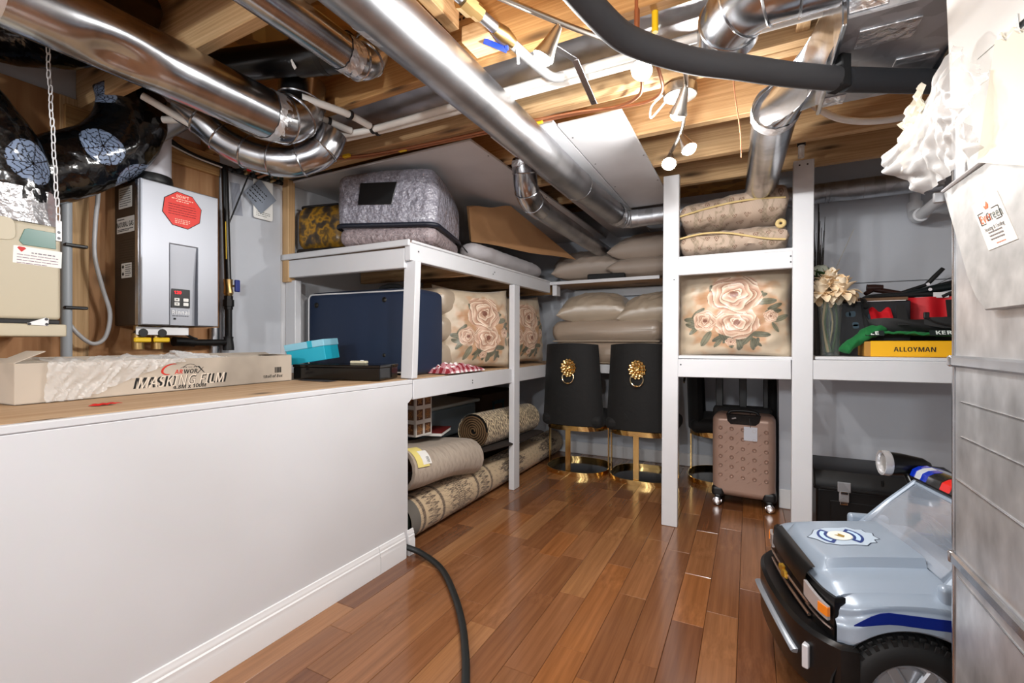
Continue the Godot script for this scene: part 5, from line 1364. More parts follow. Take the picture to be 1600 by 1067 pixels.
func band(g: Geo, outline: Array, y0: float, y1: float, th: float) -> void:
	var n := outline.size()
	for k in n:
		var a: Vector2 = outline[k]
		var b: Vector2 = outline[(k + 1) % n]
		var ia := a * (1.0 - th / a.length())
		var ib := b * (1.0 - th / b.length())
		var at3 := func(q: Vector2, y: float) -> Vector3: return Vector3(q.x, y, q.y)
		g.quad(at3.call(a, y0), at3.call(b, y0), at3.call(b, y1), at3.call(a, y1))
		g.quad(at3.call(ib, y0), at3.call(ia, y0), at3.call(ia, y1), at3.call(ib, y1))
		g.quad(at3.call(a, y1), at3.call(b, y1), at3.call(ib, y1), at3.call(ia, y1))
		g.quad(at3.call(b, y0), at3.call(a, y0), at3.call(ia, y0), at3.call(ib, y0))
	g.done()

func chair(label: String, at: Vector3, turn: float) -> void:                # its back towards +z
	if M.has("chair0"):
		var d: Node3D = M.chair0.duplicate()
		d.name = numbered("dining_chair"); add_child(d)
		d.position = at; d.rotation_degrees.y = turn; d.set_meta("label", label)
		return
	var o := thing("dining_chair", label, "chair", at, turn, "black velvet dining chairs in the recess")
	M.chair0 = o
	var velvet := mat(Color(0.036, 0.034, 0.034), 0.75, 0.0, {"rim": 0.4, "bump": noise_tex(0.03, FastNoiseLite.TYPE_CELLULAR, [], 2, 128, 97), "bs": 0.12, "tri": true, "scale": 4.0})
	var ol := rrect(0.51, 0.50, 0.20, 7)
	var g := geo(); band(g, ol, 0.0, 0.036, 0.008); part("base_hoop", g, M.gold, o)
	var pl := geo(Transform3D(Basis(Vector3.RIGHT, PI / 2), Vector3(0, 0.006, 0))); prism(pl, rrect(0.49, 0.48, 0.19, 6), 0.004); part("dark_hoop_reflection", pl, M.blackgloss, o)  # dark gloss sheet put in for the reflection inside the hoop
	var g2 := geo(); band(g2, rrect(0.50, 0.46, 0.19, 7), 0.352, 0.388, 0.008); part("seat_hoop", g2, M.gold, o)
	for q in [[Vector3(-0.015, 0.19, 0.228), Vector3(0.042, 0.34, 0.010)], [Vector3(-0.252, 0.19, 0.02), Vector3(0.008, 0.34, 0.030)], [Vector3(0.252, 0.19, 0.02), Vector3(0.008, 0.34, 0.030)]]:
		part("leg", bx(q[0], q[1], 0.001), M.gold, o)
	var s := geo(); rbox(s, Vector3(0, 0.43, -0.02), Vector3(0.50, 0.10, 0.46), 0.04, 3, 0.01); part("seat", s, velvet, o)
	var b := geo()
	sheet(b, 24, 14, 0.045, func(u: float, v: float):
		var a := (u * 2.0 - 1.0)
		var y: float = 0.395 + 0.63 * v + 0.012 * (1.0 - a * a) * v
		var hw := lerpf(0.256, 0.215, v)
		var an := a * 0.98
		return Vector3(hw * sin(an) / sin(0.98), y, 0.245 + 0.02 * v - 0.17 * (1.0 - cos(an)) - 0.012 * pow(absf(a), 6.0)))
	part("backrest", b, velvet, o, Vector3.ZERO, 60.0)
	var lh := geo()
	var at2 := Vector3(0.0, 0.845, 0.262)
	surf(lh, 20, 12, func(u: float, v: float): 
		var an: float = u * TAU
		var r: float = sin(v * PI * 0.5) 
		var rr := r * (0.021 + 0.003 * sin(an * 3.0 + 1.0))
		var bump := 0.004 * exp(-pow((r - 0.0) / 0.35, 2.0)) + 0.003 * maxf(0.0, cos(an * 2.0)) * exp(-pow((r - 0.55) / 0.25, 2.0))
		return at2 + Vector3(cos(an) * rr * 0.92, sin(an) * rr * 1.1, 0.020 * cos(v * PI * 0.5) + bump))
	for ring in [[11, 0.024, 0.010, 0.010], [14, 0.032, 0.0095, 0.003]]:
		for k in ring[0]:
			var a: float = TAU * k / ring[0]
			var c := at2 + Vector3(cos(a) * ring[1] * 0.95, sin(a) * ring[1] * 1.1, ring[3])
			var x := Vector3(cos(a), sin(a), 0.25).normalized()
			var keep := lh.m
			lh.m = Transform3D(Basis(x * 1.5, x.cross(Vector3(0, 0, 1)).normalized(), Vector3(0, 0, 1)), c)
			lathe(lh, [Vector2(0, -ring[2] * 0.9), Vector2(ring[2] * 0.55, -ring[2] * 0.55), Vector2(ring[2] * 0.75, 0), Vector2(ring[2] * 0.55, ring[2] * 0.55), Vector2(0, ring[2] * 0.9)], 7)
			lh.m = keep
	for e in [[Vector3(-0.008, 0.007, 0.022), 0.0045], [Vector3(0.008, 0.007, 0.022), 0.0045], [Vector3(0, -0.004, 0.026), 0.006], [Vector3(-0.007, -0.012, 0.020), 0.006], [Vector3(0.007, -0.012, 0.020), 0.006], [Vector3(0, -0.022, 0.012), 0.007]]:
		rbox(lh, at2 + e[0], Vector3.ONE * e[1] * 2.0, e[1], 2)
	for i in lh.v.size(): lh.v[i] = at2 + (lh.v[i] - at2) * Vector3(1.65, 1.65, 1.2)
	var hd := part("lion_head", lh, M.gold, o, Vector3.ZERO, 40.0)
	var rg := geo(Transform3D(Basis(Vector3.RIGHT, PI / 2 - 0.12), Vector3(0, 0.772, 0.274))); torus(rg, 0.046, 0.0055, 28, 8)
	part("ring", rg, mat(Color(0.93, 0.86, 0.70), 0.15, 1.0), hd)
	var bd := geo(); rbox(bd, Vector3(0, 0.727, 0.279), Vector3(0.026, 0.014, 0.014), 0.0069, 2); part("bead", bd, M.gold, hd)

func rug_texture(dark: Color, light: Color, sd: int, dense := 0.0) -> ImageTexture:        # u round the roll, v along it
	var nz := FastNoiseLite.new(); nz.seed = sd; nz.frequency = 1.0
	return paint(220, 400, func(u: float, v: float) -> Color:
		var bandpos := v * 10.0
		var m := 0.0
		var x := u * 14.0
		if v < 0.035: return Color(0.45, 0.44, 0.43)
		var stripe := minf(absf(v - 0.05), minf(absf(v - 0.13), minf(absf(v - 0.30), absf(v - 0.38))))
		if stripe < 0.004: m = 0.9
		if v < 0.13 or (v > 0.30 and v < 0.38):                     # narrow borders of scrolls
			var s := sin(x * TAU * 1.2) * 0.028
			var c := 0.09 if v < 0.2 else 0.34
			if absf(v - c - s * 0.7) < 0.006: m = 1.0
			var q := Vector2(fposmod(x * 1.2, 0.5) - 0.25, (v - c) * 7.0)
			if q.length() < 0.11 and q.length() > 0.05: m = 0.85
		elif v < 0.30:                                              # wide border of palmettes
			var q := Vector2(fposmod(x, 1.0) - 0.5, (v - 0.215) * 9.0)
			var r := q.length()
			var a := q.angle()
			if absf(r - 0.34 - 0.07 * cos(a * 6.0)) < 0.045 or absf(r - 0.16) < 0.04: m = 0.95
			var q2 := Vector2(fposmod(x + 0.5, 1.0) - 0.5, (v - 0.215) * 9.0)
			if absf(absf(q2.x) + absf(q2.y) - 0.18) < 0.05: m = 0.9
			if absf(q2.length() - 0.45 - 0.05 * sin(q2.angle() * 8.0)) < 0.03: m = 0.7
		else:                                                       # field: medallion and scattered sprays
			var q := Vector2(fposmod(x * 0.5, 1.0) - 0.5, (fposmod(v - 0.38, 0.31) - 0.155) * 4.5)
			var r := q.length()
			var a := q.angle()
			var f := sin(a * 8.0 + r * 20.0) * 0.05
			if absf(r - 0.32 - f) < 0.05 or absf(r - 0.18 + f) < 0.04 or r < 0.06: m = 1.0
			elif r < 0.45 and sin(a * 16.0) * sin(r * 60.0) > 0.35: m = 0.8
		if dense > 0.0 and v > 0.05:
			var t := sin(u * TAU * 9.0 + 3.0 * sin(v * 50.0)) * sin(v * 85.0 + 2.0 * sin(u * TAU * 7.0))
			m = maxf(m * 0.5, clampf(absf(t) * 2.0 - 0.5, 0.0, 1.0))
		var k := clampf(m * (0.75 + 0.5 * nz.get_noise_2d(u * 60.0, v * 90.0)) + 0.08 * nz.get_noise_2d(u * 200.0, v * 200.0), 0.0, 1.0)
		return light.lerp(dark, clampf(k + 0.35 * clampf(sin(u * TAU * 40.0 + 2.0 * sin(v * 90.0)) * sin(v * 130.0 + 2.0 * sin(u * TAU * 20.0)) * 2.0 - 0.7, 0.0, 1.0), 0.0, 1.0)))

func spiral_end(g: Geo, at: Vector3, R: float, dir: Vector3, turns: float) -> void:          # the rolled edge seen end on
	var pts := []
	var n := int(turns * 24)
	for k in n + 1:
		var t := float(k) / n
		var a := TAU * turns * t
		var r := lerpf(R * 0.12, R * 0.93, t)
		pts.append(at + Vector3(cos(a) * r, sin(a) * r, 0.0))
	tube(g, pts, R * 0.30 / turns, 6)

func rugs() -> void:
	var beige := Color(0.86, 0.78, 0.66)
	var t1 := rug_texture(Color(0.36, 0.31, 0.28), beige, 3)
	var r := thing("rolled_rug", "large rolled beige rug with dark floral border along the floor", "rug")
	var a := Vector3(-1.632, 0.108, -1.835)
	var b := Vector3(-1.655, 0.108, -4.02)
	var g := geo(); tube(g, [a, a.lerp(b, 0.25), a.lerp(b, 0.5), a.lerp(b, 0.75), b], 0.107, 40, false)
	for i in g.v.size():                                                   # weight flattens it a little
		var p := g.v[i]
		p.y = maxf(p.y, 0.003); g.v[i] = p
		g.t[i] = Vector2(g.t[i].x, g.t[i].y / 2.2)
	part("pile", g, mat(Color(0.92, 0.90, 0.87), 0.9, 0.0, {"tex": t1, "rim": 0.3}), r, Vector3.ZERO, 60.0)
	var e := geo(); tube(e, [a + Vector3(0, 0, -0.012), a + Vector3(0, 0, -0.02)], 0.103, 32); part("backing", e, mat(Color(0.05, 0.09, 0.06), 0.85), r)
	var sp := geo(); spiral_end(sp, a + Vector3(0, 0, -0.006), 0.098, Vector3(0, 0, 1), 3.5); part("rolled_edge", sp, mat(Color(0.10, 0.14, 0.10), 0.9), r)
	# small roll above
	var t2 := rug_texture(Color(0.24, 0.19, 0.15), Color(0.88, 0.80, 0.65), 9, 1.0)
	var s := thing("rolled_runner", "small tightly rolled patterned runner on top of the other rugs", "rug")
	var a2 := Vector3(-1.615, 0.458, -2.56)
	var b2 := Vector3(-1.645, 0.42, -3.45)
	var g2 := geo(); tube(g2, [a2, a2.lerp(b2, 0.5), b2], 0.114, 36, false)
	for i in g2.t.size(): g2.t[i] = Vector2(g2.t[i].x, 0.06 + g2.t[i].y / 0.95)
	part("pile", g2, mat(Color.WHITE, 0.9, 0.0, {"tex": t2, "rim": 0.3}), s, Vector3.ZERO, 60.0)
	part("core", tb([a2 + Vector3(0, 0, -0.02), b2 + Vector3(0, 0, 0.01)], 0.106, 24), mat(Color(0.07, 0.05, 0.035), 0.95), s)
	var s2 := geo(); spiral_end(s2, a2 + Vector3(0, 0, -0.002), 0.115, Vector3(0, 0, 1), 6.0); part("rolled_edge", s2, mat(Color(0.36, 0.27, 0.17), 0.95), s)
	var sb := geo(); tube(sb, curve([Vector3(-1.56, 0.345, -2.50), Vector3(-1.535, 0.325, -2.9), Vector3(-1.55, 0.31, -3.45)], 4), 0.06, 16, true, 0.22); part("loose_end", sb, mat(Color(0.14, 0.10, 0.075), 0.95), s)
	# striped rug folded over, with its label
	var tw := noise_tex(0.02, FastNoiseLite.TYPE_SIMPLEX_SMOOTH, [Color(0.55, 0.50, 0.46), Color(0.74, 0.69, 0.64), Color(0.62, 0.57, 0.53)], 4, 256, 101)
	var fm := mat(Color(0.98, 0.97, 0.95), 0.9, 0.0, {"tex": tw, "tri": true, "scale": Vector3(1.6, 1.6, 9.0), "rim": 0.3})
	var f := thing("folded_rug", "grey streaked rug folded over with a yellow label at its front", "rug")
	var fg := geo()
	sheet(fg, 20, 24, 0.02, func(u: float, v: float):
		var z: float = lerpf(-1.83, -2.50, u)
		var w: float = v * 0.80
		var rr := 0.085
		var x := 0.0; var y := 0.0
		if w < 0.36: x = -1.96 + w; y = 0.475 - 0.05 * (0.36 - w)
		else:
			var an := (w - 0.36) / rr
			if an < PI * 0.95: x = -1.60 + sin(an) * rr; y = 0.475 - rr + cos(an) * rr
			else: x = -1.60 - (w - 0.36 - rr * PI * 0.95); y = 0.475 - 2.0 * rr
		return Vector3(x, y - 0.08 * u + 0.01 * sin(u * 6.0 + w * 7.0), z))
	part("folded_layer", fg, fm, f, Vector3.ZERO, 60.0)
	var lg := geo(); sheet(lg, 4, 8, 0.0012, func(u: float, v: float):
		var an: float = 0.15 + v * 1.25
		return Vector3(-1.60 + sin(an) * 0.1068, 0.39 + cos(an) * 0.1068 - 0.0 - 0.08 * (0.03 + u * 0.14), lerpf(-1.85, -1.945, u)))
	part("paper_label", lg, mat(Color(0.93, 0.86, 0.52), 0.6), f)
	var lw := geo(); sheet(lw, 3, 6, 0.0008, func(u: float, v: float):
		var an: float = 0.55 + v * 0.75
		return Vector3(-1.60 + sin(an) * 0.1082, 0.39 + cos(an) * 0.1082 - 0.08 * (0.09 + u * 0.10), lerpf(-1.895, -1.965, u)))
	part("barcode_panel", lw, M.paper, f)
	var bars := geo()
	for k in 6:
		var an := 0.95 + k * 0.05
		var c := Vector3(-1.60 + sin(an) * 0.1094, 0.39 + cos(an) * 0.1094 - 0.012, -1.93)
		bar(bars, c, c + Vector3(0, 0, -0.022), 0.002, 0.0012, 0.0)
	part("bars", bars, M.ink, f)
	# a dark support under it
	part("carton", bx(Vector3(-2.05, 0.115, -2.25), Vector3(0.58, 0.225, 0.70), 0.003), M.card, self)
	tag(get_child(get_child_count() - 1), "brown cardboard carton under the folded grey rug", "box")
	# storage tub
	var tu := thing("storage_tub", "translucent grey plastic tub with a pale lid behind the rolled runner", "tub", Vector3(-2.14, 0.345, -2.86))
	part("under_box", bx(Vector3(0, -0.172, 0), Vector3(0.40, 0.34, 0.56), 0.003), M.blackmatte, tu)
	var ug := geo(); rbox(ug, Vector3(0, 0.115, 0), Vector3(0.38, 0.22, 0.58), 0.03, 2); part("tub", ug, mat(Color(0.55, 0.62, 0.66), 0.25, 0.0, {"alpha": 0.75}), tu)
	var ul := geo(); rbox(ul, Vector3(0, 0.235, 0), Vector3(0.42, 0.026, 0.63), 0.011, 2); part("lid", ul, mat(Color(0.74, 0.76, 0.74), 0.35), tu)
	var cl := geo(); rbox(cl, Vector3(0, 0.10, 0.05), Vector3(0.30, 0.15, 0.42), 0.05, 2); part("contents", cl, mat(Color(0.60, 0.62, 0.68), 0.8), tu)
	# printed food carton
	var food := paint(96, 192, func(u: float, v: float) -> Color:
		var c := Vector2(fposmod(u * 2.0, 1.0) - 0.5, fposmod(v * 3.0, 1.0) - 0.5)
		if absf(c.x) > 0.38 or absf(c.y) > 0.36: return Color(0.86, 0.84, 0.82)
		var k := Vector2i(int(u * 2.0), int(v * 3.0))
		var fr := c.length() + 0.08 * sin(c.angle() * 5.0 + k.y * 2.0)
		if fr < 0.26: return Color(0.45, 0.26, 0.16).lerp(Color(0.72, 0.54, 0.34), clampf(0.5 + 0.8 * sin(fr * 40.0 + k.x), 0.0, 1.0))
		return Color(0.30, 0.17, 0.12).lerp(Color(0.52, 0.40, 0.30), fposmod(k.x * 0.6 + k.y * 0.37, 1.0)))
	var fc := thing("appliance_carton", "white carton printed with small food photos at the half wall's end", "box", Vector3(-1.765, 0.50, -2.17), -4.0)
	var fcg := geo()
	box(fcg, Vector3(-0.10, 0.11, -0.05), Vector3(0.22, 0.26, 0.14), 0.002); part("body", fcg, M.paper, fc)
	var fp := geo(); fp.m = Transform3D(Basis(), Vector3(0.0115, 0, 0)); fp.quad(Vector3(0, -0.02, 0.02), Vector3(0, -0.02, -0.12), Vector3(0, 0.24, -0.12), Vector3(0, 0.24, 0.02), Vector2(0, 1), Vector2(1, 1), Vector2(1, 0), Vector2(0, 0))
	part("printed_side", fp, mat(Color.WHITE, 0.5, 0.0, {"tex": food}), fc)
	var fq := geo(); fq.m = Transform3D(Basis(), Vector3(0, 0, 0.0215)); fq.quad(Vector3(-0.21, -0.02, 0), Vector3(0.01, -0.02, 0), Vector3(0.01, 0.24, 0), Vector3(-0.21, 0.24, 0), Vector2(0, 1), Vector2(1, 1), Vector2(1, 0), Vector2(0, 0))
	part("printed_side", fq, mat(Color.WHITE, 0.5, 0.0, {"tex": food}), fc)
	var bkk := thing("red_book", "thin dark red book with pale pages lying on the folded rug", "book", Vector3(-1.80, 0.452, -2.42), 20.0)
	part("pages", bx(Vector3(0, 0.014, 0), Vector3(0.12, 0.018, 0.22), 0.001), M.paper, bkk)
	part("cover", bx(Vector3(0, 0.026, 0), Vector3(0.126, 0.005, 0.226), 0.001), mat(Color(0.42, 0.08, 0.08), 0.6), bkk)
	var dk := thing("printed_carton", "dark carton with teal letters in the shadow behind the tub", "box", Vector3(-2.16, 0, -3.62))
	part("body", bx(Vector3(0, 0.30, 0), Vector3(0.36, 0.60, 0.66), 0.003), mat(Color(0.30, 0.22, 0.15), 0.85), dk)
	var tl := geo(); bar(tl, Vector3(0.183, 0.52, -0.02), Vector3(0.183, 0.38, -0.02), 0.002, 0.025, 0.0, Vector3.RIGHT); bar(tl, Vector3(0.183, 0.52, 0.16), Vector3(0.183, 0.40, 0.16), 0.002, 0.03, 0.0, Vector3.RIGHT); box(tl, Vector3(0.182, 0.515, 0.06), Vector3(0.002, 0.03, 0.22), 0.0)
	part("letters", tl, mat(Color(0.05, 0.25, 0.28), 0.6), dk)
	# hose from the wall
	var h := thing("black_hose", "black hose from the gap in the baseboard across the floor towards the viewer", "hose")
	part("hose", tb(curve([Vector3(-1.55, 0.05, -1.745), Vector3(-1.485, 0.045, -1.75), Vector3(-1.40, 0.024, -1.765), Vector3(-1.241, 0.014, -1.702), Vector3(-1.07, 0.014, -1.554), Vector3(-0.935, 0.014, -1.409), Vector3(-0.839, 0.014, -1.283), Vector3(-0.764, 0.014, -1.171), Vector3(-0.64, 0.014, -0.97), Vector3(-0.55, 0.014, -0.8)], 8), 0.0135, 14), mat(Color(0.07, 0.085, 0.085), 0.5), h, Vector3.ZERO, 60.0)

func back_bays() -> void:
	# two folded bedspreads
	var bs := paint(320, 240, func(u: float, v: float) -> Color:
		var c := Color(0.70, 0.63, 0.57)
		var cell := floorf(v * 9.0)
		var q := Vector2(fposmod(u * 9.0 + 0.37 * cell, 1.0) - 0.5, fposmod(v * 9.0, 1.0) - 0.5) + Vector2(0.12 * sin(cell * 4.1 + floorf(u * 9.0) * 2.7), 0.1 * cos(cell * 2.3))
		var r := q.length()
		if r < 0.20 + 0.04 * sin(q.angle() * 3.0) and r > 0.12: c = Color(0.50, 0.41, 0.35)
		elif r < 0.06: c = Color(0.46, 0.33, 0.27)
		var m := Vector2((fposmod(u * 1.6, 1.0) - 0.5) * 1.1, fposmod(v * 1.3, 1.0) - 0.5)
		var mr := m.length() + 0.05 * sin(m.angle() * 6.0)
		if absf(mr - 0.30) < 0.045 or absf(mr - 0.16) < 0.02: c = c.lerp(Color(0.50, 0.46, 0.38), 0.45 + 0.3 * sin(u * 160.0) * sin(v * 140.0))
		return c.lerp(Color(0.80, 0.73, 0.66), 0.25 * (0.5 + 0.5 * sin(u * 300.0) * sin(v * 260.0))))
	var bm := mat(Color(0.98, 0.96, 0.94), 0.75, 0.0, {"tex": bs, "rim": 0.3})
	var cord := mat(Color(0.80, 0.70, 0.48), 0.7)
	var nz := FastNoiseLite.new(); nz.seed = 121; nz.frequency = 1.0; nz.fractal_octaves = 2
	for k in 2:
		var o := thing("bedspread", ["upper folded floral bedspread with a tan cord edge, under the branch duct", "lower folded floral bedspread with a tan cord edge, on the middle bay's top shelf"][k], "bedspread", Vector3(-0.08, 1.530 + (0.158 if k == 0 else 0.0), -3.02), 0.0, "folded floral bedspreads")
		var g := geo()
		var H := 0.20 if k == 0 else 0.155
		surf(g, 44, 28, func(u: float, v: float):
			var x: float = lerpf(-0.277, 0.270, u)
			var an: float = -PI / 2 + PI * 2.0 * v
			var ez := 0.26 * cos(an)
			var sgn := 1.0 if sin(an) >= 0.0 else -1.0
			var hh := H * (1.0 + (0.18 * (x / 0.27) if k == 0 else 0.0)) * 0.5
			var yy := hh + sgn * hh * pow(absf(sin(an)), 0.62)
			var end := pow(maxf(0.0, 1.0 - pow(absf(u * 2.0 - 1.0), 10.0)), 0.35)
			yy = hh + (yy - hh) * end
			return Vector3(x, yy + 0.012 * nz.get_noise_2d(x * 8.0 + k * 20, an * 1.5), 0.0 + ez * (0.85 + 0.15 * end) + 0.015 * nz.get_noise_2d(x * 9.0, an * 2.0 + 30.0 + k)), true, 1.0, 1.4)
		part("folded_cover", g, bm, o, Vector3.ZERO, 60.0)
		var pts := []
		for i in 9:
			var t := i / 8.0
			var x := lerpf(-0.27, 0.25, t)
			pts.append(Vector3(x, (0.075 + 0.045 * sin(t * 2.2) if k == 0 else 0.105 - 0.035 * t * t + 0.02 * sin(t * 5.0)), 0.268 - 0.02 * absf(t - 0.5)))
		part("cord", tb(curve(pts, 4), 0.0055, 8), cord, o, Vector3.ZERO, 60.0)
		if k == 1:
			var ro := geo(Transform3D(Basis(Vector3.RIGHT, PI / 2 - 0.1), Vector3(0.228, 0.135, 0.262))); torus(ro, 0.016, 0.010, 16, 8); part("cord_knot", ro, cord, o)
	# large rose pillow
	var p := thing("rose_pillow", "big rose printed pillow filling the middle bay above the suitcase", "pillow", Vector3(-0.085, 1.215, -2.95), -3.0)
	pil(p, "cushion", M.rosemat, Vector3.ZERO, Vector3(-3, 0, 0), 0.64, 0.545, 0.26, 131, 32)
	# suitcase
	var shell_m := mat(Color(0.67, 0.55, 0.49), 0.38, 0.2)
	var s := thing("suitcase", "rose gold hard suitcase with dimpled front and white tag in the middle bay", "suitcase", Vector3(-0.028, 0, -3.31), -3.0)
	var sg := geo(); rbox(sg, Vector3(0, 0.325, 0), Vector3(0.352, 0.52, 0.19), 0.042, 4, 0.004); part("shell", sg, shell_m, s, Vector3.ZERO, 60.0)
	var dim := geo()
	var cross := geo()
	for j in 6:
		for i in 5:
			var k2 := geo()
			var kk := dim.m
			dim.m = Transform3D(Basis(Vector3.RIGHT, PI / 2), Vector3(-0.128 + i * 0.064, 0.50 - j * 0.060 - i * 0.002, 0.0975))
			lathe(dim, [Vector2(0, -0.002), Vector2(0.0125, -0.002), Vector2(0.0125, 0.0045), Vector2(0.010, 0.008), Vector2(0.006, 0.003), Vector2(0, 0.001)], 12)
			dim.m = kk
			if i < 4:
				var c := Vector3(-0.096 + i * 0.064, 0.47 - j * 0.060, 0.0995)
				bar(cross, c + Vector3(-0.007, -0.007, 0), c + Vector3(0.007, 0.007, 0), 0.004, 0.005, 0.001, Vector3(0, 0, 1))
	part("dimples", dim, shell_m, s).set_meta("kind", "stuff")
	part("ticks", cross, mat(Color(0.66, 0.53, 0.47), 0.3, 0.3), s).set_meta("kind", "stuff")
	var hb := geo(); prism(hb, [Vector2(-0.095, 0.592), Vector2(-0.088, 0.545), Vector2(-0.07, 0.525), Vector2(0.07, 0.525), Vector2(0.092, 0.545), Vector2(0.10, 0.592)], 0.012, 0.004)
	on_face("handle_recess", hb, M.blackgloss, s, Transform3D(Basis(), Vector3(0, 0, 0.088)))
	part("handle", tb(curve([Vector3(-0.085, 0.583, 0.06), Vector3(-0.07, 0.604, 0.06), Vector3(0, 0.61, 0.06), Vector3(0.07, 0.604, 0.06), Vector3(0.085, 0.583, 0.06)], 5), 0.010, 10), M.black, s)
	on_face("side_handle_glint", flat(0.025, 0.008, 0.002, 0.002), M.chrome, s, Transform3D(Basis(Vector3(0, 0, 1), 0.25), Vector3(-0.05, 0.565, 0.100)))  # small chrome plate shaped as a glint by the handle recess
	var tg := on_face("luggage_tag", flat(0.075, 0.086, 0.002, 0.004), mat(Color(0.83, 0.84, 0.88), 0.5), s, Transform3D(Basis(), Vector3(0.043, 0.475, 0.103)))
	tg.set_meta("label", "blank white luggage tag")
	part("tag_cord", tb(curve([Vector3(0.04, 0.60, 0.06), Vector3(0.038, 0.57, 0.10), Vector3(0.043, 0.512, 0.106)], 4), 0.0015, 6), M.black, s)
	for sx in [-1, 1]:
		var cg := geo(); rbox(cg, Vector3(sx * 0.145, 0.088, 0.0), Vector3(0.075, 0.065, 0.20), 0.02, 2); part("corner_guard", cg, M.black, s)
		for zz in [-0.065, 0.075]:
			var fk := geo(); rbox(fk, Vector3(sx * 0.145, 0.050, zz), Vector3(0.034, 0.036, 0.05), 0.008, 2); part("wheel_fork", fk, M.black, s)
			for d in [-0.012, 0.012]:
				var w := geo(Transform3D(Basis(Vector3(0, 0, 1), PI / 2), Vector3(sx * 0.145 + d, 0.026, zz + 0.008))); lathe(w, [Vector2(0, -0.007), Vector2(0.021, -0.007), Vector2(0.026, -0.004), Vector2(0.026, 0.004), Vector2(0.021, 0.007), Vector2(0, 0.007)], 20)
				var wn := part("wheel", w, M.black, s)
				var wh := geo(Transform3D(Basis(Vector3(0, 0, 1), PI / 2), Vector3(sx * 0.145 + d * 1.7, 0.026, zz + 0.008))); lathe(wh, [Vector2(0, -0.002), Vector2(0.014, -0.002), Vector2(0.014, 0.002), Vector2(0, 0.002)], 14)
				part("hub", wh, M.chrome, wn)
		var hub2 := geo(Transform3D(Basis(Vector3.RIGHT, PI / 2), Vector3(sx * 0.15, 0.03, 0.105))); lathe(hub2, [Vector2(0, 0), Vector2(0.024, 0), Vector2(0.024, 0.006), Vector2(0.017, 0.008), Vector2(0.015, 0.005), Vector2(0, 0.006)], 18)
		part("wheel", hub2, M.chrome, s)
	# dark luggage behind it
	var b := thing("trolley_suitcase", "black trolley suitcase with raised handle bars behind the rose gold one", "suitcase", Vector3(-0.03, 0, -3.49))
	var bg := geo(); rbox(bg, Vector3(-0.01, 0.33, 0), Vector3(0.36, 0.56, 0.13), 0.03, 2); part("shell", bg, M.blackmatte, b)
	for x in [-0.15, -0.005, 0.13]: part("handle_bar", bx(Vector3(x, 0.72, 0.02), Vector3(0.045 if x < 0.1 else 0.03, 0.26, 0.02), 0.004), M.black, b)
	part("handle_grip", bx(Vector3(-0.01, 0.845, 0.02), Vector3(0.33, 0.045, 0.03), 0.008), M.black, b)
	for sx in [-0.13, 0.11]:
		var w := geo(Transform3D(Basis(Vector3(0, 0, 1), PI / 2), Vector3(sx, 0.028, 0.0))); lathe(w, [Vector2(0, -0.012), Vector2(0.028, -0.012), Vector2(0.028, 0.012), Vector2(0, 0.012)], 16); part("wheel", w, M.black, b)
	var ub := thing("garment_bag", "tall black bag standing between the suitcase and the wall return", "bag", Vector3(0.135, 0, -3.62))
	var ug := geo(); rbox(ug, Vector3(0, 0.41, 0), Vector3(0.055, 0.80, 0.10), 0.02, 2, 0.01); part("body", ug, mat(Color(0.045, 0.045, 0.05), 0.85), ub)
	part("handle", tb(curve([Vector3(0, 0.80, -0.03), Vector3(0, 0.835, -0.01), Vector3(0, 0.835, 0.02), Vector3(0, 0.80, 0.04)], 4), 0.007, 8), M.black, ub)
	# ----- right bay, shelf -----
	vase()
	var yb := thing("product_box", "yellow product box lettered in black along the right shelf's front edge", "box", Vector3(0.52, 0.976, -2.80))
	var ym := mat(Color(0.93, 0.69, 0.05), 0.42)
	part("box", bx(Vector3(0.36, 0.0385, -0.10), Vector3(0.70, 0.077, 0.20), 0.003), ym, yb)
	part("end_sleeve", bx(Vector3(0.0, 0.038, -0.10), Vector3(0.028, 0.074, 0.196), 0.002), mat(Color(0.70, 0.50, 0.20), 0.6), yb)
	write("print", "ALLOYMAN", 0.022, M.ink, yb, Transform3D(Basis(), Vector3(0.178, 0.036, 0.0003)), 0.95, true)
	# green shirt: a spread part on the box and a rolled tail
	var green := mat(Color(0.03, 0.40, 0.18), 0.85, 0.0, {"rim": 0.3})
	var gs := thing("green_shirt", "crumpled green shirt with white lettering between yellow box and tool bag", "shirt")
	var nz2 := FastNoiseLite.new(); nz2.seed = 141; nz2.frequency = 1.0; nz2.fractal_octaves = 2
	var g1 := geo(); sheet(g1, 40, 12, 0.010, func(u: float, v: float):
		var x: float = lerpf(0.505, 1.15, u)
		return Vector3(x, 1.068 + 0.016 * absf(nz2.get_noise_2d(u * 9.0, v * 5.0)) + 0.012 * sin(u * 9.0) * 0.5 + 0.010, lerpf(-2.985, -2.802, v)))
	part("body", g1, green, gs, Vector3.ZERO, 60.0)
	var tail := curve([Vector3(0.60, 1.12, -2.86), Vector3(0.535, 1.095, -2.84), Vector3(0.48, 1.055, -2.825), Vector3(0.435, 1.018, -2.81), Vector3(0.415, 1.005, -2.80)], 6)
	var g2 := geo(); tube(g2, tail, [0.02, 0.03, 0.036, 0.04, 0.042, 0.044, 0.044, 0.045, 0.045, 0.043, 0.040, 0.038, 0.037, 0.036, 0.036, 0.037, 0.039, 0.040, 0.041, 0.040, 0.038, 0.034, 0.028, 0.018, 0.008], 18, true, 0.62)
	for i in g2.v.size():
		var q := g2.v[i]
		g2.v[i] += Vector3(0, 0.010 * nz2.get_noise_3d(q.x * 24.0, q.y * 24.0, q.z * 24.0), 0.006 * nz2.get_noise_3d(q.z * 30.0, q.x * 24.0, 7.0))
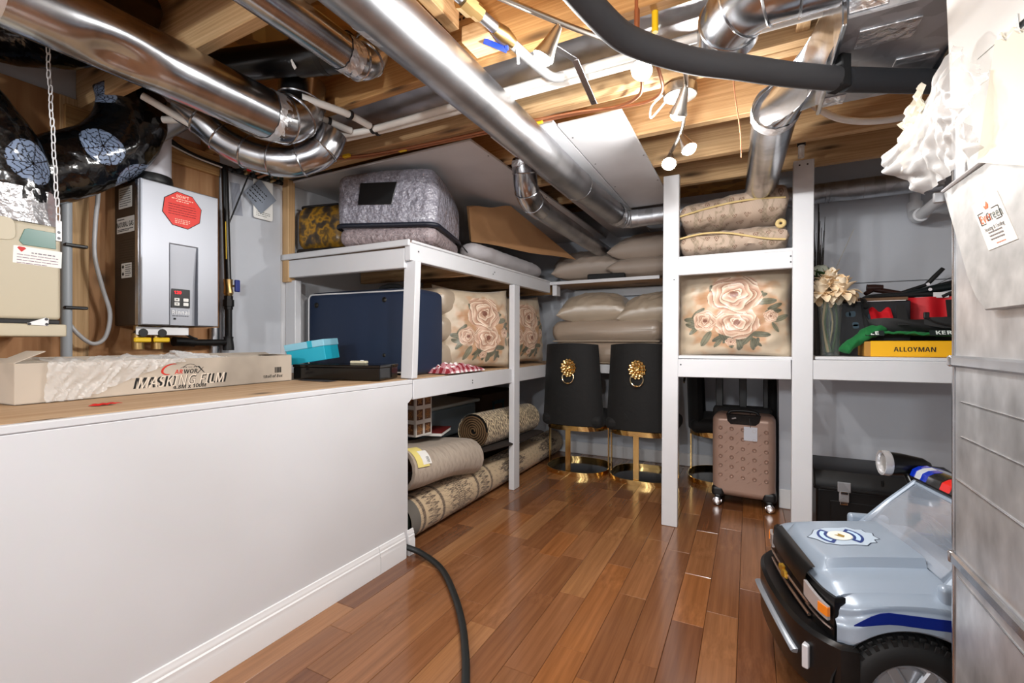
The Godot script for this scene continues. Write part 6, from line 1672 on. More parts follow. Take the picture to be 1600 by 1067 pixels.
	part("sleeve", g2, green, gs, Vector3.ZERO, 60.0)
	var white_p := mat(Color(0.86, 0.89, 0.87), 0.8)
	var dkg := mat(Color(0.03, 0.10, 0.09), 0.8)
	for q in [[0.545, 0.075, "LE"], [0.80, 0.10, "KER"], [0.90, 0.07, "TR"]]:
		var pp := on_face("printed_patch", flat(q[1], 0.030, 0.0015, 0.004), dkg, gs, Transform3D(Basis(Vector3(1, 0, 0), -0.55), Vector3(q[0], 1.090, -2.797)))
		write("print", q[2], 0.020, white_p, pp, Transform3D(Basis(), Vector3(0, 0, 0.0018)), 1.2, true)
	# tool bag
	var blk := mat(Color(0.075, 0.08, 0.085), 0.7, 0.0, {"tex": M.weave, "tri": true, "scale": 3.0, "rim": 0.3})
	var redl := mat(Color(0.80, 0.06, 0.12), 0.6)
	var tb_ := thing("tool_bag", "gaping black tool bag with a red lining on the right shelf", "bag", Vector3(0.74, 1.098, -2.95), 2.0)
	var bgm := geo(); surf(bgm, 40, 12, func(u: float, v: float):            # outer wall, sagging in front
		var an: float = u * TAU
		var c := cos(an); var s2 := sin(an)
		var k := 1.0 / pow(pow(absf(c), 4.0) + pow(absf(s2), 4.0), 0.25)
		var open: float = v
		var w := lerpf(0.205, 0.235, v * (1.0 - 0.35 * v))
		var d := lerpf(0.115, 0.135, sin(v * 2.4))
		var top := 0.175 if s2 < 0.2 else lerpf(0.175, 0.062, smoothstep(0.15, 0.62, s2))
		return Vector3(c * k * w, v * top + 0.006 * sin(u * 40.0) * v, s2 * k * d + 0.006 * sin(c * 9.0 + v * 5.0)))
	part("body", bgm, blk, tb_, Vector3.ZERO, 60.0)
	var bot := geo(); rbox(bot, Vector3(0, 0.012, 0), Vector3(0.40, 0.024, 0.22), 0.01, 2); part("bottom", bot, blk, tb_)
	var lin := geo(); sheet(lin, 24, 8, 0.004, func(u: float, v: float):
		return Vector3(lerpf(-0.185, 0.22, u), lerpf(0.03, 0.178, v), -0.085 + 0.012 * sin(u * 22.0) + 0.02 * (1.0 - v)))
	part("lining", lin, redl, tb_, Vector3.ZERO, 60.0)
	var lin2 := geo(); sheet(lin2, 12, 6, 0.004, func(u: float, v: float):
		return Vector3(lerpf(-0.19, -0.10, u), lerpf(0.045, 0.165, v), lerpf(0.06, -0.05, v) + 0.012 * sin(u * 9.0)))
	part("lining", lin2, redl, tb_, Vector3.ZERO, 60.0)
	part("rim", tb(curve([Vector3(-0.215, 0.135, 0.05), Vector3(-0.20, 0.175, -0.04), Vector3(-0.13, 0.192, -0.10), Vector3(0.05, 0.195, -0.115), Vector3(0.22, 0.185, -0.11), Vector3(0.30, 0.17, -0.08)], 6), 0.013, 10), blk, tb_, Vector3.ZERO, 60.0)
	for x in [-0.085, 0.10]:
		var st := geo(); sheet(st, 4, 8, 0.004, func(u: float, v: float): return Vector3(x + lerpf(-0.022, 0.022, u) * (1.0 - 0.25 * v), lerpf(0.03, 0.130 if x < 0 else 0.150, v), lerpf(0.138, 0.09, v)))
		part("strap_tab", st, blk, tb_)
	var pk := geo(); sheet(pk, 16, 8, 0.006, func(u: float, v: float): return Vector3(lerpf(-0.01, 0.19, u), lerpf(0.012, 0.066, v) + 0.0 - 0.02 * (1.0 - sin(u * PI)) * (1.0 - v) * -1.0, 0.138 + 0.018 * sin(u * PI)))
	part("pocket", pk, blk, tb_, Vector3.ZERO, 60.0)
	part("pocket_edge", tb(curve([Vector3(-0.01, 0.068, 0.142), Vector3(0.03, 0.04, 0.156), Vector3(0.10, 0.024, 0.162), Vector3(0.17, 0.045, 0.154), Vector3(0.195, 0.08, 0.14)], 5), 0.004, 6), M.black, tb_)
	var bk := geo(); rbox(bk, Vector3(-0.004, 0.075, 0.146), Vector3(0.022, 0.03, 0.01), 0.004); part("buckle", bk, M.black, tb_)
	part("carry_loop", tb(curve([Vector3(0.09, 0.17, 0.04), Vector3(0.12, 0.185, 0.08), Vector3(0.16, 0.16, 0.11), Vector3(0.18, 0.09, 0.135)], 5), 0.008, 8), blk, tb_)
	# dark cases behind, tools on them
	var nb := thing("speckled_case", "dark navy box printed with pale dots behind the flower vase", "box", Vector3(0.56, 0.976, -3.10))
	part("case", bx(Vector3(0, 0.14, 0), Vector3(0.32, 0.28, 0.30), 0.004), mat(Color(0.05, 0.055, 0.085), 0.5), nb)
	var r2 := RandomNumberGenerator.new(); r2.seed = 5
	for k in 9:
		var dg := geo(); prism(dg, rrect(0.02 + 0.014 * r2.randf(), 0.02 + 0.012 * r2.randf(), 0.009, 4), 0.001)
		on_face("dot", dg, mat(Color(0.20, 0.30, 0.36), 0.5), nb, Transform3D(Basis(), Vector3(r2.randf_range(-0.12, 0.03), r2.randf_range(0.12, 0.22), 0.1503)))
	var wl := thing("flat_tray", "thin brown wooden panel lying on the dotted box", "board", Vector3(0.58, 1.257, -3.06))
	part("board", bx(Vector3(0, 0.009, 0), Vector3(0.26, 0.018, 0.22), 0.002), mat(Color(0.45, 0.36, 0.28), 0.7, 0.0, {"tex": M.plygrain, "scale": Vector3(2, 1, 1)}), wl)
	part("paper", bx(Vector3(0.02, 0.0005, 0.104), Vector3(0.20, 0.003, 0.02), 0.0), M.paper, wl)
	var bc := thing("black_case", "black tool case standing behind the gaping tool bag", "case", Vector3(0.93, 0.976, -3.20))
	var bcg := geo(); rbox(bcg, Vector3(0, 0.15, 0), Vector3(0.40, 0.30, 0.20), 0.02, 2); part("shell", bcg, M.black, bc)
	part("catch", bx(Vector3(0, 0.24, 0.102), Vector3(0.05, 0.03, 0.01), 0.002), M.blackmatte, bc)
	var tools := [
		["black pistol grip clamp tilted on the tool pile's left", Vector3(0.67, 1.288, -3.10), [[Vector3(-0.07, 0.045, 0), Vector3(0.10, 0.0, 0), 0.014], [Vector3(-0.07, 0.045, 0), Vector3(-0.11, 0.02, 0.02), 0.012], [Vector3(-0.10, 0.055, 0), Vector3(-0.03, 0.05, 0), 0.018]], Color(0.16, 0.07, 0.05)],
		["black long handled cutter lying on the tool pile, grip upwards", Vector3(0.80, 1.30, -3.10), [[Vector3(-0.14, -0.015, 0), Vector3(0.02, 0.045, 0), 0.010], [Vector3(0.02, 0.045, 0), Vector3(0.085, 0.125, 0), 0.011], [Vector3(-0.06, 0.0, 0.02), Vector3(0.12, 0.055, 0.02), 0.009], [Vector3(0.12, 0.055, 0.02), Vector3(0.19, 0.075, 0.02), 0.013]], Color(0.05, 0.06, 0.065)],
		["dark teal ratchet tool on the tool pile", Vector3(0.84, 1.285, -3.07), [[Vector3(-0.16, 0.0, 0), Vector3(-0.02, 0.03, 0), 0.016], [Vector3(-0.02, 0.03, 0), Vector3(0.08, 0.045, 0), 0.020], [Vector3(0.08, 0.045, 0), Vector3(0.14, 0.0, 0), 0.013]], Color(0.05, 0.09, 0.10)],
		["black pry bar with a hooked end at the tool pile's right", Vector3(0.98, 1.30, -3.09), [[Vector3(-0.05, -0.01, 0), Vector3(0.0, 0.06, 0), 0.012], [Vector3(0.0, 0.06, 0), Vector3(0.08, 0.065, 0), 0.010], [Vector3(-0.05, -0.01, 0), Vector3(0.02, -0.012, 0.02), 0.012]], Color(0.06, 0.065, 0.07)]]
	for t in tools:
		var o := thing("hand_tool", t[0], "tool", t[1], 0.0)
		var i := 0
		for q in t[2]:
			part(["grip", "handle", "jaw", "tip"][i], tb([q[0], q[0].lerp(q[1], 0.5), q[1]], [q[2], q[2] * 1.05, q[2] * 0.9], 10), mat(t[3], 0.4), o)
			i += 1
		part("pivot", tb([t[2][0][1] + Vector3(0, 0, -0.01), t[2][0][1] + Vector3(0, 0, 0.024)], 0.008, 10), M.chrome, o)
	one("white_scraper", "small white plastic blade leaning on the tool pile", "scraper", bx(Vector3(0.86, 1.285, -3.04), Vector3(0.06, 0.028, 0.004), 0.001), M.trimwhite)
	one("wall_wire", "thin wire rising along the wall from the tool pile", "wire", tb([Vector3(0.86, 1.33, -3.30), Vector3(1.05, 1.44, -3.345)], 0.0015, 6), M.screw)
	# ----- toolbox on the floor -----
	var tx := thing("toolbox", "black plastic toolbox with a steel latch on the floor of the right bay", "toolbox", Vector3(0.60, 0, -2.97), 0.0)
	var px := mat(Color(0.055, 0.055, 0.06), 0.4)
	var g3 := geo(); rbox(g3, Vector3(0, 0.15, 0), Vector3(0.58, 0.30, 0.28), 0.015, 2); part("body", g3, px, tx)
	var g4 := geo(Transform3D(Basis(Vector3(0, 0, 1), Vector3(0, 1, 0), Vector3(-1, 0, 0)), Vector3(0.30, 0.30, 0)))
	prism(g4, [Vector2(-0.155, 0.0), Vector2(0.155, 0.0), Vector2(0.155, 0.035), Vector2(0.12, 0.085), Vector2(0.06, 0.10), Vector2(-0.155, 0.10)], 0.60, 0.006); part("lid", g4, px, tx)
	part("lid_lip", bx(Vector3(0, 0.302, 0.002), Vector3(0.606, 0.014, 0.318), 0.004), px, tx)
	for x in [-0.02, 0.14]: part("lid_rib", bx(Vector3(x, 0.345, 0.148), Vector3(0.012, 0.05, 0.01), 0.003), px, tx)
	part("recess_panel", bx(Vector3(0.02, 0.19, 0.143), Vector3(0.50, 0.10, 0.008), 0.003), px, tx)
	var la := geo(); rbox(la, Vector3(-0.175, 0.318, 0.164), Vector3(0.055, 0.05, 0.008), 0.003, 2); rbox(la, Vector3(-0.175, 0.272, 0.160), Vector3(0.042, 0.06, 0.012), 0.004, 2)
	part("latch", la, M.steeldull, tx)
	part("latch_wire", bx(Vector3(-0.175, 0.29, 0.171), Vector3(0.030, 0.014, 0.006), 0.002), M.chrome, tx)
	var tc := geo(); rbox(tc, Vector3(-0.175, 0.238, 0.158), Vector3(0.034, 0.022, 0.010), 0.004, 2); part("latch_tongue", tc, M.chrome, tx)

func vase() -> void:
	var o := thing("flower_vase", "tall clear glass vase beside the right post, holding a cream bouquet", "vase", Vector3(0.372, 0.976, -2.85))
	var g := geo(); lathe(g, [Vector2(0, 0.0), Vector2(0.038, 0.0), Vector2(0.041, 0.006), Vector2(0.043, 0.10), Vector2(0.054, 0.275)], 28)
	part("glass", g, mat(Color(0.80, 0.86, 0.84), 0.03, 0.0, {"alpha": 0.06}), o, Vector3.ZERO, 60.0)
	var r := RandomNumberGenerator.new(); r.seed = 151
	var fl := thing("artificial_flowers", "cream artificial peonies with green stems standing in the glass vase", "flowers", Vector3(0.372, 1.27, -2.85))
	for k in 9:
		var a := r.randf() * TAU
		part("stem", tb(curve([Vector3(cos(a) * 0.02, -0.275, sin(a) * 0.02), Vector3(cos(a + 1) * 0.03, -0.12, sin(a + 1) * 0.03), Vector3(cos(a) * 0.03, 0.03, sin(a) * 0.03)], 4), 0.004, 6), mat(Color(0.16, 0.26, 0.10) if k % 3 else Color(0.55, 0.50, 0.38), 0.6), fl)
	var petal := geo()
	sheet(petal, 5, 5, 0.001, func(u: float, v: float):
		var w := 0.017 * sin(PI * (0.12 + 0.80 * v)) 
		return Vector3((u * 2.0 - 1.0) * w, v * 0.052, 0.010 * sin(v * 2.6) + 0.35 * pow((u * 2.0 - 1.0), 2.0) * w))
	var pm := bake(petal, 60.0)
	var cols := [mat(Color(0.92, 0.83, 0.70), 0.75, 0.0, {"back": Color(0.3, 0.25, 0.18)}), mat(Color(0.96, 0.90, 0.80), 0.75, 0.0, {"back": Color(0.3, 0.26, 0.2)}), mat(Color(0.86, 0.73, 0.56), 0.75, 0.0, {"back": Color(0.3, 0.22, 0.14)})]
	for h in [[Vector3(-0.040, 0.025, 0.03), 0.050, 40], [Vector3(0.045, 0.030, 0.025), 0.050, 40], [Vector3(0.0, 0.070, 0.0), 0.050, 40]]:
		var core := geo(); rbox(core, h[0], Vector3.ONE * 0.05, 0.0245, 2)
		var hd := part("flower_head", core, cols[2], fl)
		for k in h[2]:
			var f: float = (k + 0.5) / h[2]
			var up := 1.0 - 1.75 * f
			var a: float = k * 2.399
			var d := Vector3(cos(a) * sqrt(maxf(0.0, 1 - up * up)), up, sin(a) * sqrt(maxf(0.0, 1 - up * up)))
			var side := d.cross(Vector3.UP).normalized() if absf(d.y) < 0.95 else Vector3.RIGHT
			var grow := (d * 0.55 + Vector3.UP * (0.75 - f) + Vector3(r.randf_range(-0.2, 0.2), 0, r.randf_range(-0.2, 0.2))).normalized() if f < 0.5 else (d + Vector3(0, -0.35, 0)).normalized()
			var pt := part("petal", pm, cols[r.randi() % 3], hd)
			pt.transform = Transform3D(Basis(side, grow, side.cross(grow)).scaled(Vector3.ONE * r.randf_range(1.0, 1.35)), h[0] + d * 0.022)
	# white blossom with leaves behind
	var wb := geo(); rbox(wb, Vector3(-0.035, 0.155, -0.05), Vector3(0.07, 0.06, 0.06), 0.028, 3); part("white_blossom", wb, mat(Color(0.80, 0.83, 0.76), 0.8), fl)
	for k in 7:
		var a := k * 0.9
		var lf := part("leaf", pm, mat(Color(0.20, 0.32, 0.15), 0.6), fl)
		lf.transform = Transform3D(Basis.from_euler(Vector3(r.randf_range(-1.2, 0.2), a, r.randf_range(-0.8, 0.8))).scaled(Vector3.ONE * 1.6), Vector3(-0.02 + 0.015 * cos(a), 0.085 + r.randf() * 0.03, -0.04))
	# dark reeds
	var rd := thing("dry_reeds", "tall bundle of dark dry reeds standing against the right post", "plant", Vector3(0.325, 0.976, -2.92))
	for k in 26:
		var b := Vector3(r.randf_range(-0.012, 0.012), 0.0, r.randf_range(-0.02, 0.02))
		var top := Vector3(r.randf_range(-0.045, 0.035), r.randf_range(0.55, 0.83), r.randf_range(-0.05, 0.05))
		part("reed", tb([b, b.lerp(top, 0.5) + Vector3(r.randf_range(-0.01, 0.01), 0, 0), top], [0.004, 0.003, 0.0012], 5), mat(Color(0.11, 0.09, 0.08) if k % 3 else Color(0.18, 0.15, 0.12), 0.7), rd)
	part("reed", tb([Vector3(0.02, 0.30, 0.0), Vector3(0.16, 0.66, 0.0)], [0.0018, 0.001], 5), mat(Color(0.55, 0.52, 0.45), 0.7), rd)
	# dark box beside it
	var db := thing("slate_box", "dark slate blue box standing behind the vase against the post", "box", Vector3(0.335, 0.976, -3.06))
	var dg := geo(); rbox(dg, Vector3(0, 0.12, 0), Vector3(0.09, 0.24, 0.16), 0.004, 1); part("body", dg, mat(Color(0.10, 0.15, 0.20), 0.5), db)
	part("lid", bx(Vector3(0, 0.245, 0), Vector3(0.094, 0.02, 0.165), 0.002), mat(Color(0.08, 0.12, 0.16), 0.5), db)

func hood_y(x: float, z: float) -> float:                       # height of the bonnet's skin
	var a := absf(z)
	var front := lerpf(0.185, 0.165, smoothstep(0.0, 0.25, a))
	var t := clampf((front - x) / 0.27, 0.0, 1.0)
	var y := lerpf(0.405, 0.447, pow(t, 0.55))
	y += 0.026 * (1.0 - smoothstep(0.128, 0.143, a)) * smoothstep(0.03, 0.14, t)     # the raised centre
	y -= 0.016 * smoothstep(0.19, 0.245, a)
	return y

func truck() -> void:
	# its own x runs forwards, y up, -z is the side nearest the viewer
	var o := thing("toy_police_truck", "child's ride-on police pickup, silver with a blue stripe, in front of the toolbox", "toy truck", Vector3(0.300, 0, -1.699), 192.4)
	var silver := mat(Color(0.56, 0.61, 0.67), 0.32, 0.1, {"coat": 0.25, "crough": 0.1})
	var trim := mat(Color(0.035, 0.035, 0.038), 0.28)
	var rubber := mat(Color(0.045, 0.046, 0.05), 0.65)
	# bonnet
	var h := geo()
	sheet(h, 44, 44, 0.006, func(u: float, v: float):
		var z := lerpf(-0.238, 0.238, v)
		var front := lerpf(0.192, 0.170, smoothstep(0.0, 0.25, absf(z)))
		var x := lerpf(front, -0.092, u)
		return Vector3(x, hood_y(x, z) - 0.018 * exp(-u * 22.0), z))
	part("bonnet", h, silver, o, Vector3.ZERO, 50.0)
	# wings with wheel arches
	for s in [-1.0, 1.0]:
		var f := geo()
		surf(f, 70, 14, func(u: float, v: float):
			var x := lerpf(0.163, -0.62, u)
			var top := hood_y(clampf(x, -0.09, 0.17), 0.238)
			if x < -0.09: top = lerpf(top, 0.40, clampf((-0.09 - x) / 0.2, 0.0, 1.0))
			var arch := 0.178
			var d := absf(x - 0.0)
			var low := 0.165
			if d < arch: low = 0.168 + sqrt(arch * arch - d * d) * 1.02
			elif x > 0: low = 0.285
			low = maxf(low, 0.165 if x < 0 else 0.285)
			var y := lerpf(top, low, v)
			var nose := smoothstep(0.163, 0.11, x)
			var prof := lerpf(0.238, 0.272, smoothstep(0.0, 0.25, v)) + 0.014 * smoothstep(0.40, 0.58, v) * (1.0 - smoothstep(-0.23, -0.28, x) * 0.0)
			prof -= 0.020 * (1.0 - nose)
			if v > 0.95: prof -= 0.006
			return Vector3(x, y, s * prof))
		part("wing", f, silver, o, Vector3.ZERO, 45.0)
		var st := geo()
		sheet(st, 40, 3, 0.0012 * s, func(u: float, v: float):
			var x := lerpf(0.135, -0.60, u)
			var low := lerpf(0.349, 0.366, smoothstep(0.135, 0.045, x))
			var hi := lerpf(0.351, 0.393, pow(smoothstep(0.136, 0.06, x), 0.6))
			return Vector3(x, lerpf(low, hi, v), s * 0.2884))
		part("blue_stripe", st, mat(Color(0.02, 0.12, 0.45), 0.3), o, Vector3.ZERO, 60.0)
		var lin := geo()
		surf(lin, 24, 3, func(u: float, v: float):
			var an := lerpf(-0.2, PI + 0.2, u)
			return Vector3(cos(an) * 0.182, 0.165 + sin(an) * 0.182, s * lerpf(0.28, 0.10, v)))
		part("wheel_well", lin, rubber, o, Vector3.ZERO, 60.0)
	# black nose
	var plan := []
	for k in 21:
		var z := lerpf(-0.256, 0.256, k / 20.0)
		plan.append(Vector2(0.196 - 0.020 * pow(absf(z) / 0.262, 2.0) - 0.014 * pow(absf(z) / 0.262, 8.0), z))
	var pl2 := plan.duplicate(); pl2.append(Vector2(0.145, 0.252)); pl2.append(Vector2(0.05, 0.225)); pl2.append(Vector2(0.05, -0.225)); pl2.append(Vector2(0.145, -0.252))
	var pm := Basis(Vector3(1, 0, 0), Vector3(0, 0, 1), Vector3(0, -1, 0))      # an outline in x,z raised along y
	var g := geo(Transform3D(pm, Vector3(0, 0.392, 0))); prism(g, pl2, 0.110, 0.008); part("nose", g, trim, o)
	var lip := geo()                                            # the dark bonnet lip above the grille
	surf(lip, 24, 5, func(u: float, v: float):
		var z := lerpf(-0.15, 0.15, u)
		var x0 := 0.205 - 0.22 * z * z
		return Vector3(lerpf(0.172, x0, sin(v * PI * 0.5)), lerpf(0.424, 0.362, v * v), z))
	part("bonnet_lip", lip, trim, o, Vector3.ZERO, 60.0)
	for q in [[0.338, 0.008, 0.206], [0.308, 0.010, 0.204]]:
		var pts := []
		for k in 15:
			var z := lerpf(-0.17, 0.17, k / 14.0)
			pts.append(Vector3(q[2] - 0.36 * z * z, q[0] - 0.25 * z * z, z))
		part("grille_bar", tb(pts, q[1] * 0.5, 8), mat(Color(0.75, 0.62, 0.55), 0.2, 0.9), o, Vector3.ZERO, 60.0)
	var bt := geo(Transform3D(Basis(Vector3(0, 0, -1), Vector3(0, 1, 0), Vector3(1, 0, 0)), Vector3(0.205, 0.338, 0.0)))
	prism(bt, [Vector2(-0.034, -0.009), Vector2(-0.010, -0.009), Vector2(-0.013, -0.018), Vector2(0.010, -0.018), Vector2(0.013, -0.009), Vector2(0.036, -0.009), Vector2(0.031, 0.009), Vector2(0.010, 0.009), Vector2(0.013, 0.018), Vector2(-0.010, 0.018), Vector2(-0.013, 0.009), Vector2(-0.030, 0.009)], 0.010, 0.003)
	part("emblem", bt, mat(Color(0.80, 0.62, 0.22), 0.3, 0.7), o)
	for s in [-1.0, 1.0]:
		var hl := geo()
		sheet(hl, 8, 4, 0.008 * s, func(u: float, v: float):
			var z := lerpf(0.150, 0.250, u)
			var x := 0.2 - 0.020 * pow(z / 0.262, 2.0) - 0.014 * pow(z / 0.262, 8.0)
			return Vector3(x, lerpf(0.345, 0.386 - 0.006 * u, v) - 0.010 * u, s * z))
		part("headlight", hl, mat(Color(0.80, 0.78, 0.78), 0.12, 0.5), o)
		var am := geo()
		sheet(am, 4, 3, 0.0085 * s, func(u: float, v: float):
			var z := lerpf(0.222, 0.252, u)
			var x := 0.202 - 0.020 * pow(z / 0.262, 2.0) - 0.014 * pow(z / 0.262, 8.0)
			return Vector3(x, lerpf(0.345, 0.368, v), s * z))
		part("turn_signal", am, mat(Color(0.90, 0.50, 0.12), 0.25), o)
		var cr := []
		for k in 7:
			var z := lerpf(0.15, 0.255, k / 6.0)
			cr.append(Vector3(0.201 - 0.020 * pow(z / 0.262, 2.0) - 0.014 * pow(z / 0.262, 8.0), 0.322 - 0.05 * (z - 0.15), s * z))
		part("chrome_strip", tb(cr, 0.0035, 6), mat(Color(0.75, 0.66, 0.62), 0.2, 0.9), o)
	# bumper
	var bp := []
	for k in 25:
		var z := lerpf(-0.285, 0.285, k / 24.0)
		bp.append(Vector2(0.248 - 0.45 * z * z - 0.05 * pow(absf(z) / 0.285, 6.0), z))
	bp.append(Vector2(0.12, 0.285)); bp.append(Vector2(0.10, 0.22)); bp.append(Vector2(0.10, -0.22)); bp.append(Vector2(0.12, -0.285))
	var bg := geo(Transform3D(pm, Vector3(0, 0.292, 0))); prism(bg, bp, 0.155, 0.010); part("bumper", bg, trim, o)
	var sk := []
	for k in 17:
		var z := lerpf(-0.19, 0.19, k / 16.0)
		sk.append(Vector3(0.246 - 0.45 * z * z, 0.226 - 0.75 * z * z + 0.008, z))
	var skg := geo(); tube(skg, sk, 0.016, 8, true, 0.45); part("skid_strip", skg, mat(Color(0.60, 0.62, 0.65), 0.3, 0.5), o, Vector3.ZERO, 60.0)
	for s in [-1.0, 1.0]:
		var fb := geo(Transform3D(Basis(Vector3.UP, 0.62 * s), Vector3(0.217 if s < 0 else 0.205, 0.220, s * 0.222))); rbox(fb, Vector3.ZERO, Vector3(0.016, 0.062, 0.026), 0.004, 2)
		var fl := part("fog_light", fb, mat(Color(0.80, 0.80, 0.82), 0.2, 0.2), o)
	# scuttle, windscreen, pillars
	var base := func(z: float) -> Vector3: return Vector3(-0.095 + 0.35 * z * z * 0.3, 0.458 - 0.010 * absf(z) / 0.21, z)
	var topw := func(z: float) -> Vector3: return Vector3(-0.228 - 0.10 * z * z, 0.588, z * 0.90)
	var cw := geo(); surf(cw, 20, 3, func(u: float, v: float):
		var z := lerpf(-0.245, 0.245, u)
		return (base.call(z) as Vector3) + Vector3(lerpf(0.012, -0.03, v), lerpf(-0.022, 0.014, v) - 0.02 * smoothstep(0.21, 0.245, absf(z)), 0))
	part("scuttle", cw, silver, o, Vector3.ZERO, 60.0)
	var ws := geo(); sheet(ws, 16, 6, 0.003, func(u: float, v: float):
		var z := lerpf(-0.20, 0.20, u)
		return (base.call(z) as Vector3).lerp(topw.call(z), v))
	part("windscreen", ws, mat(Color(0.62, 0.66, 0.72), 0.06, 0.0, {"alpha": 0.30, "spec": 0.9}), o, Vector3.ZERO, 60.0)
	for s in [-1.0, 1.0]:
		var pg := geo(); tube(pg, [base.call(s * 0.218) + Vector3(-0.005, -0.02, 0), (base.call(s * 0.214) as Vector3).lerp(topw.call(s * 0.214), 0.5), topw.call(s * 0.212) + Vector3(0, 0.006, 0)], [0.016, 0.009, 0.008], 8); part("pillar", pg, silver, o)
		var ms := geo(); rbox(ms, Vector3(-0.12, 0.43, s * 0.245), Vector3(0.12, 0.05, 0.03), 0.012, 2); part("door_corner", ms, silver, o)
	var hd := geo(); tube(hd, [topw.call(-0.21), topw.call(0.0), topw.call(0.21)], 0.009, 8); part("windscreen_header", hd, silver, o)
	# light bar
	var lb := geo(); rbox(lb, Vector3(-0.258, 0.606, 0), Vector3(0.075, 0.012, 0.40), 0.005, 2); part("light_bar_base", lb, trim, o)
	var segs := [[0.195, 0.170, Color(0.03, 0.16, 0.62)], [0.170, 0.140, Color(0.70, 0.72, 0.75)], [0.140, 0.110, Color(0.03, 0.16, 0.62)], [0.110, 0.045, Color(0.05, 0.05, 0.055)], [0.045, 0.0, Color(0.82, 0.07, 0.05)], [0.0, -0.06, Color(0.05, 0.05, 0.055)], [-0.06, -0.195, Color(0.82, 0.07, 0.05)]]
	for q in segs:
		var z0: float = q[0]; var z1: float = q[1]
		var sg := geo(Transform3D(Basis(Vector3(1, 0, 0), Vector3(0, 1, 0), Vector3(0, 0, 1)), Vector3(0, 0, z1)))
		prism(sg, [Vector2(-0.215, 0.612), Vector2(-0.222, 0.632), Vector2(-0.238, 0.642), Vector2(-0.262, 0.646), Vector2(-0.262, 0.612)], z0 - z1 - 0.001, 0.002)
		part("lens", sg, mat(q[2], 0.15, 0.0, {"coat": 0.6}), o)
		var tg := geo(Transform3D(Basis(), Vector3(0, 0, z1))); prism(tg, [Vector2(-0.2625, 0.612), Vector2(-0.2625, 0.645), Vector2(-0.298, 0.638), Vector2(-0.302, 0.612)], z0 - z1 - 0.001, 0.002)
		part("lens", tg, mat(Color(0.88, 0.45, 0.08) if z1 < 0.02 else (Color(0.62, 0.65, 0.68) if z1 < 0.13 else q[2]), 0.2, 0.0, {"coat": 0.6}), o)
	# spotlight on the far corner
	var sd := Vector3(0.97, 0.02, 0.05).normalized()
	var sx := sd.cross(Vector3.UP).normalized()
	var sp := geo(Transform3D(Basis(sx, sd, sx.cross(sd)), Vector3(-0.215, 0.636, 0.235)))
	lathe(sp, [Vector2(0, -0.075), Vector2(0.014, -0.075), Vector2(0.026, -0.055), Vector2(0.036, 0.0), Vector2(0.040, 0.045), Vector2(0, 0.045)], 24); part("spotlight_body", sp, trim, o)
	var sr := geo(Transform3D(Basis(sx, sd, sx.cross(sd)), Vector3(-0.215, 0.636, 0.235)))
	lathe(sr, [Vector2(0.0, 0.047), Vector2(0.032, 0.050), Vector2(0.034, 0.058), Vector2(0.041, 0.060), Vector2(0.0425, 0.045), Vector2(0.041, 0.038), Vector2(0.030, 0.038)], 28); var srn := part("spotlight_rim", sr, mat(Color(0.80, 0.80, 0.81), 0.25, 0.6), o)
	var sl := geo(Transform3D(Basis(sx, sd, sx.cross(sd)), Vector3(-0.215, 0.636, 0.235))); lathe(sl, [Vector2(0, 0.052), Vector2(0.031, 0.051), Vector2(0.031, 0.049), Vector2(0, 0.049)], 24); part("spotlight_lens", sl, mat(Color(0.66, 0.65, 0.64), 0.2, 0.4), o)
	part("spotlight_stem", tb([Vector3(-0.225, 0.575, 0.195), Vector3(-0.225, 0.61, 0.225)], 0.012, 10), trim, o)
	# inside and behind, mostly hidden
	var ds := geo(); rbox(ds, Vector3(-0.165, 0.405, 0), Vector3(0.12, 0.09, 0.40), 0.03, 3); part("dashboard", ds, mat(Color(0.48, 0.50, 0.54), 0.5), o)
	var sw := geo(Transform3D(Basis(Vector3(0, 0, 1), 0.9), Vector3(-0.25, 0.46, 0.09))); torus(sw, 0.06, 0.009, 20, 8); part("steering_wheel", sw, trim, o)
	var bw := geo(); rbox(bw, Vector3(-0.44, 0.20, 0), Vector3(0.78, 0.12, 0.44), 0.02, 2); part("floor_pan", bw, trim, o)
	var se := geo(); rbox(se, Vector3(-0.46, 0.36, 0), Vector3(0.06, 0.24, 0.40), 0.025, 2); rbox(se, Vector3(-0.38, 0.27, 0), Vector3(0.18, 0.06, 0.40), 0.02, 2); part("seat", se, mat(Color(0.12, 0.12, 0.13), 0.6), o)
	var tub := geo(); rbox(tub, Vector3(-0.70, 0.33, 0), Vector3(0.22, 0.18, 0.52), 0.03, 2); part("cargo_bed", tub, silver, o)
	for s in [-1.0, 1.0]: part("door", bx(Vector3(-0.30, 0.29, s * 0.268), Vector3(0.34, 0.20, 0.02), 0.008), mat(Color(0.10, 0.10, 0.105), 0.5), o)
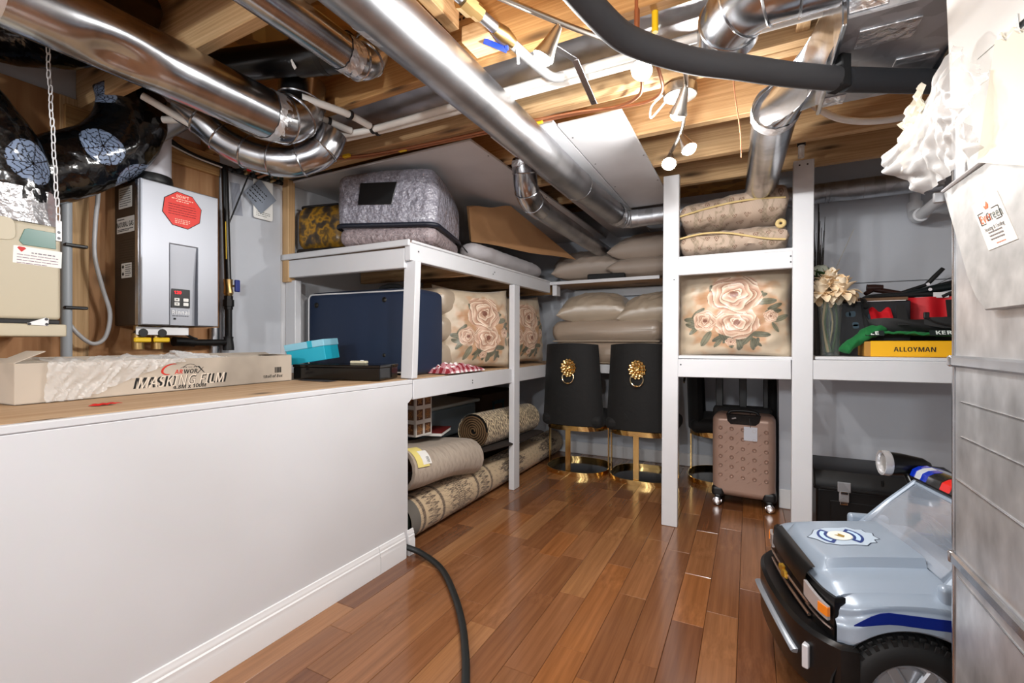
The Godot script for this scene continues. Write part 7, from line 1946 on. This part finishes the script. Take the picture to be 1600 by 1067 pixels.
	# wheels
	for ax in [0.0, -0.62]:
		for s in [-1.0, 1.0]:
			var wz: float = s * 0.222
			var wg := geo(Transform3D(Basis(Vector3(1, 0, 0), Vector3(0, 0, s), Vector3(0, -s, 0)), Vector3(ax, 0.166, wz)))
			lathe(wg, [Vector2(0.09, -0.055), Vector2(0.135, -0.058), Vector2(0.152, -0.048), Vector2(0.160, -0.03), Vector2(0.160, 0.03), Vector2(0.152, 0.048), Vector2(0.138, 0.057), Vector2(0.120, 0.060), Vector2(0.102, 0.056), Vector2(0.094, 0.045)], 48)
			for k in 44:
				var a := TAU * k / 44
				var kp := wg.m
				wg.m = kp * Transform3D(Basis(Vector3.UP, -a), Vector3.ZERO)
				for row in [-0.032, 0.0, 0.032]: box(wg, Vector3(0.1595, row, 0.004 * (1 if row == 0.0 else -1)), Vector3(0.010, 0.026, 0.014), 0.0015)
				box(wg, Vector3(0.152, 0.050, 0.0), Vector3(0.016, 0.008, 0.010), 0.001)
				wg.m = kp
			var wn := part("wheel", wg, rubber, o, Vector3.ZERO, 35.0)
			var hg := geo(Transform3D(Basis(Vector3(1, 0, 0), Vector3(0, 0, s), Vector3(0, -s, 0)), Vector3(ax, 0.166, wz)))
			lathe(hg, [Vector2(0, 0.034), Vector2(0.03, 0.036), Vector2(0.034, 0.026), Vector2(0.07, 0.022), Vector2(0.084, 0.038), Vector2(0.094, 0.046), Vector2(0.0955, 0.040), Vector2(0.09, 0.0), Vector2(0, 0.0)], 40)
			for k in 6:
				var kp := hg.m
				hg.m = kp * Transform3D(Basis(Vector3.UP, TAU * k / 6), Vector3.ZERO)
				box(hg, Vector3(0.06, 0.034, 0), Vector3(0.066, 0.014, 0.026), 0.004)
				hg.m = kp
			part("hubcap", hg, mat(Color(0.72, 0.73, 0.75), 0.25, 0.7), wn)
	part("axle", tb([Vector3(0, 0.166, -0.2), Vector3(0, 0.166, 0.2)], 0.014, 10), trim, o)
	part("suspension_arm", tb([Vector3(-0.03, 0.20, -0.20), Vector3(0.10, 0.33, -0.10)], 0.012, 8), trim, o)
	# badge printed on the bonnet
	var dec := func(poly: Array, lift: float, m: Material, called: String) -> void:
		var dg := geo()
		var P := PackedVector2Array(poly)
		var ix := Geometry2D.triangulate_polygon(P)
		for i in range(0, ix.size(), 3):
			var t := []
			for k in 3:
				var q := P[ix[i + k]]
				t.append(Vector3(q.x, hood_y(q.x, q.y) + lift, q.y))
			if (t[1] - t[0]).cross(t[2] - t[0]).y < 0: t.reverse()
			dg.tri(t[0], t[1], t[2])
		dg.s = dg.v.size()
		part(called, dg, m, o, Vector3.ZERO, 60.0)
	var C := Vector2(0.055, 0.005)
	var shield := []
	for p in [Vector2(0.088, 0), Vector2(0.070, 0.020), Vector2(0.055, 0.050), Vector2(0.020, 0.066), Vector2(-0.020, 0.064), Vector2(-0.045, 0.070), Vector2(-0.062, 0.050), Vector2(-0.078, 0.048), Vector2(-0.080, 0.028), Vector2(-0.096, 0.022), Vector2(-0.090, 0.0), Vector2(-0.096, -0.022), Vector2(-0.080, -0.028), Vector2(-0.078, -0.048), Vector2(-0.062, -0.050), Vector2(-0.045, -0.070), Vector2(-0.020, -0.064), Vector2(0.020, -0.066), Vector2(0.055, -0.050), Vector2(0.070, -0.020)]: shield.append(C + p)
	var inner := []
	for p in shield: inner.append(C + (p - C) * 0.965)
	var ringp := func(r0: float, r1: float, a0: float, a1: float) -> Array:
		var a := []
		for k in 13: a.append(C + Vector2(cos(lerpf(a0, a1, k / 12.0)), sin(lerpf(a0, a1, k / 12.0)) * 1.1) * r1)
		for k in 13: a.append(C + Vector2(cos(lerpf(a1, a0, k / 12.0)), sin(lerpf(a1, a0, k / 12.0)) * 1.1) * r0)
		return a
	dec.call(shield, 0.0006, mat(Color(0.10, 0.13, 0.22), 0.4), "badge_outline")
	dec.call(inner, 0.0010, mat(Color(0.70, 0.76, 0.82), 0.35), "badge_shield")
	for q in [[-0.95, 0.95], [PI - 0.95, PI + 0.95]]:
		dec.call(ringp.call(0.033, 0.058, q[0], q[1]), 0.0014, mat(Color(0.10, 0.20, 0.45), 0.4), "badge_band")
		dec.call(ringp.call(0.040, 0.051, q[0] + 0.2, q[1] - 0.2), 0.0018, mat(Color(0.72, 0.82, 0.92), 0.4), "badge_lettering_band")
	var circ := []
	for k in 24: circ.append(C + Vector2(cos(TAU * k / 24), sin(TAU * k / 24) * 1.1) * 0.031)
	dec.call(circ, 0.0022, mat(Color(0.90, 0.89, 0.85), 0.4), "badge_centre")
	dec.call([C + Vector2(-0.004, -0.016), C + Vector2(0.006, -0.006), C + Vector2(0.014, 0.004), C + Vector2(0.003, 0.004), C + Vector2(0.0, 0.016), C + Vector2(-0.007, 0.004), C + Vector2(-0.012, -0.004)], 0.0028, mat(Color(0.60, 0.48, 0.18), 0.4), "badge_eagle")

func plenum() -> void:
	var sheetm := mat(Color(0.93, 0.935, 0.945), 0.36, 0.8, {"tex": noise_tex(0.02, FastNoiseLite.TYPE_SIMPLEX_SMOOTH, [Color(0.78, 0.78, 0.78), Color(0.86, 0.86, 0.86), Color(0.92, 0.92, 0.92), Color.WHITE], 5, 256, 171), "tri": true, "scale": Vector3(2.2, 1.4, 2.2), "nrm": M.dents, "ns": 0.12})
	var dull := mat(Color(0.80, 0.79, 0.78), 0.5, 0.5, {"tex": noise_tex(0.03, FastNoiseLite.TYPE_SIMPLEX_SMOOTH, [Color(0.80, 0.80, 0.80), Color.WHITE], 5, 256, 172), "tri": true, "scale": 2.0})
	var o := thing("furnace_plenum", "tall galvanised furnace plenum filling the right edge, smeared with dust", "plenum", Vector3(0.357, 0, -1.19))
	# its face looks along -x; parts are laid from the near upper corner down
	var seg := [[1.014, 1.99], [0.632, 1.010], [0.02, 0.628]]
	for q in seg:
		var g := geo(); box(g, Vector3(0.44, (q[0] + q[1]) / 2.0, 0.50), Vector3(0.88, q[1] - q[0], 1.0), 0.004)
		part("casing", g, sheetm, o)
	for y in [1.012, 0.630]:
		part("drive_cleat", bx(Vector3(-0.003, y, 0.50), Vector3(0.012, 0.022, 1.0), 0.004), M.steel, o)
		var cl := geo(); bar(cl, Vector3(-0.004, y + 0.011, 0.0), Vector3(-0.004, y - 0.011, 0.0), 0.014, 0.012, 0.003, Vector3(0, 0, 1)); part("cleat_end", cl, M.steel, o)
	part("corner_seam", bx(Vector3(0.004, 1.0, -0.003), Vector3(0.014, 1.95, 0.008), 0.002), M.steel, o)
	# crossbreaks in the lower panels
	for q in [[Vector3(-0.0002, 0.936, 0.03), Vector3(-0.0002, 0.933, 0.97)], [Vector3(-0.0002, 0.870, 0.03), Vector3(-0.0002, 0.866, 0.97)], [Vector3(-0.0006, 0.785, 0.01), Vector3(-0.0006, 0.765, 0.97)], [Vector3(-0.0004, 0.60, 0.02), Vector3(-0.0004, 0.575, 0.9)]]:
		var cb := geo(); bar(cb, q[0], q[1], 0.0022, 0.004, 0.0006, Vector3.RIGHT); part("crossbreak", cb, M.steel, o)
	# access flap screwed over it
	var FN := Basis(Vector3(0, 0, 1), Vector3(0, 1, 0), Vector3(-1, 0, 0))       # looks along -x, own x along +z
	var ap := geo(Transform3D(FN, Vector3(-0.002, 0, 0)))
	prism(ap, [Vector2(-0.012, 1.346), Vector2(0.34, 1.338), Vector2(0.34, 1.10), Vector2(0.168, 1.101), Vector2(0.135, 1.125), Vector2(0.108, 1.154)], 0.012, 0.002)
	part("cover_plate", ap, dull, o)
	part("plate_edge", bx(Vector3(-0.009, 1.348, 0.165), Vector3(0.018, 0.006, 0.35), 0.002), M.trimwhite, o)
	part("bent_tab", bx(Vector3(-0.014, 1.337, -0.012), Vector3(0.03, 0.022, 0.008), 0.002), M.steelold, o)
	# business card stuck on the plate
	var c := thing("service_card", "cream service sticker stuck askew on the plenum's cover plate", "card", Vector3(0.357 - 0.0142, 1.240, -1.0135))
	var shear := Transform3D(Basis(FN.x, (FN.y - FN.x * 0.70).normalized(), FN.z), Vector3.ZERO)
	var card := geo(Transform3D(FN, Vector3.ZERO)); prism(card, [Vector2(-0.0535, 0.044), Vector2(0.0355, 0.045), Vector2(0.0985, -0.043), Vector2(0.0095, -0.044)], 0.0008)
	part("card", card, mat(Color(0.93, 0.89, 0.85), 0.6), c)
	var lay := func(x: float, y: float) -> Transform3D: return Transform3D(Basis(FN.x, FN.y - FN.x * 0.70, FN.z), FN.x * (x - y * 0.70) + FN.y * y + FN.z * 0.0009 + FN.x * 0.022)
	write("print", "Ever", 0.015, mat(Color(0.85, 0.38, 0.20), 0.6), c, lay.call(-0.016, 0.010), 0.85, true)
	write("print", "Green", 0.015, mat(Color(0.36, 0.38, 0.36), 0.6), c, lay.call(0.013, 0.010), 0.85, true)
	var fr := geo()
	for q in [[-0.034, 0.022, 0.020, 0.0012], [0.026, 0.022, 0.020, 0.0012], [-0.034, 0.0005, 0.016, 0.0012], [0.028, 0.0005, 0.016, 0.0012]]:
		box(fr, Vector3(q[0] * 0.8, q[1], 0.0003), Vector3(q[2], q[3], 0.0006), 0.0)
	box(fr, Vector3(-0.035, 0.011, 0.0003), Vector3(0.0012, 0.022, 0.0006), 0.0); box(fr, Vector3(0.033, 0.011, 0.0003), Vector3(0.0012, 0.022, 0.0006), 0.0)
	part("print_frame", fr, M.ink, c).transform = lay.call(0, 0)
	var fm := geo(); prism(fm, [Vector2(-0.006, 0.0), Vector2(-0.009, 0.007), Vector2(-0.002, 0.005), Vector2(0.004, 0.013), Vector2(0.008, 0.006), Vector2(0.004, 0.0)], 0.0006)
	part("print_flame", fm, mat(Color(0.88, 0.38, 0.16), 0.6), c).transform = lay.call(0, 0.025)
	write("print", "Heating & Cooling", 0.0062, mat(Color(0.4, 0.4, 0.4), 0.6), c, lay.call(0.0, -0.010), 0.9)
	for k in 3: lines("small_print", 0.045, 1, 0.004, 0.0022, mat(Color(0.45, 0.43, 0.43), 0.6), c, lay.call(0.0, -0.0165 - k * 0.006) * Transform3D(Basis(), Vector3(0, 0, 0.0002)), 0.0)
	lines("small_print", 0.030, 1, 0.004, 0.0016, mat(Color(0.85, 0.5, 0.4), 0.6), c, lay.call(0.005, -0.037), 0.0)
	# papers tucked above, then the crumpled clear sleeve over them
	var pa := thing("paper_sheets", "white paper sheets taped to the plenum under the plastic sleeve", "paper", Vector3(0.355, 1.40, -1.19))
	for q in [[0.075, 0.25, 0.19, 0.32, 0.10, -0.0006], [0.215, 0.255, 0.17, 0.26, -0.16, -0.0022], [0.17, 0.03, 0.20, 0.17, 0.20, -0.0042]]:
		var sg := geo(Transform3D(FN * Basis(Vector3(0, 0, 1), q[4]), Vector3(q[5], q[1], q[0]))); prism(sg, rrect(q[2], q[3], 0.002, 1), 0.001)
		part("sheet", sg, M.paper, pa)
	var nz := FastNoiseLite.new(); nz.seed = 181; nz.frequency = 1.0; nz.fractal_octaves = 2
	var bd := thing("folded_booklet", "torn edged folded booklet sticking out at the far right above the plate", "booklet", Vector3(0.350, 1.43, -0.99))
	for k in 4:
		var bk := geo(Transform3D(FN * Basis(Vector3(0, 0, 1), -0.45 + k * 0.03), Vector3(-0.008 - k * 0.004, 0.0 - k * 0.006, 0.06 + k * 0.006)))
		var poly := [Vector2(0.10, -0.10), Vector2(0.10, 0.07)]
		for i in 9: poly.append(Vector2(lerpf(0.09, -0.06, i / 8.0), 0.07 + 0.006 * sin(i * 2.3 + k)))
		poly.append(Vector2(-0.06, -0.10))
		prism(bk, poly, 0.002); part("page", bk, mat(Color(0.90, 0.87, 0.80), 0.8) if k % 2 else M.paper, bd)
	var pl := thing("plastic_sleeve", "crumpled translucent plastic document sleeve hanging past the plenum's corner", "sleeve", Vector3(0.345, 1.345, -1.20))
	var sl := geo()
	surf(sl, 56, 46, func(u: float, v: float):
		var z := lerpf(-0.02, 0.25, u)
		var low := 0.004
		var hi := lerpf(0.15, 0.235, smoothstep(0.0, 0.35, u)) - 0.12 * smoothstep(0.45, 1.0, u)
		var y := lerpf(low, hi, v)
		var cr := absf(nz.get_noise_2d(u * 3.2 + v * 2.0, v * 2.4 - u * 1.4)) * 1.3
		var out := 0.012 + 0.030 * sin(PI * clampf(v * 0.9 + 0.1, 0, 1)) + 0.016 * cr
		var spill := exp(-pow(u / 0.16, 2.0)) * exp(-pow((v - 0.62) / 0.34, 2.0))
		return Vector3(-out - 0.045 * spill, y + 0.004 * nz.get_noise_2d(u * 4.0, v * 3.0), z - 0.030 * spill + 0.004 * nz.get_noise_2d(v * 7.0, u * 6.0)))
	part("film", sl, mat(Color(0.93, 0.92, 0.91), 0.3, 0.0, {"alpha": 0.55, "spec": 0.8}), pl, Vector3.ZERO, 75.0)
	var s2 := geo(); sheet(s2, 16, 14, 0.002, func(u: float, v: float):
		return Vector3(-0.040 - 0.018 * u + 0.012 * nz.get_noise_2d(u * 5.0, v * 5.0 + 40.0), lerpf(0.06, 0.165, v) + 0.05 * (1.0 - u), lerpf(-0.038, 0.03, 1.0 - u)))
	part("folded_corner", s2, mat(Color(0.88, 0.85, 0.78), 0.4, 0.0, {"alpha": 0.85}), pl, Vector3.ZERO, 60.0)
